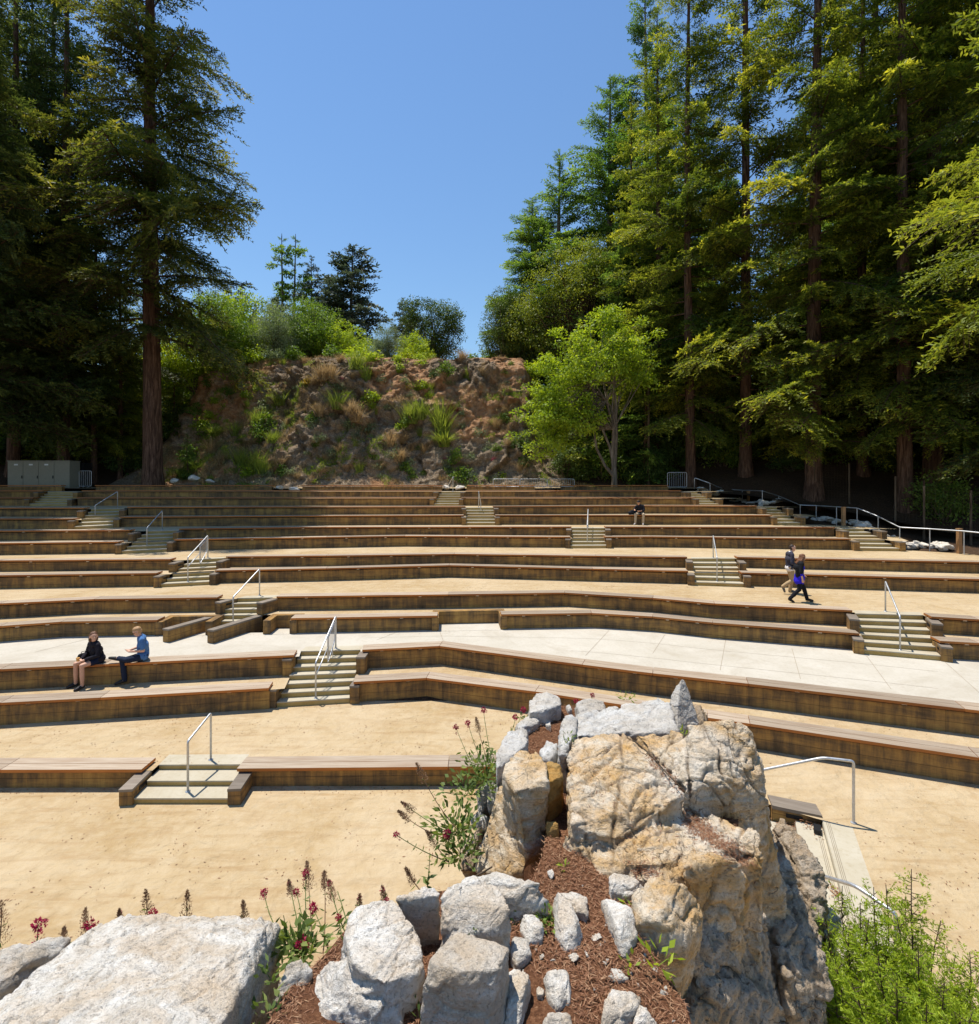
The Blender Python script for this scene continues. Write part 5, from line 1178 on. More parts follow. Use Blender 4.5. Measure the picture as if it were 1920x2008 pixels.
put('maple_tree', 'bright yellow-green maple with several bare stems in front of the dark trees', mt, 1205, 38.2, 1., 0., None)
md = broadleaf_mesh('madrone', [((0, 0, 13), (4.2, 3.6, 3.6)), ((-3.2, 0, 10), (2.6, 2.4, 2.6)), ((2.6, 0, 15.2), (2.6, 2.4, 2.0)), ((-.5, 0, 7.5), (3.0, 2.4, 2.2))], 42, 'olive_leaf', 'redwood_bark', 560, .75, .17, .085, 70, [(0, 0, -.5, .3), (0, 0, 3, .25), (.4, 0, 7, .2), (.1, 0, 11, .12)], .12, .7, .45)
put('madrone_tree', 'olive and yellow leaved madrone beside the pointed fir', md, 1128, 50, 1.18, 0.)
oaks = [broadleaf_mesh('oak%d' % i, [((0, 0, 5.2), (3.6, 3.2, 3.6)), ((-1.6, 0, 7.4), (2.2, 2.0, 2.0)), ((1.9, 0, 6.6), (2.0, 2., 2.2)), ((0, 0, 2.6), (3.4, 3., 2.0))], 50+i, 'oak_leaf', 'grey_bark', 420, .7, .22, .12, 56, [(0, 0, -.5, .3), (0, 0, 2, .24), (.2, 0, 4.5, .14)], .1, .75, .35) for i in range(2)]
put('oak_tree', 'round dark oak on the cliff top beside the open sky', oaks[0], 848, 62, 1.02, 0., 'round oaks on the cliff top')
put('oak_tree', 'round dark oak on the cliff top where the right forest begins', oaks[1], 992, 53, .80, 1.4, 'round oaks on the cliff top')
put('oak_tree', 'dark oak behind the maple top, right of the cliff', oaks[0], 1048, 52, .82, 2.6, 'round oaks on the cliff top')
lime = broadleaf_mesh('lime_bush', [((0, 0, 3.0), (3.0, 2.6, 2.6)), ((1.8, 0, 2.0), (2.2, 2., 1.6)), ((-2, 0, 2.2), (2.2, 2, 1.7))], 60, 'bright_leaf', 'twig_bark', 330, .55, .20, .11, 56, [(0, 0, -.3, .15), (0, 0, 1.5, .12), (.1, 0, 2.6, .08)], .06, .7, .4)
grn = broadleaf_mesh('green_bush', [((0, 0, 3.6), (3.6, 3.0, 3.0)), ((2.2, 0, 2.2), (2.4, 2., 1.8)), ((-2.4, 0, 2.4), (2.4, 2, 1.9))], 61, 'green_leaf', 'twig_bark', 380, .6, .20, .11, 56, [(0, 0, -.3, .18), (0, 0, 1.8, .14), (.1, 0, 3., .08)], .07, .75, .4)
olv = broadleaf_mesh('willow', [((0, 0, 3.2), (2.6, 2.4, 3.0)), ((1.8, 0, 1.8), (1.8, 1.8, 1.6))], 62, 'grey_leaf', 'twig_bark', 300, .6, .20, .05, 70, [(0, 0, -.3, .12), (0, 0, 1.8, .1), (.1, 0, 3., .06)], .05, .8, .5)
for tx, m_, u, y, s, rz in (('glowing lime green tree at the left end of the cliff top', lime, 468, 55, 1.5, 0.), ('feathery grey-green willow left of the dome shaped bush', olv, 540, 51, 1.0, 1.), ('dome shaped rich green tree in the middle of the cliff top', grn, 610, 55, 1.15, 2.), ('small lime green bush right of the dome shaped tree', lime, 672, 53, .82, 3.), ('grey-green brush at the cliff edge left of the round oak', olv, 762, 50, .62, 4.), ('lime bush under the left flank of the round oak', lime, 812, 58, .8, 5.), ('low green bush in the sky gap right of the round oak', grn, 915, 62, .42, .4), ('bright green shrub behind the tallest redwood trunk', lime, 385, 47, 1.0, 1.1), ('leafy tree filling the gap right of the tallest redwood trunk', grn, 352, 50, 1.2, 4.1), ('leafy tree deep behind the tallest redwood trunk', grn, 318, 54, 1.3, .9), ('shaded green shrub between tallest redwood and lime green tree', grn, 425, 49, 1.0, 2.2)): put('broadleaf_tree', tx, m_, u, y, s, rz, 'broadleaf trees and bushes on the cliff top')
for tx, m_, u, y, s, rz in (('great grey-green conifer standing alone against the sky above the cliff', FAR[0], 690, 70, 1.15, 0.), ('left stem of a tall open pine pair above the cliff', FAR[2], 553, 68, .96, 1.), ('right stem of a tall open pine pair above the cliff', FAR[2], 578, 69, .97, 2.), ('dark conifer between open pines and great conifer', FAR[1], 612, 72, .97, 3.), ('low dark conifer left of the great conifer', FAR[0], 655, 74, .7, 4.), ('distant bluish conifer, left of two near the sky gap', FAR[1], 790, 95, .96, 5.), ('distant bluish conifer, right of two near the sky gap', FAR[1], 808, 97, .93, .5), ('distant conifer at the left end of the skyline', FAR[1], 445, 85, .9, 1.5), ('distant conifer second from the left end of the skyline', FAR[1], 472, 84, .93, 2.5), ('distant small conifer left of the open pines', FAR[1], 502, 88, .8, 3.5), ('leafy conifer at the foot of the open pines', FAR[0], 545, 66, .48, 4.5)): put('distant_conifer', tx, m_, u, y, s, rz, 'conifers above the cliff', sz=.82 if s == 1.15 else None)

# ------------------------------------------------------------------ plants on the cliff, found where the line of sight meets the rock
def herb_mesh(name, seed, n, R, leaf, lw, mat, fl=.8, nclump=9, stemr=.012):
    rng = np.random.default_rng(seed); a = Acc(); T = clumps(n, leaf/R*2.2, lw/R*2.2, fl)
    for k in range(nclump):
        d = unit(rng.normal(0, 1, 3)); p = d*R*.75*rng.uniform(.2, 1); p[2] = abs(p[2])*1.1+.1*R; V, t = T[rng.integers(5)]
        a.quads(V*R*.45*rng.uniform(.7, 1.2)@rotz(k*1.1).T+p, np.clip(t+rng.normal(0, .14), 0, 1))
    return a.mesh(name, M[mat])
def tuft_mesh(name, seed, n, h, spread, w, mat, droop=.6):
    rng = np.random.default_rng(seed); a = Acc()
    az = rng.uniform(0, 6.28, n); ln = h*rng.uniform(.5, 1.1, n); tilt = rng.uniform(.05, 1., n)*spread; b = rng.normal(0, .12*h, (n, 2))
    rows = []
    for s in (0, .35, .7, 1.):
        r = tilt*s*ln*(1+droop*s); z = ln*s*(1-.5*tilt*s*s*droop)
        c = np.stack([b[:, 0]+np.cos(az)*r, b[:, 1]+np.sin(az)*r, z], 1); sd = np.stack([-np.sin(az), np.cos(az), az*0], 1)*w*.5*(1-s*.92)
        rows.append((c-sd, c+sd))
    V = np.stack([x for r in rows for x in r], 1).reshape(-1, 3); base = (np.arange(n)*8)[:, None]
    Fc = np.concatenate([base+np.array([[0, 1, 3, 2]])+2*k for k in range(3)])
    a.add(V, Fc, np.repeat(np.clip(rng.normal(.5, .2, n), 0, 1), 8)); return a.mesh(name, M[mat])
HERB = {'green shrub': herb_mesh('g', 1, 60, .8, .17, .09, 'green_leaf', nclump=12), 'bright green shrub': herb_mesh('bg', 2, 60, .8, .17, .09, 'bright_leaf', nclump=12), 'grey-green herb': herb_mesh('gg', 3, 60, .7, .13, .06, 'grey_leaf', nclump=11), 'yellow flowering broom': herb_mesh('y', 4, 60, .6, .11, .06, 'yellow_flower', nclump=10),
        'green grass tuft': tuft_mesh('t', 5, 240, 1.1, .7, .035, 'grass_blade'), 'dry tan grass tuft': tuft_mesh('d', 6, 260, .8, .8, .03, 'dry_grass'), 'dark green shrub': herb_mesh('dg', 7, 60, .8, .16, .09, 'oak_leaf', nclump=12), 'fern green tuft': tuft_mesh('f', 8, 260, .9, 1.1, .05, 'grass_blade', .9)}
CN = {'green shrub': 'shrub', 'bright green shrub': 'shrub', 'grey-green herb': 'herb', 'yellow flowering broom': 'shrub', 'green grass tuft': 'grass', 'dry tan grass tuft': 'grass', 'dark green shrub': 'shrub', 'fern green tuft': 'grass'}
Q1 = zone(400, 640, 2.8424)
SPOTS = [('bright green shrub', 105, 225, .9), ('bright green shrub', 30, 185, .9), ('green shrub', 20, 330, .9), ('yellow flowering broom', 195, 330, .9), ('yellow flowering broom', 115, 330, .6), ('bright green shrub', 235, 385, .7), ('bright green shrub', 290, 345, .5), ('green shrub', 120, 370, .7), ('grey-green herb', 330, 470, 1.2), ('green grass tuft', 300, 540, 1.3), ('green shrub', 350, 560, 1.2), ('green grass tuft', 420, 430, 1.1), ('grey-green herb', 430, 390, .8), ('green grass tuft', 170, 600, 1.), ('green shrub', 300, 620, 1.), ('green grass tuft', 380, 640, 1.), ('green grass tuft', 200, 780, 1.4), ('green grass tuft', 280, 800, 1.4), ('bright green shrub', 230, 830, .8), ('green grass tuft', 330, 830, 1.2), ('dry tan grass tuft', 100, 760, 1.2), ('dry tan grass tuft', 40, 700, 1.2), ('dry tan grass tuft', 430, 770, 1.1), ('green shrub', 440, 830, .8), ('grey-green herb', 500, 810, .8), ('dry tan grass tuft', 520, 840, .8), ('bright green shrub', 620, 860, .5),
 ('yellow flowering broom', 575, 305, .9), ('dry tan grass tuft', 660, 290, 1.5), ('dry tan grass tuft', 620, 310, 1.2), ('dry tan grass tuft', 710, 280, 1.2), ('grey-green herb', 730, 340, .9), ('grey-green herb', 790, 350, .8), ('green grass tuft', 850, 230, 1.4), ('green grass tuft', 900, 300, 1.3), ('bright green shrub', 940, 190, 1.2), ('bright green shrub', 960, 155, 1.0), ('green shrub', 820, 150, .9), ('bright green shrub', 655, 165, .7), ('bright green shrub', 930, 400, .9), ('bright green shrub', 935, 440, .9), ('green grass tuft', 735, 450, 1.2), ('yellow flowering broom', 615, 440, .7), ('dry tan grass tuft', 640, 490, 1.2), ('dry tan grass tuft', 820, 480, 1.3), ('dry tan grass tuft', 850, 520, 1.3), ('grey-green herb', 620, 540, .9), ('grey-green herb', 700, 500, .8), ('grey-green herb', 800, 550, 1.), ('grey-green herb', 870, 570, 1.), ('grey-green herb', 930, 560, .9), ('grey-green herb', 720, 710, .9), ('grey-green herb', 640, 620, .7), ('dry tan grass tuft', 760, 690, .9), ('green shrub', 620, 660, .6), ('grey-green herb', 580, 560, .7),
 ('bright green shrub', 1085, 190, .8), ('bright green shrub', 1085, 240, .7), ('bright green shrub', 1220, 210, .8), ('green shrub', 1350, 250, .9), ('dark green shrub', 1300, 270, .7), ('dry tan grass tuft', 1440, 180, 1.), ('green grass tuft', 1470, 290, .8), ('bright green shrub', 1215, 335, .7), ('bright green shrub', 1265, 385, .6), ('yellow flowering broom', 1135, 345, .7), ('grey-green herb', 1370, 310, .7), ('green grass tuft', 1150, 530, 1.3), ('green grass tuft', 1200, 510, 1.3), ('yellow flowering broom', 1225, 510, .6), ('bright green shrub', 1110, 560, .7), ('green grass tuft', 1310, 540, 1.5), ('green grass tuft', 1330, 600, 1.5), ('fern green tuft', 1340, 660, 1.3), ('grey-green herb', 1445, 480, .8), ('grey-green herb', 1440, 560, .8), ('grey-green herb', 1530, 595, .7), ('grey-green herb', 1580, 680, .7), ('dry tan grass tuft', 1040, 660, 1.2), ('dry tan grass tuft', 1100, 640, 1.1), ('dry tan grass tuft', 1090, 740, 1.2), ('grey-green herb', 1060, 720, .9), ('grey-green herb', 1110, 760, 1.), ('green shrub', 1120, 800, .7), ('dry tan grass tuft', 1150, 690, .9), ('green shrub', 1240, 820, .6), ('grey-green herb', 1340, 790, .9), ('green shrub', 1400, 740, .8), ('green shrub', 1440, 850, 1.1), ('grey-green herb', 1480, 840, 1.), ('bright green shrub', 1660, 840, .6), ('dry tan grass tuft', 1620, 560, .9), ('dry tan grass tuft', 1690, 470, .9), ('dry tan grass tuft', 1560, 260, .9), ('dark green shrub', 1750, 660, 1.), ('dark green shrub', 1790, 760, 1.), ('dry tan grass tuft', 1770, 800, .9), ('dry tan grass tuft', 1230, 700, .9), ('dry tan grass tuft', 980, 790, .8), ('bright green shrub', 1380, 155, .5), ('bright green shrub', 1290, 152, .4), ('grey-green herb', 500, 150, .6), ('green grass tuft', 700, 155, .8), ('dry tan grass tuft', 560, 200, .8), ('dry tan grass tuft', 760, 190, .9), ('dry tan grass tuft', 480, 260, .7),
 ('green shrub', -80, 740, 1.), ('fern green tuft', -60, 800, 1.1), ('bright green shrub', -20, 560, 1.), ('green shrub', -40, 480, 1.), ('bright green shrub', 30, 500, .8), ('fern green tuft', -120, 840, 1.), ('green shrub', 10, 600, 1.), ('bright green shrub', -100, 430, 1.1), ('green shrub', -140, 600, 1.2), ('fern green tuft', 60, 600, 1.), ('bright green shrub', 60, 420, .7)]
for i, (kd, x, y, s) in enumerate(SPOTS+[(['grey-green herb', 'dry tan grass tuft', 'green shrub', 'grey-green herb', 'green grass tuft'][q_ % 5], random.Random(q_).uniform(60, 1750), random.Random(q_+500).uniform(200, 860), random.Random(q_+900).uniform(.4, .75)) for q_ in range(70)]):
    s *= 1.25
    h = hill_at(*Q1(x, y))
    if h is None or h.y > 70: continue
    where = ('left part' if x < 480 else 'middle' if x < 1000 else 'right part'); hgt = 'near the top' if y < 300 else 'halfway up' if y < 600 else 'near the foot'
    o = link(CN[kd] if CN[kd] != 'grass' else 'grass_tuft', HERB[kd], None, h-Vector((0, -.1, .18))); o.scale = (s, s, s*random.uniform(.85, 1.2)); o.rotation_euler.z = i*2.1
    tag(o, f'{kd} growing on the {where} of the cliff, {hgt}', CN[kd], f'{kd} on the cliff, {where}, {hgt}')
for i, (kd, u, y, s) in enumerate((('bright green shrub', 705, 48.6, 1.5), ('grey-green herb', 735, 48.4, 1.5), ('green shrub', 655, 48.8, 1.5), ('bright green shrub', 690, 50, 1.6), ('grey-green herb', 770, 49.5, 1.3), ('bright green shrub', 825, 49, .9), ('green shrub', 575, 48.8, 1.4), ('grey-green herb', 545, 48.5, 1.6), ('bright green shrub', 500, 48.5, 1.5), ('bright green shrub', 450, 48, 1.6), ('green shrub', 475, 49.5, 1.6), ('bright green shrub', 420, 47.5, 1.6), ('green shrub', 930, 52, 1.2), ('bright green shrub', 1040, 47, 1.4))):
    x = (u-UC)/F*y; o = link('shrub', HERB[kd], None, (x, y, hill_z(x, y)+.1)); o.scale = (s*1.2, s, s); o.rotation_euler.z = i*1.9
    tag(o, kd+' on the cliff rim, '+['just left of the middle', 'in the middle', 'below the dome shaped tree', 'behind the middle clump', 'left of the sky gap', 'in front of the round oak', 'in front of the dome shaped tree', 'in front of the willow', 'at the foot of the willow, left side', 'at the left end', 'behind the left end', 'half hidden by redwood boughs', 'in the sky gap', 'behind the maple crown'][i], 'shrub')
# pink flowered valerian patches on the cliff are small: one herb with pink heads each
PK = herb_mesh('pk', 12, 34, .5, .07, .05, 'crimson_petal', nclump=6)
for i, (x, y) in enumerate(((765, 300), (970, 520), (960, 490), (1420, 470), (1615, 745), (1340, 745))):
    h = hill_at(*Q1(x, y)); o = link('flower_clump', PK, None, h); o.scale = (.7,)*3; tag(o, ['pink flower clump below the dry grass of the cliff', 'pink flower clump in the middle of the cliff, lower of two', 'pink flower clump in the middle of the cliff, upper of two', 'pink flower clump on the dark right rock face', 'pink flower clump low on the right end of the cliff', 'pink flower clump low in the cliff, above the top handrail'][i], 'flowers', None)
cc = V[Fc].mean(1); gg = green[Fc].mean(1); e1 = V[Fc[:, 1]]-V[Fc[:, 0]]; e2 = V[Fc[:, 3]]-V[Fc[:, 0]]; fn = np.cross(e1, e2); ar = np.linalg.norm(fn, axis=1); fn = fn/(ar[:, None]+1e-9); fn[fn[:, 1] > 0] *= -1
okf = (cc[:, 0] > -27) & (cc[:, 0] < 8) & (cc[:, 1] < 56)
w = ar*np.clip(gg-.12, 0, 1)*(.4+np.clip(fn[:, 2], 0, 1)**1)*okf; w /= w.sum(); n = 110000
fi = RNG.choice(len(Fc), n, p=w); q = V[Fc[fi]]; a_ = RNG.random((n, 1)); b_ = RNG.random((n, 1))
pp = (q[:, 0]*(1-a_)+q[:, 1]*a_)*(1-b_)+(q[:, 3]*(1-a_)+q[:, 2]*a_)*b_; pp = pp+np.repeat(unit(fn[fi]), 1, 0)*.0
cl = noise3(pp*1.1+4) > -.05; pp = pp[cl]; n = len(pp)
dr = unit(np.stack([RNG.normal(0, .5, n), -.25+RNG.normal(0, .35, n), np.full(n, .8)], 1)); sd = unit(np.cross(dr, RNG.normal(0, 1, (n, 3))))
Vg, Fg = kites(pp, dr, sd, RNG.uniform(.10, .34, n), RNG.uniform(.02, .05, n))
for nm, mt_, m_ in (('cliff_grass', 'grass_blade', noise3(pp*.6+1) > .12), ('dry_grass', 'dry_grass', noise3(pp*.6+1) <= .12)):
    v4 = Vg.reshape(-1, 4, 3)[m_].reshape(-1, 3); k = m_.sum()
    tag(link(nm, mesh_np(nm, v4, np.arange(4*k).reshape(-1, 4), M[mt_], attrs={'tint': np.repeat(np.clip(RNG.normal(.45, .22, k), 0, 1), 4)})), kind='stuff')

# ------------------------------------------------------------------ border stones, fence, barriers, cabinet
stones = [rough(remesh((lambda b: (lambda t: (b.to_mesh(t), b.free(), t)[2])(bpy.data.meshes.new('stone')))(hull_bm([Vector((random.uniform(-1, 1), random.uniform(-1, 1), random.uniform(-.7, .7))).normalized()*random.uniform(.15, .24) for k in range(14)])), .03, 1), .02, 3, 200+i) for i in range(5)]
for s_ in stones:
    s_.materials.clear(); s_.materials.append(M['white_rock']); s_.polygons.foreach_set('use_smooth', np.ones(len(s_.polygons), bool))
random.seed(5)
for i in range(130):
    f = random.uniform(.02, 12.6); k = int(f); t = f-k; a, b = GUARD[k], GUARD[k+1]; off = random.uniform(.14, .72); q = a+(b-a)*t+Vector((off*.8, off*.6, 0)); sc = random.uniform(.7, 1.35)*(1.25 if k > 10 else 1)
    z = BKB.ray_cast(Vector((q.x, q.y, 60)), Vector((0, 0, -1)))[0]; z = z.z if z else q.z
    o = link('border_stone', stones[i % 5], None, (q.x, q.y, z+.09*sc)); o.scale = (sc*1.2, sc, sc*.8); o.rotation_euler = (random.uniform(-.4, .4), random.uniform(-.4, .4), random.uniform(0, 6))
    part_ = 'upper flight' if k < 3 else 'upper landing' if k < 5 else 'middle flight' if k < 7 else 'middle landing' if k < 10 else 'lower flight' if k < 12 else 'lower landing'
    tag(o, f'white border stone under the {part_} of the guardrail', 'stone', f'white border stones, {part_}')
for i, (x, y, txt) in enumerate(((880, 140, 'largest white rock right of the top handrail'), (600, 168, 'white rock in the gap of the topmost bench, left one'), (345, 115, 'white rock at the foot of the slope right of the tallest redwood'))):
    pass
WR = [('white rock right of the topmost handrail post', r2(765,170), 1.6, 36.3), ('pale tan rock left of the topmost handrail post', r2(690,165), 1.2, 36.3), ('flat white rock in the gap of the topmost bench, left one', r1(1600,168), 1.7, 36.), ('flat white rock in the gap of the topmost bench, right one', r1(1690,172), 1.6, 36.), ('white rock at the slope foot right of the tallest redwood', r1(1110,112), 1.8, 38.6), ('low white rock beside the slope foot, further right', r1(1210,132), 1.6, 38.2), ('grey rock at the slope foot nearest the tallest redwood', r1(1000,128), 1.4, 38.4)]
for i, (tx, (u, v), s, y) in enumerate(WR):
    p_ = PY(u, v, y); o = link('rock', stones[i % 5], None, p_); o.scale = (s*1.4, s, s*.8); o.rotation_euler.z = i; tag(o, tx, 'rock')
# timber posts of the wire fence
for i, (x, y0, y1, tx) in enumerate(((550, 186, 262, 'dark timber post behind the upper landing of the guardrail'), (1097, 280, 372, 'short orange-brown timber post behind the middle landing of the guardrail'), (1762, 405, 532, 'square orange-brown timber post behind the lower landing of the guardrail'))):
    yy = (35.8, 29.0, 24.1)[i]; b = PY(*r3(x, y1), yy); t = PY(*r3(x, y0), yy); w = .15; b.z = min(b.z, ground_any(b.x, b.y))
    m = MB(); h = t.z-b.z; m.box((0, 0, h/2-.1), (w, w, h+.2)); m.box((0, 0, h+.02), (w+.04, w+.04, .05)); o = m.build('timber_post', M['post_wood'], loc=b); bv = o.modifiers.new('e', 'BEVEL'); bv.width = .01; tag(o, tx, 'post')
for kx, (x0, x1, yy, tx) in enumerate(((1395, 1560, 29.2, 'dim wire fence panel by the thick redwood pair'), (1560, 1830, 27.5, 'wire fence panel in front of the lit bush'), (1830, 2050, 25.8, 'wire fence panel cut by the right edge'), (930, 1130, 33.5, 'dim wire fence panel in the shade behind the middle of the guardrail'))):
    yb = yy-1.; a, b = PY(*r3(x0, 390), yy), PY(*r3(x1, 395), yb)
    a.z = ground_any(a.x, a.y); b.z = ground_any(b.x, b.y); hh = 2.35
    root = empty('wire_fence', a, tx, 'fence', None); m = MB()
    for pnt in (a, b):
        pm = MB(); pm.tube([pnt-Vector((0, 0, .3)), pnt+Vector((0, 0, hh+.1))], .05, 8); pm.build('post', M['twig_bark'], root, loc=-a)
    for k in range(16):
        z = .08+hh*k/15; m.tube([a+Vector((0, 0, z)), b+Vector((0, 0, z))], .003, 3, False)
    nv = int((b-a).length/.15)
    for k in range(1, nv): q = a+(b-a)*(k/nv); m.tube([q+Vector((0, 0, .05)), q+Vector((0, 0, hh))], .003, 3, False)
    m.build('wire_mesh', M['twig_bark'], root, loc=-a)
# crowd barriers
def barrier(tx, a, b, h=1.05):
    a, b = Vector(a), Vector(b); root = empty('crowd_barrier', a, tx, 'barrier', 'steel crowd barriers'); d = b-a; up = Vector((0, 0, 1))
    m = MB(); lp = rounded([a+up*.12+d*.5, a+up*.12, a+up*h, b+up*h, b+up*.12, a+up*.12+d*.5], .12); m.tube(lp, .021, 8); m.build('frame', M['steel'], root, smooth=True, weld=True, loc=-a)
    n = int(d.length/.13)
    for k in range(1, n): s = MB(); q = a+d*(k/n); s.tube([q+up*.12, q+up*h], .009, 5, False); s.build('bar', M['steel'], root, loc=-a)
    nr = Vector((-d.y, d.x, 0)).normalized()
    for t in (.12, .88): s = MB(); q = a+d*t; s.tube([q-nr*.3, q+up*.13, q+nr*.3], .018, 6); s.build('foot', M['steel'], root, loc=-a)
zb = gz('H')-.12; B3 = [(960, 1110, 'crowd barrier left of three in front of the cliff end'), (1115, 1268, 'middle crowd barrier of three beside the maple'), (1272, 1425, 'crowd barrier right of three beside the maple')]
for i, (x0, x1, tx) in enumerate(B3):
    p0 = PY(*r2(x0, 110), 37.0+.15*i); p1 = PY(*r2(x1, 112), 37.2+.15*i); p0.z = p1.z = zb-.02; barrier(tx, p0, p1, EYE-.02-zb)
p0 = PY(*r3(85, 98), 37.2); p1 = PY(*r3(196, 98), 37.0); p0.z = p1.z = zb-.05; barrier('crowd barrier at the head of the guardrail', p0, p1, 1.13)
p0 = PY(*r1(455, 60), 37.6); p1 = PY(*r1(525, 60), 37.6); p0.z = p1.z = zb; barrier('crowd barrier in the shade right of the metal cabinet', p0, p1, 1.2)
# cabinet
yc = 36.9; a, b = PY(*r1(45, 14), yc), PY(*r1(402, 14), yc); zt_ = a.z; z0 = zb-.02; wdt = b.x-a.x
root = empty('storage_cabinet', (a.x, yc, z0), 'grey-green metal storage cabinet with four doors at the far left', 'cabinet'); H_ = zt_-z0
m = MB(); m.box((wdt/2, .45, H_/2), (wdt, .9, H_)); m.box((wdt/2, .44, H_+.03), (wdt+.06, .98, .06)); m.build('body', M['cabinet'], root)
for k in range(4):
    w = wdt/4; c = w*(k+.5); m = MB(); m.box((c, -.012, H_/2), (w-.03, .024, H_-.08)); d = m.build('door', M['cabinet'], root); bv = d.modifiers.new('e', 'BEVEL'); bv.width = .006
    if k < 3: m = MB(); m.box((w*(.93 if k != 2 else .93)+w*k, -.04, H_*.42), (.04, .04, .2)); m.build('handle', M['black'], d)
    if k in (0, 1, 2): m = MB(); m.box((c+(.0 if k else .05), -.027, H_*.88), (.26, .006, .10)); m.build('paper_notice', M['label_white'], d)
p_ = PY(*r1(403, 18), 38.); m = MB(); hh = p_.z-z0-.1; m.box((0, .4, hh/2), (.75, .8, hh)); m.box((0, .38, hh+.03), (.8, .9, .05)); o = m.build('dark_cabinet', M['black'], loc=(p_.x+.55, 38., z0)); tag(o, 'narrow black cabinet at the right end of the grey-green one', 'cabinet')
# floodlight platform high on a slim pole
x, y = (1272-UC)/F*41, 41.; zg_ = ground_any(x, y); zp = EYE-(707-VH)/F*41
root = empty('light_pole', (x, y, zg_), 'slim dark pole carrying two flat lamp boards among the trees', 'lamp pole'); m = MB(); m.tube([(0, 0, -.3), (0, 0, zp-zg_)], .09, 10); m.build('pole', M['twig_bark'], root)
m = MB(); m.tube([(-1.25, 0, zp-zg_-.1), (1.25, 0, zp-zg_-.1)], .05, 8); m.build('cross_arm', M['twig_bark'], root)
for s_ in (-.85, .85): m = MB(); m.box((s_, -.1, zp-zg_+.04), (.85, .5, .09)); m.box((s_, -.1, zp-zg_-.06), (.5, .35, .12)); m.build('lamp_board', M['grey_bark'], root)
# ------------------------------------------------------------------ red valerian on the outcrop
def petal_head(a, c, R, rng, n=70, axis=None):
    d = unit(rng.normal(0, 1, (n, 3))); p = np.array(c)+d*R*rng.uniform(.3, .85, (n, 1))*np.array([1, 1, .9]); dr = unit(d+rng.normal(0, .4, (n, 3)))
    V, _ = kites(p, dr, unit(np.cross(dr, rng.normal(0, 1, (n, 3)))), R*rng.uniform(.35, .7, n), R*rng.uniform(.25, .45, n)); a.quads(V, np.repeat(np.clip(rng.normal(.5, .22, n), 0, 1), 4))
def plume(a, c, ax, Ln, R, rng, n=150):
    s = rng.uniform(0, 1, n)**.8; az = rng.uniform(0, 6.28, n); ax = unit(np.array(ax, float)); u_ = unit(np.cross(ax, [.3, 1, .2])); v_ = np.cross(ax, u_)
    out = (u_*np.cos(az)[:, None]+v_*np.sin(az)[:, None]); rr = R*(1-s)**.8*rng.uniform(.1, 1, n)
    p = np.array(c)+ax*(s*Ln)[:, None]+out*rr[:, None]; dr = unit(ax*.8+out*.6+rng.normal(0, .35, (n, 3)))
    V, _ = kites(p, dr, unit(np.cross(dr, rng.normal(0, 1, (n, 3)))), rng.uniform(.008, .02, n), rng.uniform(.003, .0065, n)); a.quads(V, np.repeat(np.clip(rng.normal(.5, .25, n), 0, 1), 4))
    for k in range(9):
        s0 = k/9; b = np.array(c)+ax*(s0*Ln); o_ = (u_*math.cos(k*2.4)+v_*math.sin(k*2.4)); V, f = tube_np([b, b+o_*R*(1-s0)*.8+ax*R*.6], .0012, 3); a.add(V, f)
def valerian(label, tip, root_, kind='flower', size=.03, leaves=7, seed=0, big=1.):
    rng = np.random.default_rng(seed+300); tip, rt = np.array(tip), np.array(root_); L = np.linalg.norm(tip-rt)
    o = empty('valerian_plant', tuple(rt), label, 'plant', None)
    t = np.linspace(0, 1, 7)[:, None]; sag = np.array([rng.normal(0, .05), rng.normal(0, .05), -.12])*L; c = rt+(tip-rt)*t+sag*(t*(1-t)*1.6)
    a = Acc(); V, f = tube_np(c, np.linspace(.0042, .0022, 7), 6); a.add(V, f); link('stem', a.mesh('stem', M['herb_leaf' if kind != 'dry' else 'dry_plume'], True), o)
    if leaves:
        lv = Acc(); ps, ds, Ls, Ws = [], [], [], []
        for k in range(leaves):
            s = (k+.4)/leaves*.86; p = np.array([np.interp(s, t[:, 0], c[:, j]) for j in range(3)]); ax = unit(tip-rt); az = rng.uniform(0, 6.28); u_ = unit(np.cross(ax, [.2, .1, 1.])); v_ = np.cross(ax, u_)
            for sg in (1, -1):
                for q in range(1 if s > .3 else 2):
                    aa = az+rng.normal(0, .4); d = unit((u_*math.cos(aa)+v_*math.sin(aa))*sg+ax*rng.uniform(.1, .7)+np.array([0, 0, -.2])); ps.append(p); ds.append(d); l_ = rng.uniform(.04, .085)*(1.2-s)*big; Ls.append(l_); Ws.append(l_*.36)
        ps, ds = np.array(ps), np.array(ds); sd = unit(np.cross(ds, np.array([0, 0, 1.])+rng.normal(0, .4, (len(ps), 3)))); V, _ = kites(ps, ds, sd, Ls, Ws); lv.quads(V, np.repeat(np.clip(rng.normal(.5, .28, len(ps)), 0, 1), 4)); link('leaves', lv.mesh('leaves', M['herb_leaf']), o)
    ax = tip-c[-2]; h = Acc()
    if kind == 'flower':
        petal_head(h, c[-1], size, rng, 90)
        for k in range(3): petal_head(h, c[-1]+rng.normal(0, 1, 3)*size*.5-unit(ax)*size*.7, size*.6, rng, 30)
        link('flower_head', h.mesh('flower_head', M['crimson_petal']), o)
    elif kind in ('dry', 'mixed'):
        plume(h, c[-1]-unit(ax)*size*4.2, ax, size*4.6, size*1.35, rng, 420); link('seed_plume', h.mesh('seed_plume', M['dry_plume']), o)
        if kind == 'mixed': g = Acc(); petal_head(g, c[-1]-unit(ax)*size*.3, size*.6, rng, 40); link('flower_head', g.mesh('flower_head', M['crimson_petal']), o)
    return o
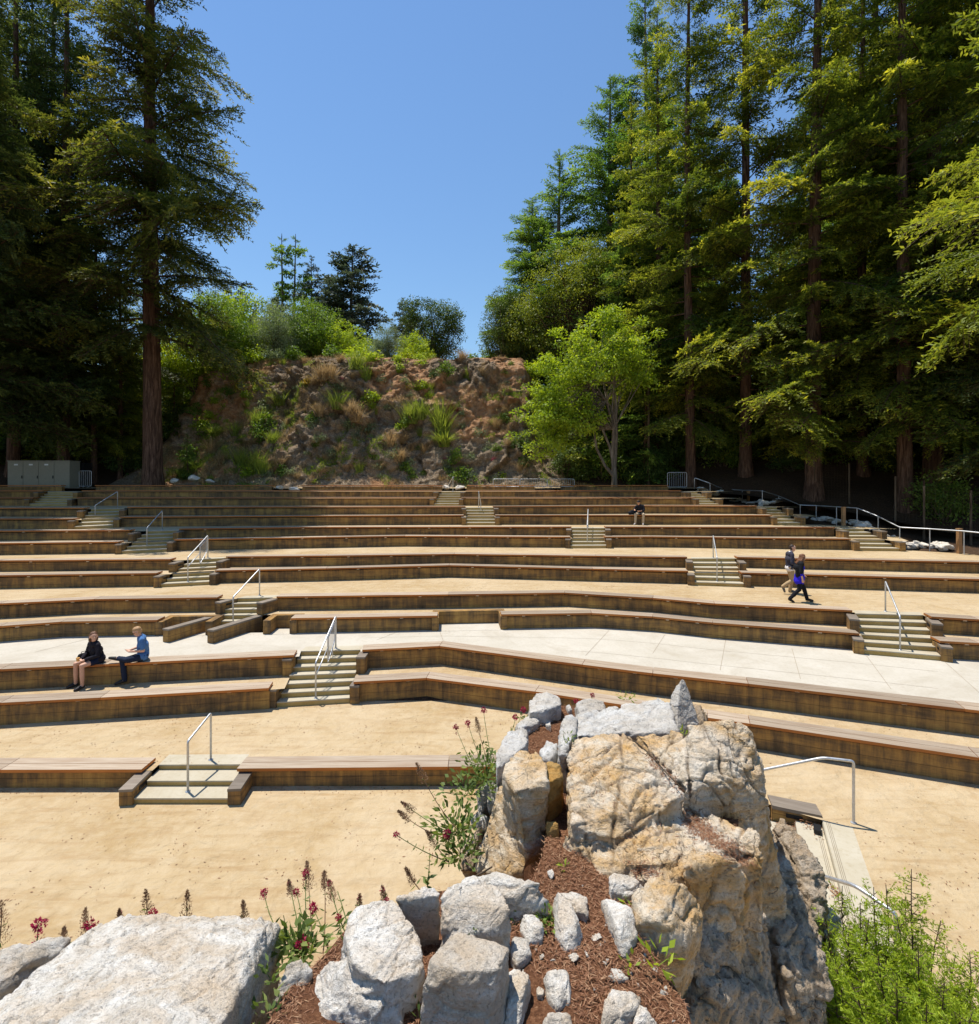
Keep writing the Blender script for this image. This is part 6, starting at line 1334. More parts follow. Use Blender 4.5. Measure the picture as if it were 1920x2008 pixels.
VG = 'red valerian plants on the rocks'
VAL = [ # label, tip px, tip Y, root px, root Y, kind, size
 ('red valerian flower topmost on the left rim beside the dry plume', (948,1392), 5.6, (968,1505), 5.15, 'flower', .028, 8),
 ('red valerian flower, middle of three rising over the sand', (917,1417), 5.4, (958,1530), 5.0, 'flower', .028, 8),
 ('red valerian flower, leftmost of three rising over the sand', (894,1426), 5.3, (950,1545), 4.95, 'flower', .026, 8),
 ('brown valerian plume between the rim flowers', (934,1410), 5.5, (966,1515), 5.1, 'dry', .034, 10),
 ('tall brown valerian plume against the front bench', (818,1500), 4.6, (900,1630), 4.4, 'dry', .036, 9),
 ('reddish valerian plume leaning far left over the sand', (790,1575), 4.5, (898,1640), 4.35, 'mixed', .03, 3),
 ('brown-red valerian plume below the reddish leaning one', (783,1592), 4.4, (890,1650), 4.3, 'dry', .028, 3),
 ('single red valerian flower at the tip of a low arching stem', (777,1637), 4.2, (880,1690), 4.2, 'flower', .024, 6),
 ('largest crimson valerian flower among the green leaves', (878,1636), 4.2, (880,1700), 4.15, 'flower', .036, 3),
 ('pale dry valerian plume under the arching stems', (797,1705), 4.0, (828,1750), 3.95, 'dry', .028, 1),
 ('straw coloured valerian plume left of the large crimson flower', (838,1632), 4.25, (880,1690), 4.2, 'dry', .03, 2),
 ('leafy valerian shoot without flower beside the pale dry plume', (843,1672), 4.0, (838,1740), 3.95, 'none', .02, 7),
 ('small red valerian flower on a far stem above the mulch patch', (1162,1363), 6.9, (1155,1392), 6.7, 'flower', .03, 3),
 ('small red valerian flower low behind the far rim stone', (1130,1375), 6.8, (1128,1398), 6.7, 'flower', .03, 2),
 ('red valerian flower left of the crowning grey boulder', (1026,1391), 6.4, (1008,1440), 6.1, 'flower', .034, 3),
 ('red valerian flower just below and left of that by the grey boulder', (1011,1406), 6.3, (1002,1440), 6.1, 'flower', .034, 3),
 ('red valerian flower leftmost of the cluster between white boulders', (518,1750), 3.75, (575,1868), 3.3, 'flower', .026, 6),
 ('red valerian flower at the top of the cluster between white boulders', (600,1711), 3.8, (606,1870), 3.35, 'flower', .026, 8),
 ('brown valerian plume at the top of the cluster between white boulders', (602,1695), 3.85, (612,1866), 3.4, 'dry', .042, 5),
 ('dark red valerian plume left of the cluster top', (567,1730), 3.75, (596,1868), 3.35, 'mixed', .024, 5),
 ('red valerian flower in the left middle of the cluster', (581,1749), 3.7, (600,1870), 3.3, 'flower', .024, 5),
 ('red valerian flower with brown spikes right of the cluster top', (646,1731), 3.7, (680,1835), 3.3, 'mixed', .036, 6),
 ('dark plume above the brown spiked flower', (636,1712), 3.75, (634,1868), 3.35, 'dry', .026, 4),
 ('red valerian flower in the centre of the cluster', (614,1780), 3.5, (655,1890), 3.15, 'flower', .03, 6),
 ('lowest crimson valerian flower of the cluster beside the jagged stone', (590,1849), 3.2, (596,1900), 3.05, 'flower', .034, 7),
 ('red valerian flower on the stem nearest the second white boulder', (664,1799), 3.4, (676,1850), 3.2, 'flower', .022, 5),
 ('bare green valerian stem right of the cluster', (662,1748), 3.5, (682,1815), 3.3, 'none', .02, 4),
 ('red valerian plume just left behind the second white boulder', (705,1758), 3.6, (703,1800), 3.5, 'mixed', .028, 2),
 ('red and brown valerian plume behind the second white boulder', (750,1742), 3.6, (757,1790), 3.5, 'mixed', .03, 2),
 ('tiny red valerian head touching the second white boulder', (757,1766), 3.5, (765,1800), 3.45, 'flower', .018, 0),
 ('leafy green shoot rising from the right shoulder of the biggest white boulder', (556,1795), 3.3, (566,1880), 3.2, 'none', .02, 9),
 ('brown valerian plume behind the crest of the biggest boulder, taller left one', (286,1752), 3.6, (288,1830), 3.5, 'dry', .045, 2),
 ('pink valerian flower at the foot of the taller left plume', (299,1792), 3.55, (296,1830), 3.5, 'flower', .03, 0),
 ('brown valerian plume behind the crest of the biggest boulder, taller right one', (367,1755), 3.6, (365,1830), 3.5, 'dry', .048, 2),
 ('brown valerian plume behind the right end of the biggest boulder', (477,1772), 3.6, (480,1830), 3.5, 'dry', .036, 2),
 ('brown plume left of the biggest boulder with a crimson flower below', (167,1788), 3.6, (172,1860), 3.45, 'dry', .042, 2),
 ('crimson valerian flower below the left brown plume', (176,1812), 3.5, (170,1860), 3.45, 'flower', .036, 0),
 ('dark red valerian head peeking over the left crest', (234,1787), 3.55, (236,1830), 3.5, 'mixed', .022, 0),
 ('branched crimson valerian flower above the grey layered slab', (75,1812), 3.5, (70,1870), 3.4, 'flower', .04, 1),
 ('small dry plume above the tip of the grey layered slab', (126,1822), 3.5, (126,1870), 3.4, 'dry', .026, 1),
 ('large dry plume cut by the left edge', (2,1775), 3.5, (-8,1880), 3.4, 'dry', .06, 2)]
for i, (tx, tp, ty, rp, ry, kd, sz, nl) in enumerate(VAL): o = valerian(tx, PY(*tp, ty), PY(*rp, ry), kd, sz, nl, i); o['group'] = VG
# make stems relative: the parts were built in world space, so shift them under their empties
for o in list(COL.objects):
    if o.name.startswith('valerian_plant'):
        l = Vector(o.location)
        for c in o.children: c.data.transform(Matrix.Translation(-l))
def leafy(name, label, u, v, y, n, R, leaf, mat='herb_leaf', seed=0, cat='plant', h=.8):
    rng = np.random.default_rng(seed); a = Acc(); b = np.array(PY(u, v, y)); k = np.arange(n); d = unit(np.stack([rng.normal(0, 1, n), rng.normal(0, 1, n), rng.uniform(.1, 1.3, n)*h], 1)); p = d*R*rng.uniform(.1, 1, (n, 1)); p[:, 2] = np.abs(p[:, 2])
    dr = unit(d+rng.normal(0, .5, (n, 3))); V_, _ = kites(p, dr, unit(np.cross(dr, rng.normal(0, .6, (n, 3))+np.array([0, 0, 1.]))), leaf*rng.uniform(.6, 1.2, n), leaf*.34*rng.uniform(.8, 1.3, n)); a.quads(V_, np.repeat(np.clip(rng.normal(.5, .27, n), 0, 1), 4))
    for q in range(max(2, n//14)):
        e = p[rng.integers(n)]; V_, f = tube_np([np.zeros(3), e*.5+rng.normal(0, .01, 3), e], .0025, 4); a.add(V_, f)
    o = link(name, a.mesh(name, M[mat]), None, b); return tag(o, label, cat)
for i, (tx, u, v, y, n, R, lf) in enumerate((
 ('mass of green valerian leaves left of the ochre boulder', 895, 1635, 4.35, 170, .26, .085), ('upper mass of green leaves on the left rim', 955, 1530, 5.0, 150, .24, .08), ('narrow leaved green clump hanging toward the front bench', 915, 1560, 4.75, 120, .24, .075), ('leaves low on the rim above the flat white boulder', 905, 1680, 4.2, 90, .17, .08), ('leaf tuft between the leaf masses on the rim', 935, 1500, 5.2, 70, .2, .07),
 ('leaf clump at the base of the cluster between white boulders', 600, 1868, 3.2, 80, .13, .075), ('green leaves right of the biggest boulder near the cluster', 575, 1850, 3.25, 60, .12, .085))): leafy('valerian_foliage', tx, u, v, y, n, R, lf, seed=i)
for i, (tx, u, v, n, R, lf, mt_) in enumerate((('fleshy green sprig in front of the second white boulder', 805, 1950, 22, .10, .05, 'herb_leaf'), ('light green sprig right of the rounded white boulder', 1016, 1812, 18, .08, .05, 'herb_leaf'), ('dense grey-green herb between the small white stones', 1077, 1812, 110, .10, .04, 'green_leaf'), ('tiny sprig on the rounded white boulder edge', 928, 1826, 12, .06, .04, 'herb_leaf'), ('bright seedling with broad leaves below the tan boulder', 1290, 1895, 14, .12, .085, 'bright_leaf'), ('small seedling left of the broad leaved one', 1232, 1900, 10, .08, .06, 'bright_leaf'), ('tiny seedling at the foot of the tan outcrop', 1105, 1705, 14, .06, .04, 'bright_leaf'), ('tiny seedling beside the long white sliver', 1237, 1775, 8, .05, .05, 'bright_leaf'), ('green sprig right of the biggest white boulder, upper one', 530, 1925, 26, .11, .055, 'herb_leaf'), ('green sprig right of the biggest white boulder, lower one', 525, 1995, 24, .10, .055, 'herb_leaf'), ('green sprig at the bottom edge left of the cube block', 828, 2003, 12, .07, .06, 'herb_leaf'), ('small sprig on the grey stones of the far rim', 1028, 1412, 24, .10, .05, 'herb_leaf'), ('sprig in the joint below the spire', 1340, 1442, 16, .08, .05, 'bright_leaf'), ('sprig at the top left corner of the tan outcrop', 1112, 1455, 16, .08, .05, 'herb_leaf'), ('grass wisp behind the far rim stone', 1228, 1372, 30, .16, .06, 'grass_blade'))):
    p_ = P(u, v, MZ+(.0 if u < 1330 else .35)); 
    if u in (1340,): p_ = P(u, v, 3.98)
    if u == 1112: p_ = P(u, v, 3.92)
    if u == 928: p_ = P(u, v, 3.74)
    leafy('seedling', tx, u, v, p_.y, n, R, lf, mt_, 40+i)
# dead twigs lying on mulch and rock
TB = BVHTree.FromPolygons
for i, (u0, v0, z0, u1, v1, z1, tx) in enumerate(((965, 1700, 3.62, 900, 1745, 3.9, 'thin pale dead twig leaning on the flat white boulder'), (1110, 1790, 3.62, 1135, 1805, 3.61, 'short curled twig in the mulch below the outcrop'), (1180, 1935, 3.61, 1215, 1945, 3.61, 'bark strip in the mulch near the bottom edge'), (1240, 1450, 4.02, 1352, 1560, 3.96, 'long dry twig lying along the diagonal crack'))):
    a, b = P(u0, v0, z0), P(u1, v1, z1); m = MB(); m.tube([a, a.lerp(b, .3)+Vector((.01, 0, .012)), a.lerp(b, .7)+Vector((-.012, 0, .01)), b], [.005, .006, .005, .002], 6); o = m.build('twig', M['twig_bark'], smooth=True); tag(o, tx, 'twig')
# needles caught in the cracks of the big rock (ray cast on to it)
RB = [BVHTree.FromObject(o, bpy.context.evaluated_depsgraph_get()) for o in ROCKS if o.name.startswith('rock_outcrop')]
pts, nrs = [], []
rng = np.random.default_rng(77)
def strew(u0, v0, u1, v1, w, n):
    for k in range(n):
        t = rng.random(); u = u0+(u1-u0)*t+rng.normal(0, w); v = v0+(v1-v0)*t+rng.normal(0, w)
        h = RB[0].ray_cast(CAMP, Vector(((u-UC)/F, 1, -(v-VH)/F)).normalized())
        if h[0] is not None and h[1].z > .35: pts.append(h[0]+h[1]*.006); nrs.append(h[1])
strew(1350, 1600, 1450, 1690, 9, 900); strew(1270, 1480, 1350, 1560, 5, 350); strew(1240, 1700, 1290, 1720, 10, 300); strew(1345, 1575, 1375, 1640, 10, 400); strew(1430, 1660, 1470, 1690, 8, 300); strew(1100, 1500, 1460, 1700, 40, 260)
if pts:
    n = len(pts); V_, F_ = slivers(n, np.array(pts), np.array(nrs), rng.uniform(.02, .055, n), rng.uniform(.003, .006, n), rng); tag(link('needle_litter', mesh_np('needle_litter', V_, F_, M['litter'], attrs={'tint': np.repeat(np.clip(rng.normal(.5, .28, n), 0, 1), 4)})), kind='stuff')
# leaf litter on sand and sunken steps
def scatter(poly, z, n, L, W, seed, mat='litter', thr=None):
    rng = np.random.default_rng(seed); poly = np.array(poly); lo, hi = poly.min(0), poly.max(0); q = rng.uniform(lo, hi, (n*3, 2)); q = q[inside(q, poly)]
    if thr is not None: q = q[noise3(np.stack([q[:, 0]*1.2, q[:, 1]*1.2, q[:, 0]*0+seed], 1)) > thr]
    q = q[:n]; k = len(q); p = np.stack([q[:, 0], q[:, 1], np.full(k, z)], 1); p[:, 2] += rng.uniform(.002, .012, k); return slivers(k, p, np.tile([0, 0, 1.], (k, 1)), rng.uniform(*L, k), rng.uniform(*W, k), rng)
A_ = Acc()
for pl, z, n, L, W, s, thr in (([(-12, 5), (3.5, 5), (3.5, 10.3), (-12, 10.3)], 0., 900, (.015, .07), (.006, .02), 1, .1), ([(-12, 11.4), (5, 11.2), (2, 14), (-12, 12.8)], zt, 520, (.015, .06), (.006, .02), 2, .05), ([(6.4, 9.2), (12, 7), (12, 4.4), (4.6, 4.4), (5.4, 7.2)], zt, 1100, (.012, .05), (.006, .02), 3, None), ([(-14, 20), (10, 20.5), (10, 22), (-14, 20.2)], gz('C2'), 350, (.02, .08), (.01, .03), 4, .1)):
    V_, _ = scatter(pl, z, n, L, W, s, thr=thr); A_.quads(V_, np.repeat(np.clip(np.random.default_rng(s).normal(.35, .25, len(V_)//4), 0, 1), 4))
for (u, v, z, w, n) in ((1553, 1622, .12, .10, 260), (1550, 1648, .12, .10, 220), (1595, 1612, .22, .09, 240), (1600, 1625, .22, .12, 60), (1633, 1748, .22, .06, 60), (1585, 1665, .12, .05, 30)):
    c = P(u, v, z); k = n; r_ = np.random.default_rng(u); p = np.array(c)+r_.normal(0, w, (k, 3))*np.array([1, 1.6, 0]); p[:, 2] = z+r_.uniform(.004, .02, k); V_, _ = slivers(k, p, np.tile([0, 0, 1.], (k, 1)), r_.uniform(.02, .06, k), r_.uniform(.01, .025, k), r_); A_.quads(V_, np.repeat(np.clip(r_.normal(.6, .25, k), 0, 1), 4))
rl = np.random.default_rng(91)                       # needles and grit drifted against the feet of the benches
for row, base, n in (('A', 0., 900), ('B1', zt, 800), ('B2', ZR['B1']-G, 700), ('C1', ZR['B2']-G, 260), ('C2', ZR['C1']-G, 500), ('D1', gz('C2'), 500), ('D2', gz('D1'), 300), ('E1', gz('D2'), 400)):
    ln_ = ROW[row]; seg = [(Vector(ln_[i]), Vector(ln_[i+1])) for i in range(len(ln_)-1)]; tot = [(b-a).length for a, b in seg]; pr = np.array(tot)/sum(tot); pk_ = []
    for k in range(n):
        a, b = seg[rl.choice(len(seg), p=pr)]; dd_ = (b-a).normalized(); q = a+(b-a)*rl.random()+Vector((-dd_.y, dd_.x))*(.085-abs(rl.normal(0, .16)))
        if noise3(np.array([[q.x*.7, q.y*.7, base]]))[0] > -.25: pk_.append((q.x, q.y, base+rl.uniform(.003, .014)))
    k = len(pk_); V_, _ = slivers(k, np.array(pk_), np.tile([0, 0, 1.], (k, 1)), rl.uniform(.015, .06, k), rl.uniform(.006, .018, k), rl); A_.quads(V_, np.repeat(np.clip(rl.normal(.35, .25, k), 0, 1), 4))
tag(link('leaf_litter', A_.mesh('leaf_litter', M['litter'])), kind='stuff')

# ------------------------------------------------------------------ bright young conifer at the lower right
def leader_shrub(label, base, leaders, mat, seed):
    rng = np.random.default_rng(seed); o = empty('conifer_shrub', base, label, 'shrub'); st, lf = Acc(), Acc()
    for (tip, r) in leaders:
        tip = np.array(tip)-np.array(base); b = np.array([tip[0]*.45, tip[1]*.45, 0])+rng.normal(0, .12, 3)*np.array([1, 1, 0]); t = np.linspace(0, 1, 10)[:, None]; c = b+(tip-b)*t+np.array([0, 0, 1])*0; c[:, :2] += rng.normal(0, .012, (10, 2)); Ln = np.linalg.norm(tip-b)
        V_, f = tube_np(c, np.linspace(.016, .003, 10), 6); st.add(V_, f)
        nb = int(Ln/.021)
        for k in range(nb):
            s = .12+.86*(k+rng.uniform(0, 1))/nb; p = np.array([np.interp(s, t[:, 0], c[:, j]) for j in range(3)]); az = rng.uniform(0, 6.28); bl = r*((1-s)**.75)*rng.uniform(.5, 1.15)+.05; d = unit(np.array([math.cos(az), math.sin(az), rng.uniform(.05, .6)])); V_, f = tube_np([p, p+d*bl*.5+np.array([0, 0, -.02*bl]), p+d*bl], np.array([.004, .003, .0015]), 4); st.add(V_, f)
            for tw in range(max(1, int(bl/.035))):
                q = p+d*bl*(tw+.6)/max(1, int(bl/.035)); dd = unit(d*.8+rng.normal(0, .5, 3)+np.array([0, 0, .1])); l2 = rng.uniform(.05, .13); m = max(6, int(l2/.0055)); tt = rng.uniform(0, 1, (m, 1)); pp = q+dd*l2*tt; sg = np.where(rng.random((m, 1)) < .5, -1, 1); lat = unit(np.cross(dd, rng.normal(0, 1, 3))); dl = unit(dd*.6+lat*sg+rng.normal(0, .25, (m, 3)))
                V_, _ = kites(pp, dl, unit(np.cross(dl, rng.normal(0, 1, (m, 3)))), rng.uniform(.026, .048, m), rng.uniform(.006, .010, m)); lf.quads(V_, np.repeat(np.clip(.3+.4*s+rng.normal(0, .2, m), 0, 1), 4))
    link('stems', st.mesh('stems', M['twig_bark'], True), o); link('foliage', lf.mesh('foliage', M[mat]), o); return o
rng = np.random.default_rng(8); LD = []
for u, v, y, r in ((1790, 1705, 4.9, .34), (1741, 1740, 4.9, .30), (1716, 1742, 4.8, .32), (1773, 1757, 5.0, .3), (1653, 1738, 5.0, .22), (1685, 1770, 4.9, .25), (1622, 1800, 4.8, .22), (1870, 1872, 4.6, .3), (1905, 1868, 4.5, .3), (1930, 1900, 4.6, .3), (1840, 1800, 4.9, .4), (1700, 1800, 4.6, .5), (1760, 1800, 4.6, .55), (1660, 1830, 4.6, .45), (1640, 1880, 4.4, .4), (1720, 1860, 4.3, .55), (1800, 1860, 4.4, .55), (1860, 1930, 4.2, .5), (1760, 1910, 4.1, .5), (1680, 1930, 4.1, .45), (1900, 1980, 4.1, .5), (1820, 1970, 4.0, .5), (1700, 2000, 3.9, .45), (1640, 1960, 4.2, .35), (1940, 1960, 4.4, .5)): LD.append((PY(u, v, y), r*(.55 if v < 1820 else .85)))
for u, v, y, r in ((1650, 1900, 4.3, .4), (1690, 1860, 4.5, .5), (1735, 1820, 4.7, .5), (1790, 1830, 4.6, .5), (1850, 1880, 4.5, .5), (1880, 1930, 4.3, .5), (1740, 1960, 4.0, .5), (1660, 2000, 4.0, .4), (1800, 2010, 3.9, .5), (1700, 1770, 4.9, .35), (1630, 1840, 4.6, .25), (1625, 1920, 4.3, .25)): LD.append((PY(u, v+45, y), r*.95))
leader_shrub('bright lime green young conifer with many upright leaders, lower right corner', (3.55, 4.55, .0), LD, 'lime_needles', 4)
# ------------------------------------------------------------------ people
def cap(a, b, ra, rb, n=12):
    a, b = np.array(a, float), np.array(b, float); d = b-a; L = np.linalg.norm(d); t = d/L if L > 1e-6 else np.array([0, 0, 1.]); u = np.cross(t, [0, 0, 1.] if abs(t[2]) < .9 else [1., 0, 0]); u /= np.linalg.norm(u); w = np.cross(t, u)
    rows = []
    for k in range(6): an = -math.pi/2*(1-k/5); rows.append((a+t*ra*math.sin(an), max(ra*math.cos(an), 1e-4)))
    for k in range(6): an = math.pi/2*k/5; rows.append((b+t*rb*math.sin(an), max(rb*math.cos(an), 1e-4)))
    th = np.arange(n)*2*np.pi/n; ring = u[None]*np.cos(th)[:, None]+w[None]*np.sin(th)[:, None]
    V = np.concatenate([c+ring*r for c, r in rows]); i, j = np.meshgrid(np.arange(11), np.arange(n), indexing='ij'); j2 = (j+1) % n
    Fq = np.stack([i*n+j, i*n+j2, (i+1)*n+j2, (i+1)*n+j], -1).reshape(-1, 4).tolist(); Fq += [list(range(n))[::-1], list(range(11*n, 12*n))]
    return V, Fq
def blob(name, caps, voxel, smooth, mat, wr=0., seed=0):
    V, Fq, n = [], [], 0
    for c in caps:
        v, f = cap(*c); V.append(v); Fq += [[i+n for i in q] for q in f]; n += len(v)
    me = bpy.data.meshes.new(name); me.from_pydata(np.concatenate(V).tolist(), [], Fq); bm = bmesh.new(); bm.from_mesh(me); bmesh.ops.recalc_face_normals(bm, faces=bm.faces); bm.to_mesh(me); bm.free()
    me = remesh(me, voxel, smooth); me.name = name
    if wr:
        k = len(me.vertices); co = np.empty(k*3, np.float32); me.vertices.foreach_get('co', co); co = co.reshape(-1, 3); no = np.empty(k*3, np.float32); me.vertices.foreach_get('normal', no); no = no.reshape(-1, 3)
        co = co+no*(wr*(noise3(co*np.array([14, 14, 8])+seed)+.6*noise3(co*30+seed)))[:, None].astype(np.float32); me.vertices.foreach_set('co', co.astype(np.float32).ravel()); me.update()
    me.materials.clear(); me.materials.append(mat); me.polygons.foreach_set('use_smooth', np.ones(len(me.polygons), bool)); return me
def cloth(name, c, v=.10): return plain(name, c, .85, 0, .15, v, 40, .3, .004)
SKIN = plain('skin', (.60, .34, .23), .5, 0, .35, .06, 12); SKIN2 = plain('skin_tan', (.52, .27, .16), .5, 0, .35, .06, 12)
EYE_M = plain('eye_dark', (.03, .02, .015), .3)
def person(label, loc, ang, J, sc, skin, hair_m, hair, top, bottom, shoe, hyaw=0., hpitch=0., extra=None):
    """J: joints in metres, fwd +X, left +Y. top/bottom: (material, arm coverage, ...)"""
    g = {k: np.array(v, float)*sc for k, v in J.items()}; s = sc
    hd = g['head']; cy, sy_, cp, sp_ = math.cos(hyaw), math.sin(hyaw), math.cos(hpitch), math.sin(hpitch)
    HR = np.array([[cy, -sy_, 0], [sy_, cy, 0], [0, 0, 1]])@np.array([[cp, 0, sp_], [0, 1, 0], [-sp_, 0, cp]])
    h = lambda x, y, z: hd+HR@(np.array([x, y, z])*s)
    B = [(h(-.022, 0, .03), h(.012, 0, .03), .090*s, .084*s), (h(.028, 0, -.03), h(.040, 0, -.075), .064*s, .046*s), (h(.092, 0, .0), h(.104, 0, -.028), .010*s, .014*s), (h(.078, .02, -.062), h(.078, -.02, -.062), .014*s, .014*s), (h(0, .088, 0), h(0, .09, -.02), .014*s, .014*s), (h(0, -.088, 0), h(0, -.09, -.02), .014*s, .014*s),
         (g['neck']-np.array([0, 0, .05*s]), h(-.01, 0, -.06), .056*s, .052*s)]
    ch, pv, nk = g['chest'], g['pelvis'], g['neck']; sh = {q: g['sh'+q] for q in 'LR'}
    torso = [(sh['L']*.72+sh['R']*.28, sh['R']*.72+sh['L']*.28, .085*s, .085*s), (ch+np.array([0, .075*s, 0]), ch-np.array([0, .075*s, 0]), .115*s, .115*s), (ch, nk-np.array([0, 0, .05*s]), .115*s, .08*s), (ch, pv+np.array([0, 0, .05*s]), .125*s, .125*s), (g['hipL']+np.array([0, 0, .03*s]), g['hipR']+np.array([0, 0, .03*s]), .115*s, .115*s)]
    B += torso
    arms, legs = {}, {}
    for q in 'LR':
        arms[q] = [(sh[q], g['el'+q], .054*s, .043*s), (g['el'+q], g['wr'+q], .042*s, .029*s)]; legs[q] = [(g['hip'+q], g['kn'+q], .088*s, .060*s), (g['kn'+q], g['an'+q]*.55+g['kn'+q]*.45, .057*s, .056*s), (g['an'+q]*.55+g['kn'+q]*.45, g['an'+q], .055*s, .038*s)]
        B += arms[q]+legs[q]
        d = g['wr'+q]-g['el'+q]; d /= np.linalg.norm(d); fw = g.get('hd'+q); d2 = d if fw is None else fw/np.linalg.norm(fw)
        lat = np.cross(d2, [0, 0, 1.]) if abs(d2[2]) < .8 else np.array([1., 0, 0]); lat /= np.linalg.norm(lat); dn = np.cross(lat, d2); pm = g['wr'+q]+d2*.05*s
        B += [(g['wr'+q], pm+lat*.02*s, .026*s, .022*s), (g['wr'+q], pm-lat*.02*s, .026*s, .022*s)]
        for k, ln in enumerate((.062, .074, .070, .054)):
            b0 = pm+lat*(.032-.021*k)*s+d2*.012*s; m_ = b0+d2*ln*.5*s+dn*.006*s; B += [(b0, m_, .0098*s, .0092*s), (m_, m_+d2*ln*.36*s+dn*.026*s, .0092*s, .0082*s)]
        b0 = g['wr'+q]+d2*.025*s+lat*.03*s; B += [(b0, b0+d2*.03*s+lat*.022*s+dn*.008*s, .0115*s, .0105*s), (b0+d2*.03*s+lat*.022*s+dn*.008*s, b0+d2*.055*s+lat*.022*s+dn*.02*s, .0105*s, .009*s)]
        ft = g['to'+q]-g['an'+q]; B += [(g['an'+q], g['to'+q], .036*s, .030*s)]
    o = link('person', blob('person', B, .0105, 2, skin)); o.location = loc; o.rotation_euler.z = ang; tag(o, label, 'person')
    gl = lambda c, e: [(a, b, ra+e*s, rb+e*s) for a, b, ra, rb in c]
    tm, slv, tl = top; tc = gl(torso, .018)
    for q in 'LR':
        a1, a2 = arms[q]
        if slv == 'long': tc += gl([a1, (a2[0], a2[0]+(a2[1]-a2[0])*.93, a2[2], a2[3])], .014)
        elif slv == 'three': tc += gl([a1, (a2[0], a2[0]+(a2[1]-a2[0])*.35, a2[2], a2[3]+.006)], .014)
        else: tc += gl([(a1[0], a1[0]+(a1[1]-a1[0])*.72, a1[2], a1[3]+.006)], .02)
    if tl: tc += [(pv+np.array([0, .05, -.02])*s, pv+np.array([-.02, .05, -tl])*s, .135*s, .15*s), (pv+np.array([0, -.05, -.02])*s, pv+np.array([-.02, -.05, -tl])*s, .135*s, .15*s)]
    link('top_garment', blob('top', tc, .0115, 3, tm, .006, 3), o)
    bm_, ln = bottom; bc = gl([torso[-1]], .014)
    for q in 'LR':
        l = legs[q]
        if ln == 'long': bc += gl(l, .014)[:2]+[(l[2][0], l[2][1]*.96+l[2][0]*.04, l[2][2]+.016*s, l[2][3]+.022*s)]
        else: bc += gl([(l[0][0], l[0][0]+(l[0][1]-l[0][0])*.45, l[0][2], l[0][3]+.016)], .018)
    link('trousers' if ln == 'long' else 'shorts', blob('bottom', bc, .0115, 3, bm_, .006, 9), o)
    for q in 'LR':
        a, t = g['an'+q], g['to'+q]; f = (t-a); f = f/np.linalg.norm(f); hl = a-f*.02*s+np.array([0, 0, -.03*s])
        link('shoe', blob('shoe', [(hl, t+f*.02*s, .043*s, .036*s), (a*.6+t*.4, t, .046*s, .040*s)], .010, 2, shoe), o)
    hc = [(h(-.036, 0, .048), h(-.006, 0, .062), .092*s, .086*s)]
    if hair == 'short': hc += [(h(-.055, 0, -.01), h(-.045, 0, .03), .072*s, .080*s)]
    elif hair == 'crop': hc = [(h(-.05, 0, -.005), h(-.05, 0, .03), .074*s, .076*s), (h(-.02, 0, .045), h(-.03, 0, .05), .084*s, .084*s)]
    elif hair == 'bob': hc += [(h(-.055, .055, .02), h(-.05, .07, -.085), .055*s, .040*s), (h(-.055, -.055, .02), h(-.05, -.07, -.085), .055*s, .040*s), (h(-.07, 0, .02), h(-.08, 0, -.085), .07*s, .05*s)]
    else:
        r_ = np.random.default_rng(4)
        for k in range(16): a_ = math.radians(70+220*k/15); x, y = math.cos(a_)*.075, math.sin(a_)*.085; hc += [(h(x*.9, y, .03), h(x*1.25-.015+r_.normal(0, .012), y*1.2+r_.normal(0, .012), -.10-.05*r_.random()), .04*s, .036*s), (h(x*1.25-.02, y*1.2, -.12), h(x*1.2-.05+r_.normal(0, .03), y*1.2+r_.normal(0, .03), -.23-.04*r_.random()), .036*s, .022*s)]
    link('hair', blob('hair', hc, .010, 1, hair_m, .007 if hair in ('bob', 'long') else .003, 5), o)
    for y in (.032, -.032): link('eye', blob('eye', [(h(.080, y, .004), h(.081, y, .004), .009*s, .009*s)], .004, 0, EYE_M), o)
    if extra: extra(o, g, h, s)
    return o
def on_row(row, u, back=0.):
    p, i = at_u(ROW[row], u); d = Vector(ROW[row][i+1])-Vector(ROW[row][i]); d.normalize(); n = Vector((-d.y, d.x)); return Vector((p[0]+n.x*back, p[1]+n.y*back, ZR[row]))
R_ = math.radians
# seated woman
sp = on_row('B2', 184, .20); fl = ZR['B1']-G; sh_ = sp.z-fl
J = dict(pelvis=(0, 0, sh_+.11), hipL=(0, .10, sh_+.09), hipR=(0, -.10, sh_+.09), knL=(.43, .10, sh_+.05), anL=(.40, .06, .09), toL=(.56, .08, .04), knR=(.43, -.20, sh_+.05), anR=(.40, -.27, .09), toR=(.55, -.31, .04), chest=(.06, 0, sh_+.36), neck=(.10, 0, sh_+.58), shL=(.09, .18, sh_+.51), shR=(.09, -.18, sh_+.51), head=(.12, .03, sh_+.72), elL=(.13, .27, sh_+.26), wrL=(.34, .06, sh_+.17), elR=(.13, -.27, sh_+.26), wrR=(.36, -.09, sh_+.17), hdL=(.8, -.5, -.2), hdR=(.8, .5, -.2))
def cup(o, g, h, s):
    pass
w = person('woman in black sweater and dark shorts sitting on the third row bench', (sp.x, sp.y, fl), R_(-118), J, 1.0, SKIN, plain('brown_hair', (.13, .06, .03), .5), 'bob', (cloth('black_sweater', (.016, .014, .019)), 'long', 0), (cloth('navy_shorts', (.012, .016, .04)), 'short'), plain('dark_shoe', (.02, .018, .018), .6), R_(75), R_(-8))
Mw = Matrix.Translation((sp.x, sp.y, fl))@Matrix.Rotation(R_(-118), 4, 'Z')
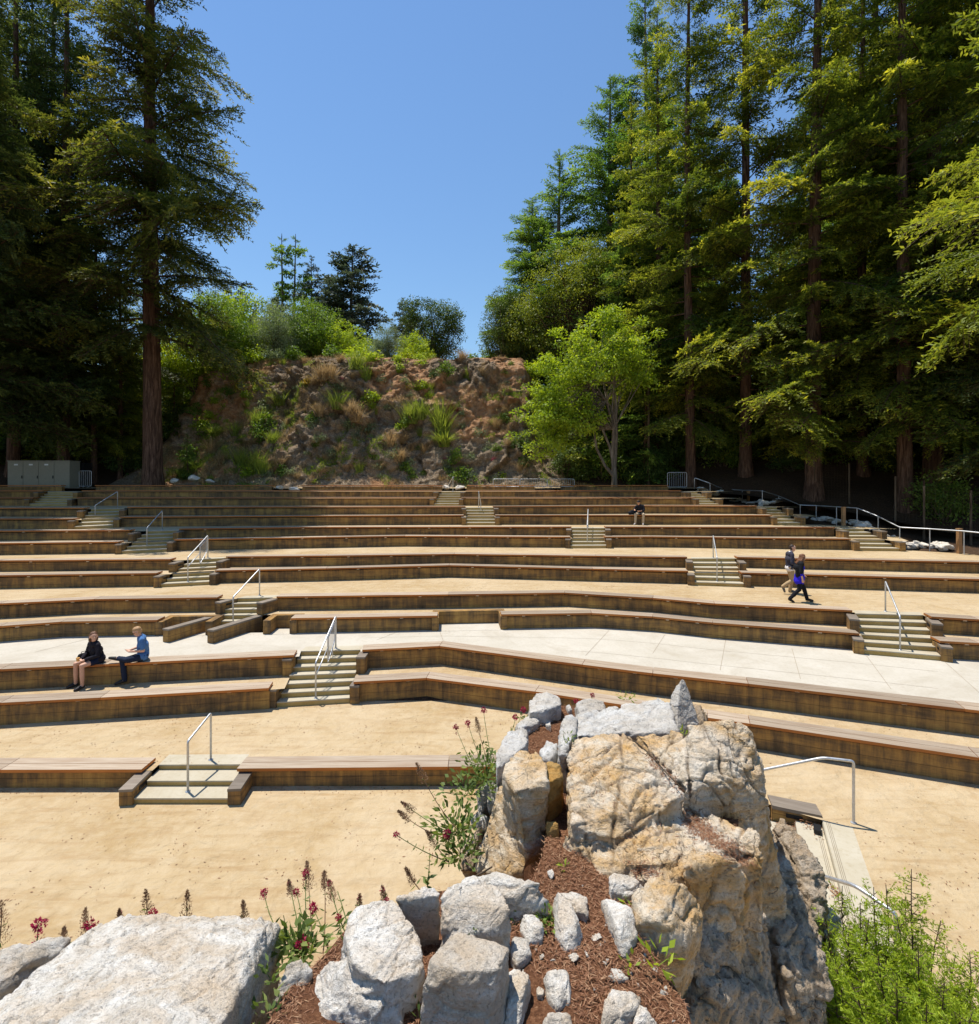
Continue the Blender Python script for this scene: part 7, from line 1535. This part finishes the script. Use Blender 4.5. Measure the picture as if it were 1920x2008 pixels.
m = MB(); cp_ = Mw@Vector((.47, -.01, sh_+.16)); rows = [[Vector((math.cos(a*math.pi/8)*r, math.sin(a*math.pi/8)*r, z)) for a in range(16)] for r, z in ((.001, 0), (.03, 0), (.036, .045), (.042, .09), (.045, .094), (.04, .095), (.001, .097))]; m.grid(rows, True); o = m.build('drink_cup', plain('amber_drink', (.62, .33, .10), .25, 0, .5), smooth=True, loc=cp_); tag(o, 'small cup of amber drink in the hands of the seated woman', 'cup')
# her bag on the bench
bp = on_row('B2', 156, .26); me = blob('bag', [((-.14, 0, .09), (.14, .02, .09), .09, .10), ((-.13, 0, .16), (.15, .02, .20), .07, .09), ((.0, 0, .2), (.16, .02, .24), .05, .06)], .014, 3, cloth('black_canvas', (.012, .012, .013)), .008); o = link('shoulder_bag', me, None, bp+Vector((0, .02, .0))); o.rotation_euler.z = .1; tag(o, 'slumped black bag on the bench beside the seated woman', 'bag'); m = MB(); m.tube([(-.1, -.05, .2), (-.05, -.1, .3), (.08, -.08, .33), (.16, -.03, .26)], .009, 6); m.build('strap', M['black'], o, smooth=True)
# seated man, blue shirt
sp = on_row('B2', 274, .20); fl = ZR['B1']-G; sh_ = sp.z-fl
J = dict(pelvis=(0, 0, sh_+.11), hipL=(.0, .10, sh_+.10), hipR=(0, -.10, sh_+.10), knL=(.36, .22, sh_+.13), anL=(.56, -.08, sh_+.12), toL=(.74, -.16, sh_+.14), knR=(.47, -.02, sh_+.06), anR=(.42, .02, .13), toR=(.60, .0, .06), chest=(.01, 0, sh_+.42), neck=(.05, 0, sh_+.66), shL=(.03, .19, sh_+.59), shR=(.03, -.19, sh_+.59), head=(.14, 0, sh_+.79), elL=(.0, .25, sh_+.32), wrL=(.27, .13, sh_+.31), elR=(.04, -.25, sh_+.33), wrR=(.30, -.04, sh_+.31), hdL=(.9, -.35, .1), hdR=(.9, .35, .1))
def specs(o, g, h, s):
    m = MB()
    for y in (.034, -.034): m.tube([h(.094, y+.024*math.cos(a), .004+.02*math.sin(a)) for a in np.linspace(0, 2*math.pi, 13)], .0035, 5, False)
    m.tube([h(.096, .012, .008), h(.096, -.012, .008)], .0035, 5)
    for y in (1, -1): m.tube([h(.092, .058*y, .008), h(.0, .094*y, .008)], .0035, 5)
    m.build('glasses', M['black'], o)
person('man in a blue short sleeved shirt and jeans sitting with one ankle on his knee', (sp.x, sp.y, fl), R_(212), J, 1.0, SKIN, plain('blond_hair', (.42, .25, .12), .5), 'short', (cloth('blue_shirt', (.075, .17, .36), .15), 'short', 0), (cloth('dark_jeans', (.016, .023, .045), .2), 'long'), plain('black_shoe', (.015, .015, .016), .5), R_(-14), R_(30), specs)
# walking man
wp = P(1549.5, 1163.6, gz('C2'))
J = dict(pelvis=(0, 0, .98), hipL=(0, .09, .93), hipR=(0, -.09, .93), knR=(.05, -.09, .50), anR=(-.30, -.09, .27), toR=(-.24, -.09, .10), knL=(.10, .09, .50), anL=(.04, .09, .09), toL=(.22, .09, .04), chest=(-.01, 0, 1.26), neck=(.02, 0, 1.50), shL=(.0, .19, 1.43), shR=(-.01, -.19, 1.43), head=(.09, 0, 1.655), elR=(-.05, -.25, 1.14), wrR=(.17, -.20, 1.04), elL=(.02, .25, 1.15), wrL=(.24, .16, 1.06))
def hem(o, g, h, s): link('shirt_hem', blob('hem', [((-.0, .06, .93), (-.0, -.06, .93), .148, .148)], .012, 2, cloth('white_shirt', (.72, .68, .66))), o); link('collar', blob('col', [((.0, 0, 1.475), (.025, 0, 1.50), .072, .066)], .01, 1, cloth('white_collar', (.72, .68, .66))), o)
person('balding man in a charcoal sweater and khaki trousers striding right, one foot lifted behind', wp, R_(-4), J, 1.0, SKIN, plain('dark_hair', (.05, .033, .025), .5), 'crop', (cloth('charcoal_sweater', (.045, .043, .06)), 'long', 0), (cloth('khaki', (.42, .29, .155)), 'long'), plain('grey_shoe', (.10, .10, .10), .6), 0, R_(6), hem)
wp = P(1568, 1180.5, gz('C2'))
J = dict(pelvis=(0, 0, .97), hipL=(0, .09, .90), hipR=(0, -.09, .90), knR=(-.06, -.09, .47), anR=(-.40, -.09, .13), toR=(-.27, -.09, .03), knL=(.20, .09, .50), anL=(.32, .09, .09), toL=(.50, .09, .04), chest=(.0, 0, 1.26), neck=(.03, 0, 1.48), shL=(.04, .17, 1.41), shR=(-.02, -.17, 1.41), head=(.10, -.01, 1.62), elR=(-.07, -.24, 1.12), wrR=(-.02, -.24, .86), elL=(.12, .22, 1.14), wrL=(.28, .22, .95))
blue = cloth('royal_blue', (.03, .02, .52), .15)
def cardi(o, g, h, s):
    tc = [(g['shR']*.75+g['shL']*.25, g['shL']*.3+g['shR']*.7, .118*s, .112*s), (g['chest']+np.array([-.04, -.05, 0]), g['chest']+np.array([-.05, .06, 0]), .138*s, .132*s), (g['chest']+np.array([-.03, -.05, 0]), g['pelvis']+np.array([-.03, -.05, .02]), .146*s, .136*s), (g['shR'], g['elR'], .082*s, .070*s), (g['shL'], g['elL'], .082*s, .070*s)]
    link('cardigan', blob('card', tc, .0115, 2, cloth('black_cardigan', (.012, .012, .014)), .005), o)
person('woman with long curly hair in blue tunic and black cardigan walking right', wp, R_(-2), J, .93, SKIN, plain('curly_hair', (.17, .075, .035), .55, 0, .3, .35, 30), 'long', (blue, 'three', .20), (cloth('black_leggings', (.012, .012, .016)), 'long'), plain('black_flat', (.02, .018, .017), .5), R_(-10), R_(14), cardi)
# man with the bag, tenth row
sp = on_row('F1', 1258.5, .20); fl = ZR['E2']-G; sh_ = sp.z-fl
J = dict(pelvis=(0, 0, sh_+.11), hipL=(0, .10, sh_+.09), hipR=(0, -.10, sh_+.09), knL=(.42, .20, sh_+.06), anL=(.36, .17, .09), toL=(.52, .19, .04), knR=(.42, -.22, sh_+.06), anR=(.40, -.25, .09), toR=(.55, -.29, .04), chest=(.10, -.02, sh_+.38), neck=(.18, -.05, sh_+.58), shL=(.15, .16, sh_+.52), shR=(.15, -.21, sh_+.51), head=(.25, -.09, sh_+.70), elL=(.22, .22, sh_+.30), wrL=(.36, -.05, sh_+.24), elR=(.24, -.34, sh_+.32), wrR=(.40, -.28, sh_+.32), hdL=(.5, -.8, -.1), hdR=(.8, .2, -.5))
person('man in black top and beige trousers sitting alone high up in the rows', (sp.x, sp.y, fl), R_(-112), J, .97, SKIN2, plain('black_hair', (.012, .01, .01), .45), 'short', (cloth('black_top', (.016, .016, .02)), 'three', 0), (cloth('beige_trousers', (.46, .36, .24)), 'long'), plain('pale_shoe', (.40, .36, .34), .6), R_(-12), R_(32))
bp = on_row('F1', 1243, .12); me = blob('bag', [((-.2, 0, .10), (.16, .0, .13), .09, .11), ((-.12, 0, .16), (.16, 0, .24), .08, .08)], .014, 3, cloth('black_nylon', (.014, .015, .02)), .008); o = link('backpack', me, None, bp); tag(o, 'black backpack on the bench beside the man sitting alone', 'bag'); m = MB(); m.tube([(.0, -.06, .27), (.08, -.06, .36), (.16, -.04, .28)], .011, 6); m.build('strap', M['black'], o, smooth=True)
# ------------------------------------------------------------------ light, sky, camera
sun_dir = Vector((-.224, .188, .956)).normalized()
L = bpy.data.lights.new('sun', 'SUN'); L.energy = 4.9; L.angle = R_(.53); L.color = (1., .95, .87)
so = bpy.data.objects.new('sun', L); COL.objects.link(so); so.rotation_euler = sun_dir.to_track_quat('Z', 'Y').to_euler()
W = bpy.data.worlds.new('World'); S.world = W; W.use_nodes = True; nt = W.node_tree; bg = nt.nodes['Background']; bg.inputs[1].default_value = .112
sk = nt.nodes.new('ShaderNodeTexSky'); sk.sky_type = 'NISHITA'; sk.sun_disc = False; sk.sun_elevation = math.asin(sun_dir.z); sk.sun_rotation = math.atan2(sun_dir.x, sun_dir.y); sk.air_density = 1.6; sk.dust_density = 0.; sk.ozone_density = 10.; sk.altitude = 0
nt.links.new(sk.outputs[0], bg.inputs[0])
cam = bpy.data.cameras.new('camera'); cam.sensor_fit = 'HORIZONTAL'; cam.sensor_width = 36; cam.lens = 36*F/1920; cam.shift_y = -(1004-VH)/1920; cam.clip_end = 2000; cam.clip_start = .05
co = bpy.data.objects.new('camera', cam); COL.objects.link(co); co.location = CAMP; co.rotation_euler = (math.pi/2, 0, 0); S.camera = co
S.view_settings.view_transform = 'Standard'; S.view_settings.look = 'None'; S.view_settings.exposure = .3; S.view_settings.gamma = 1
S.cycles.max_bounces = 8; S.cycles.diffuse_bounces = 4; S.cycles.transmission_bounces = 4; S.cycles.use_denoising = True
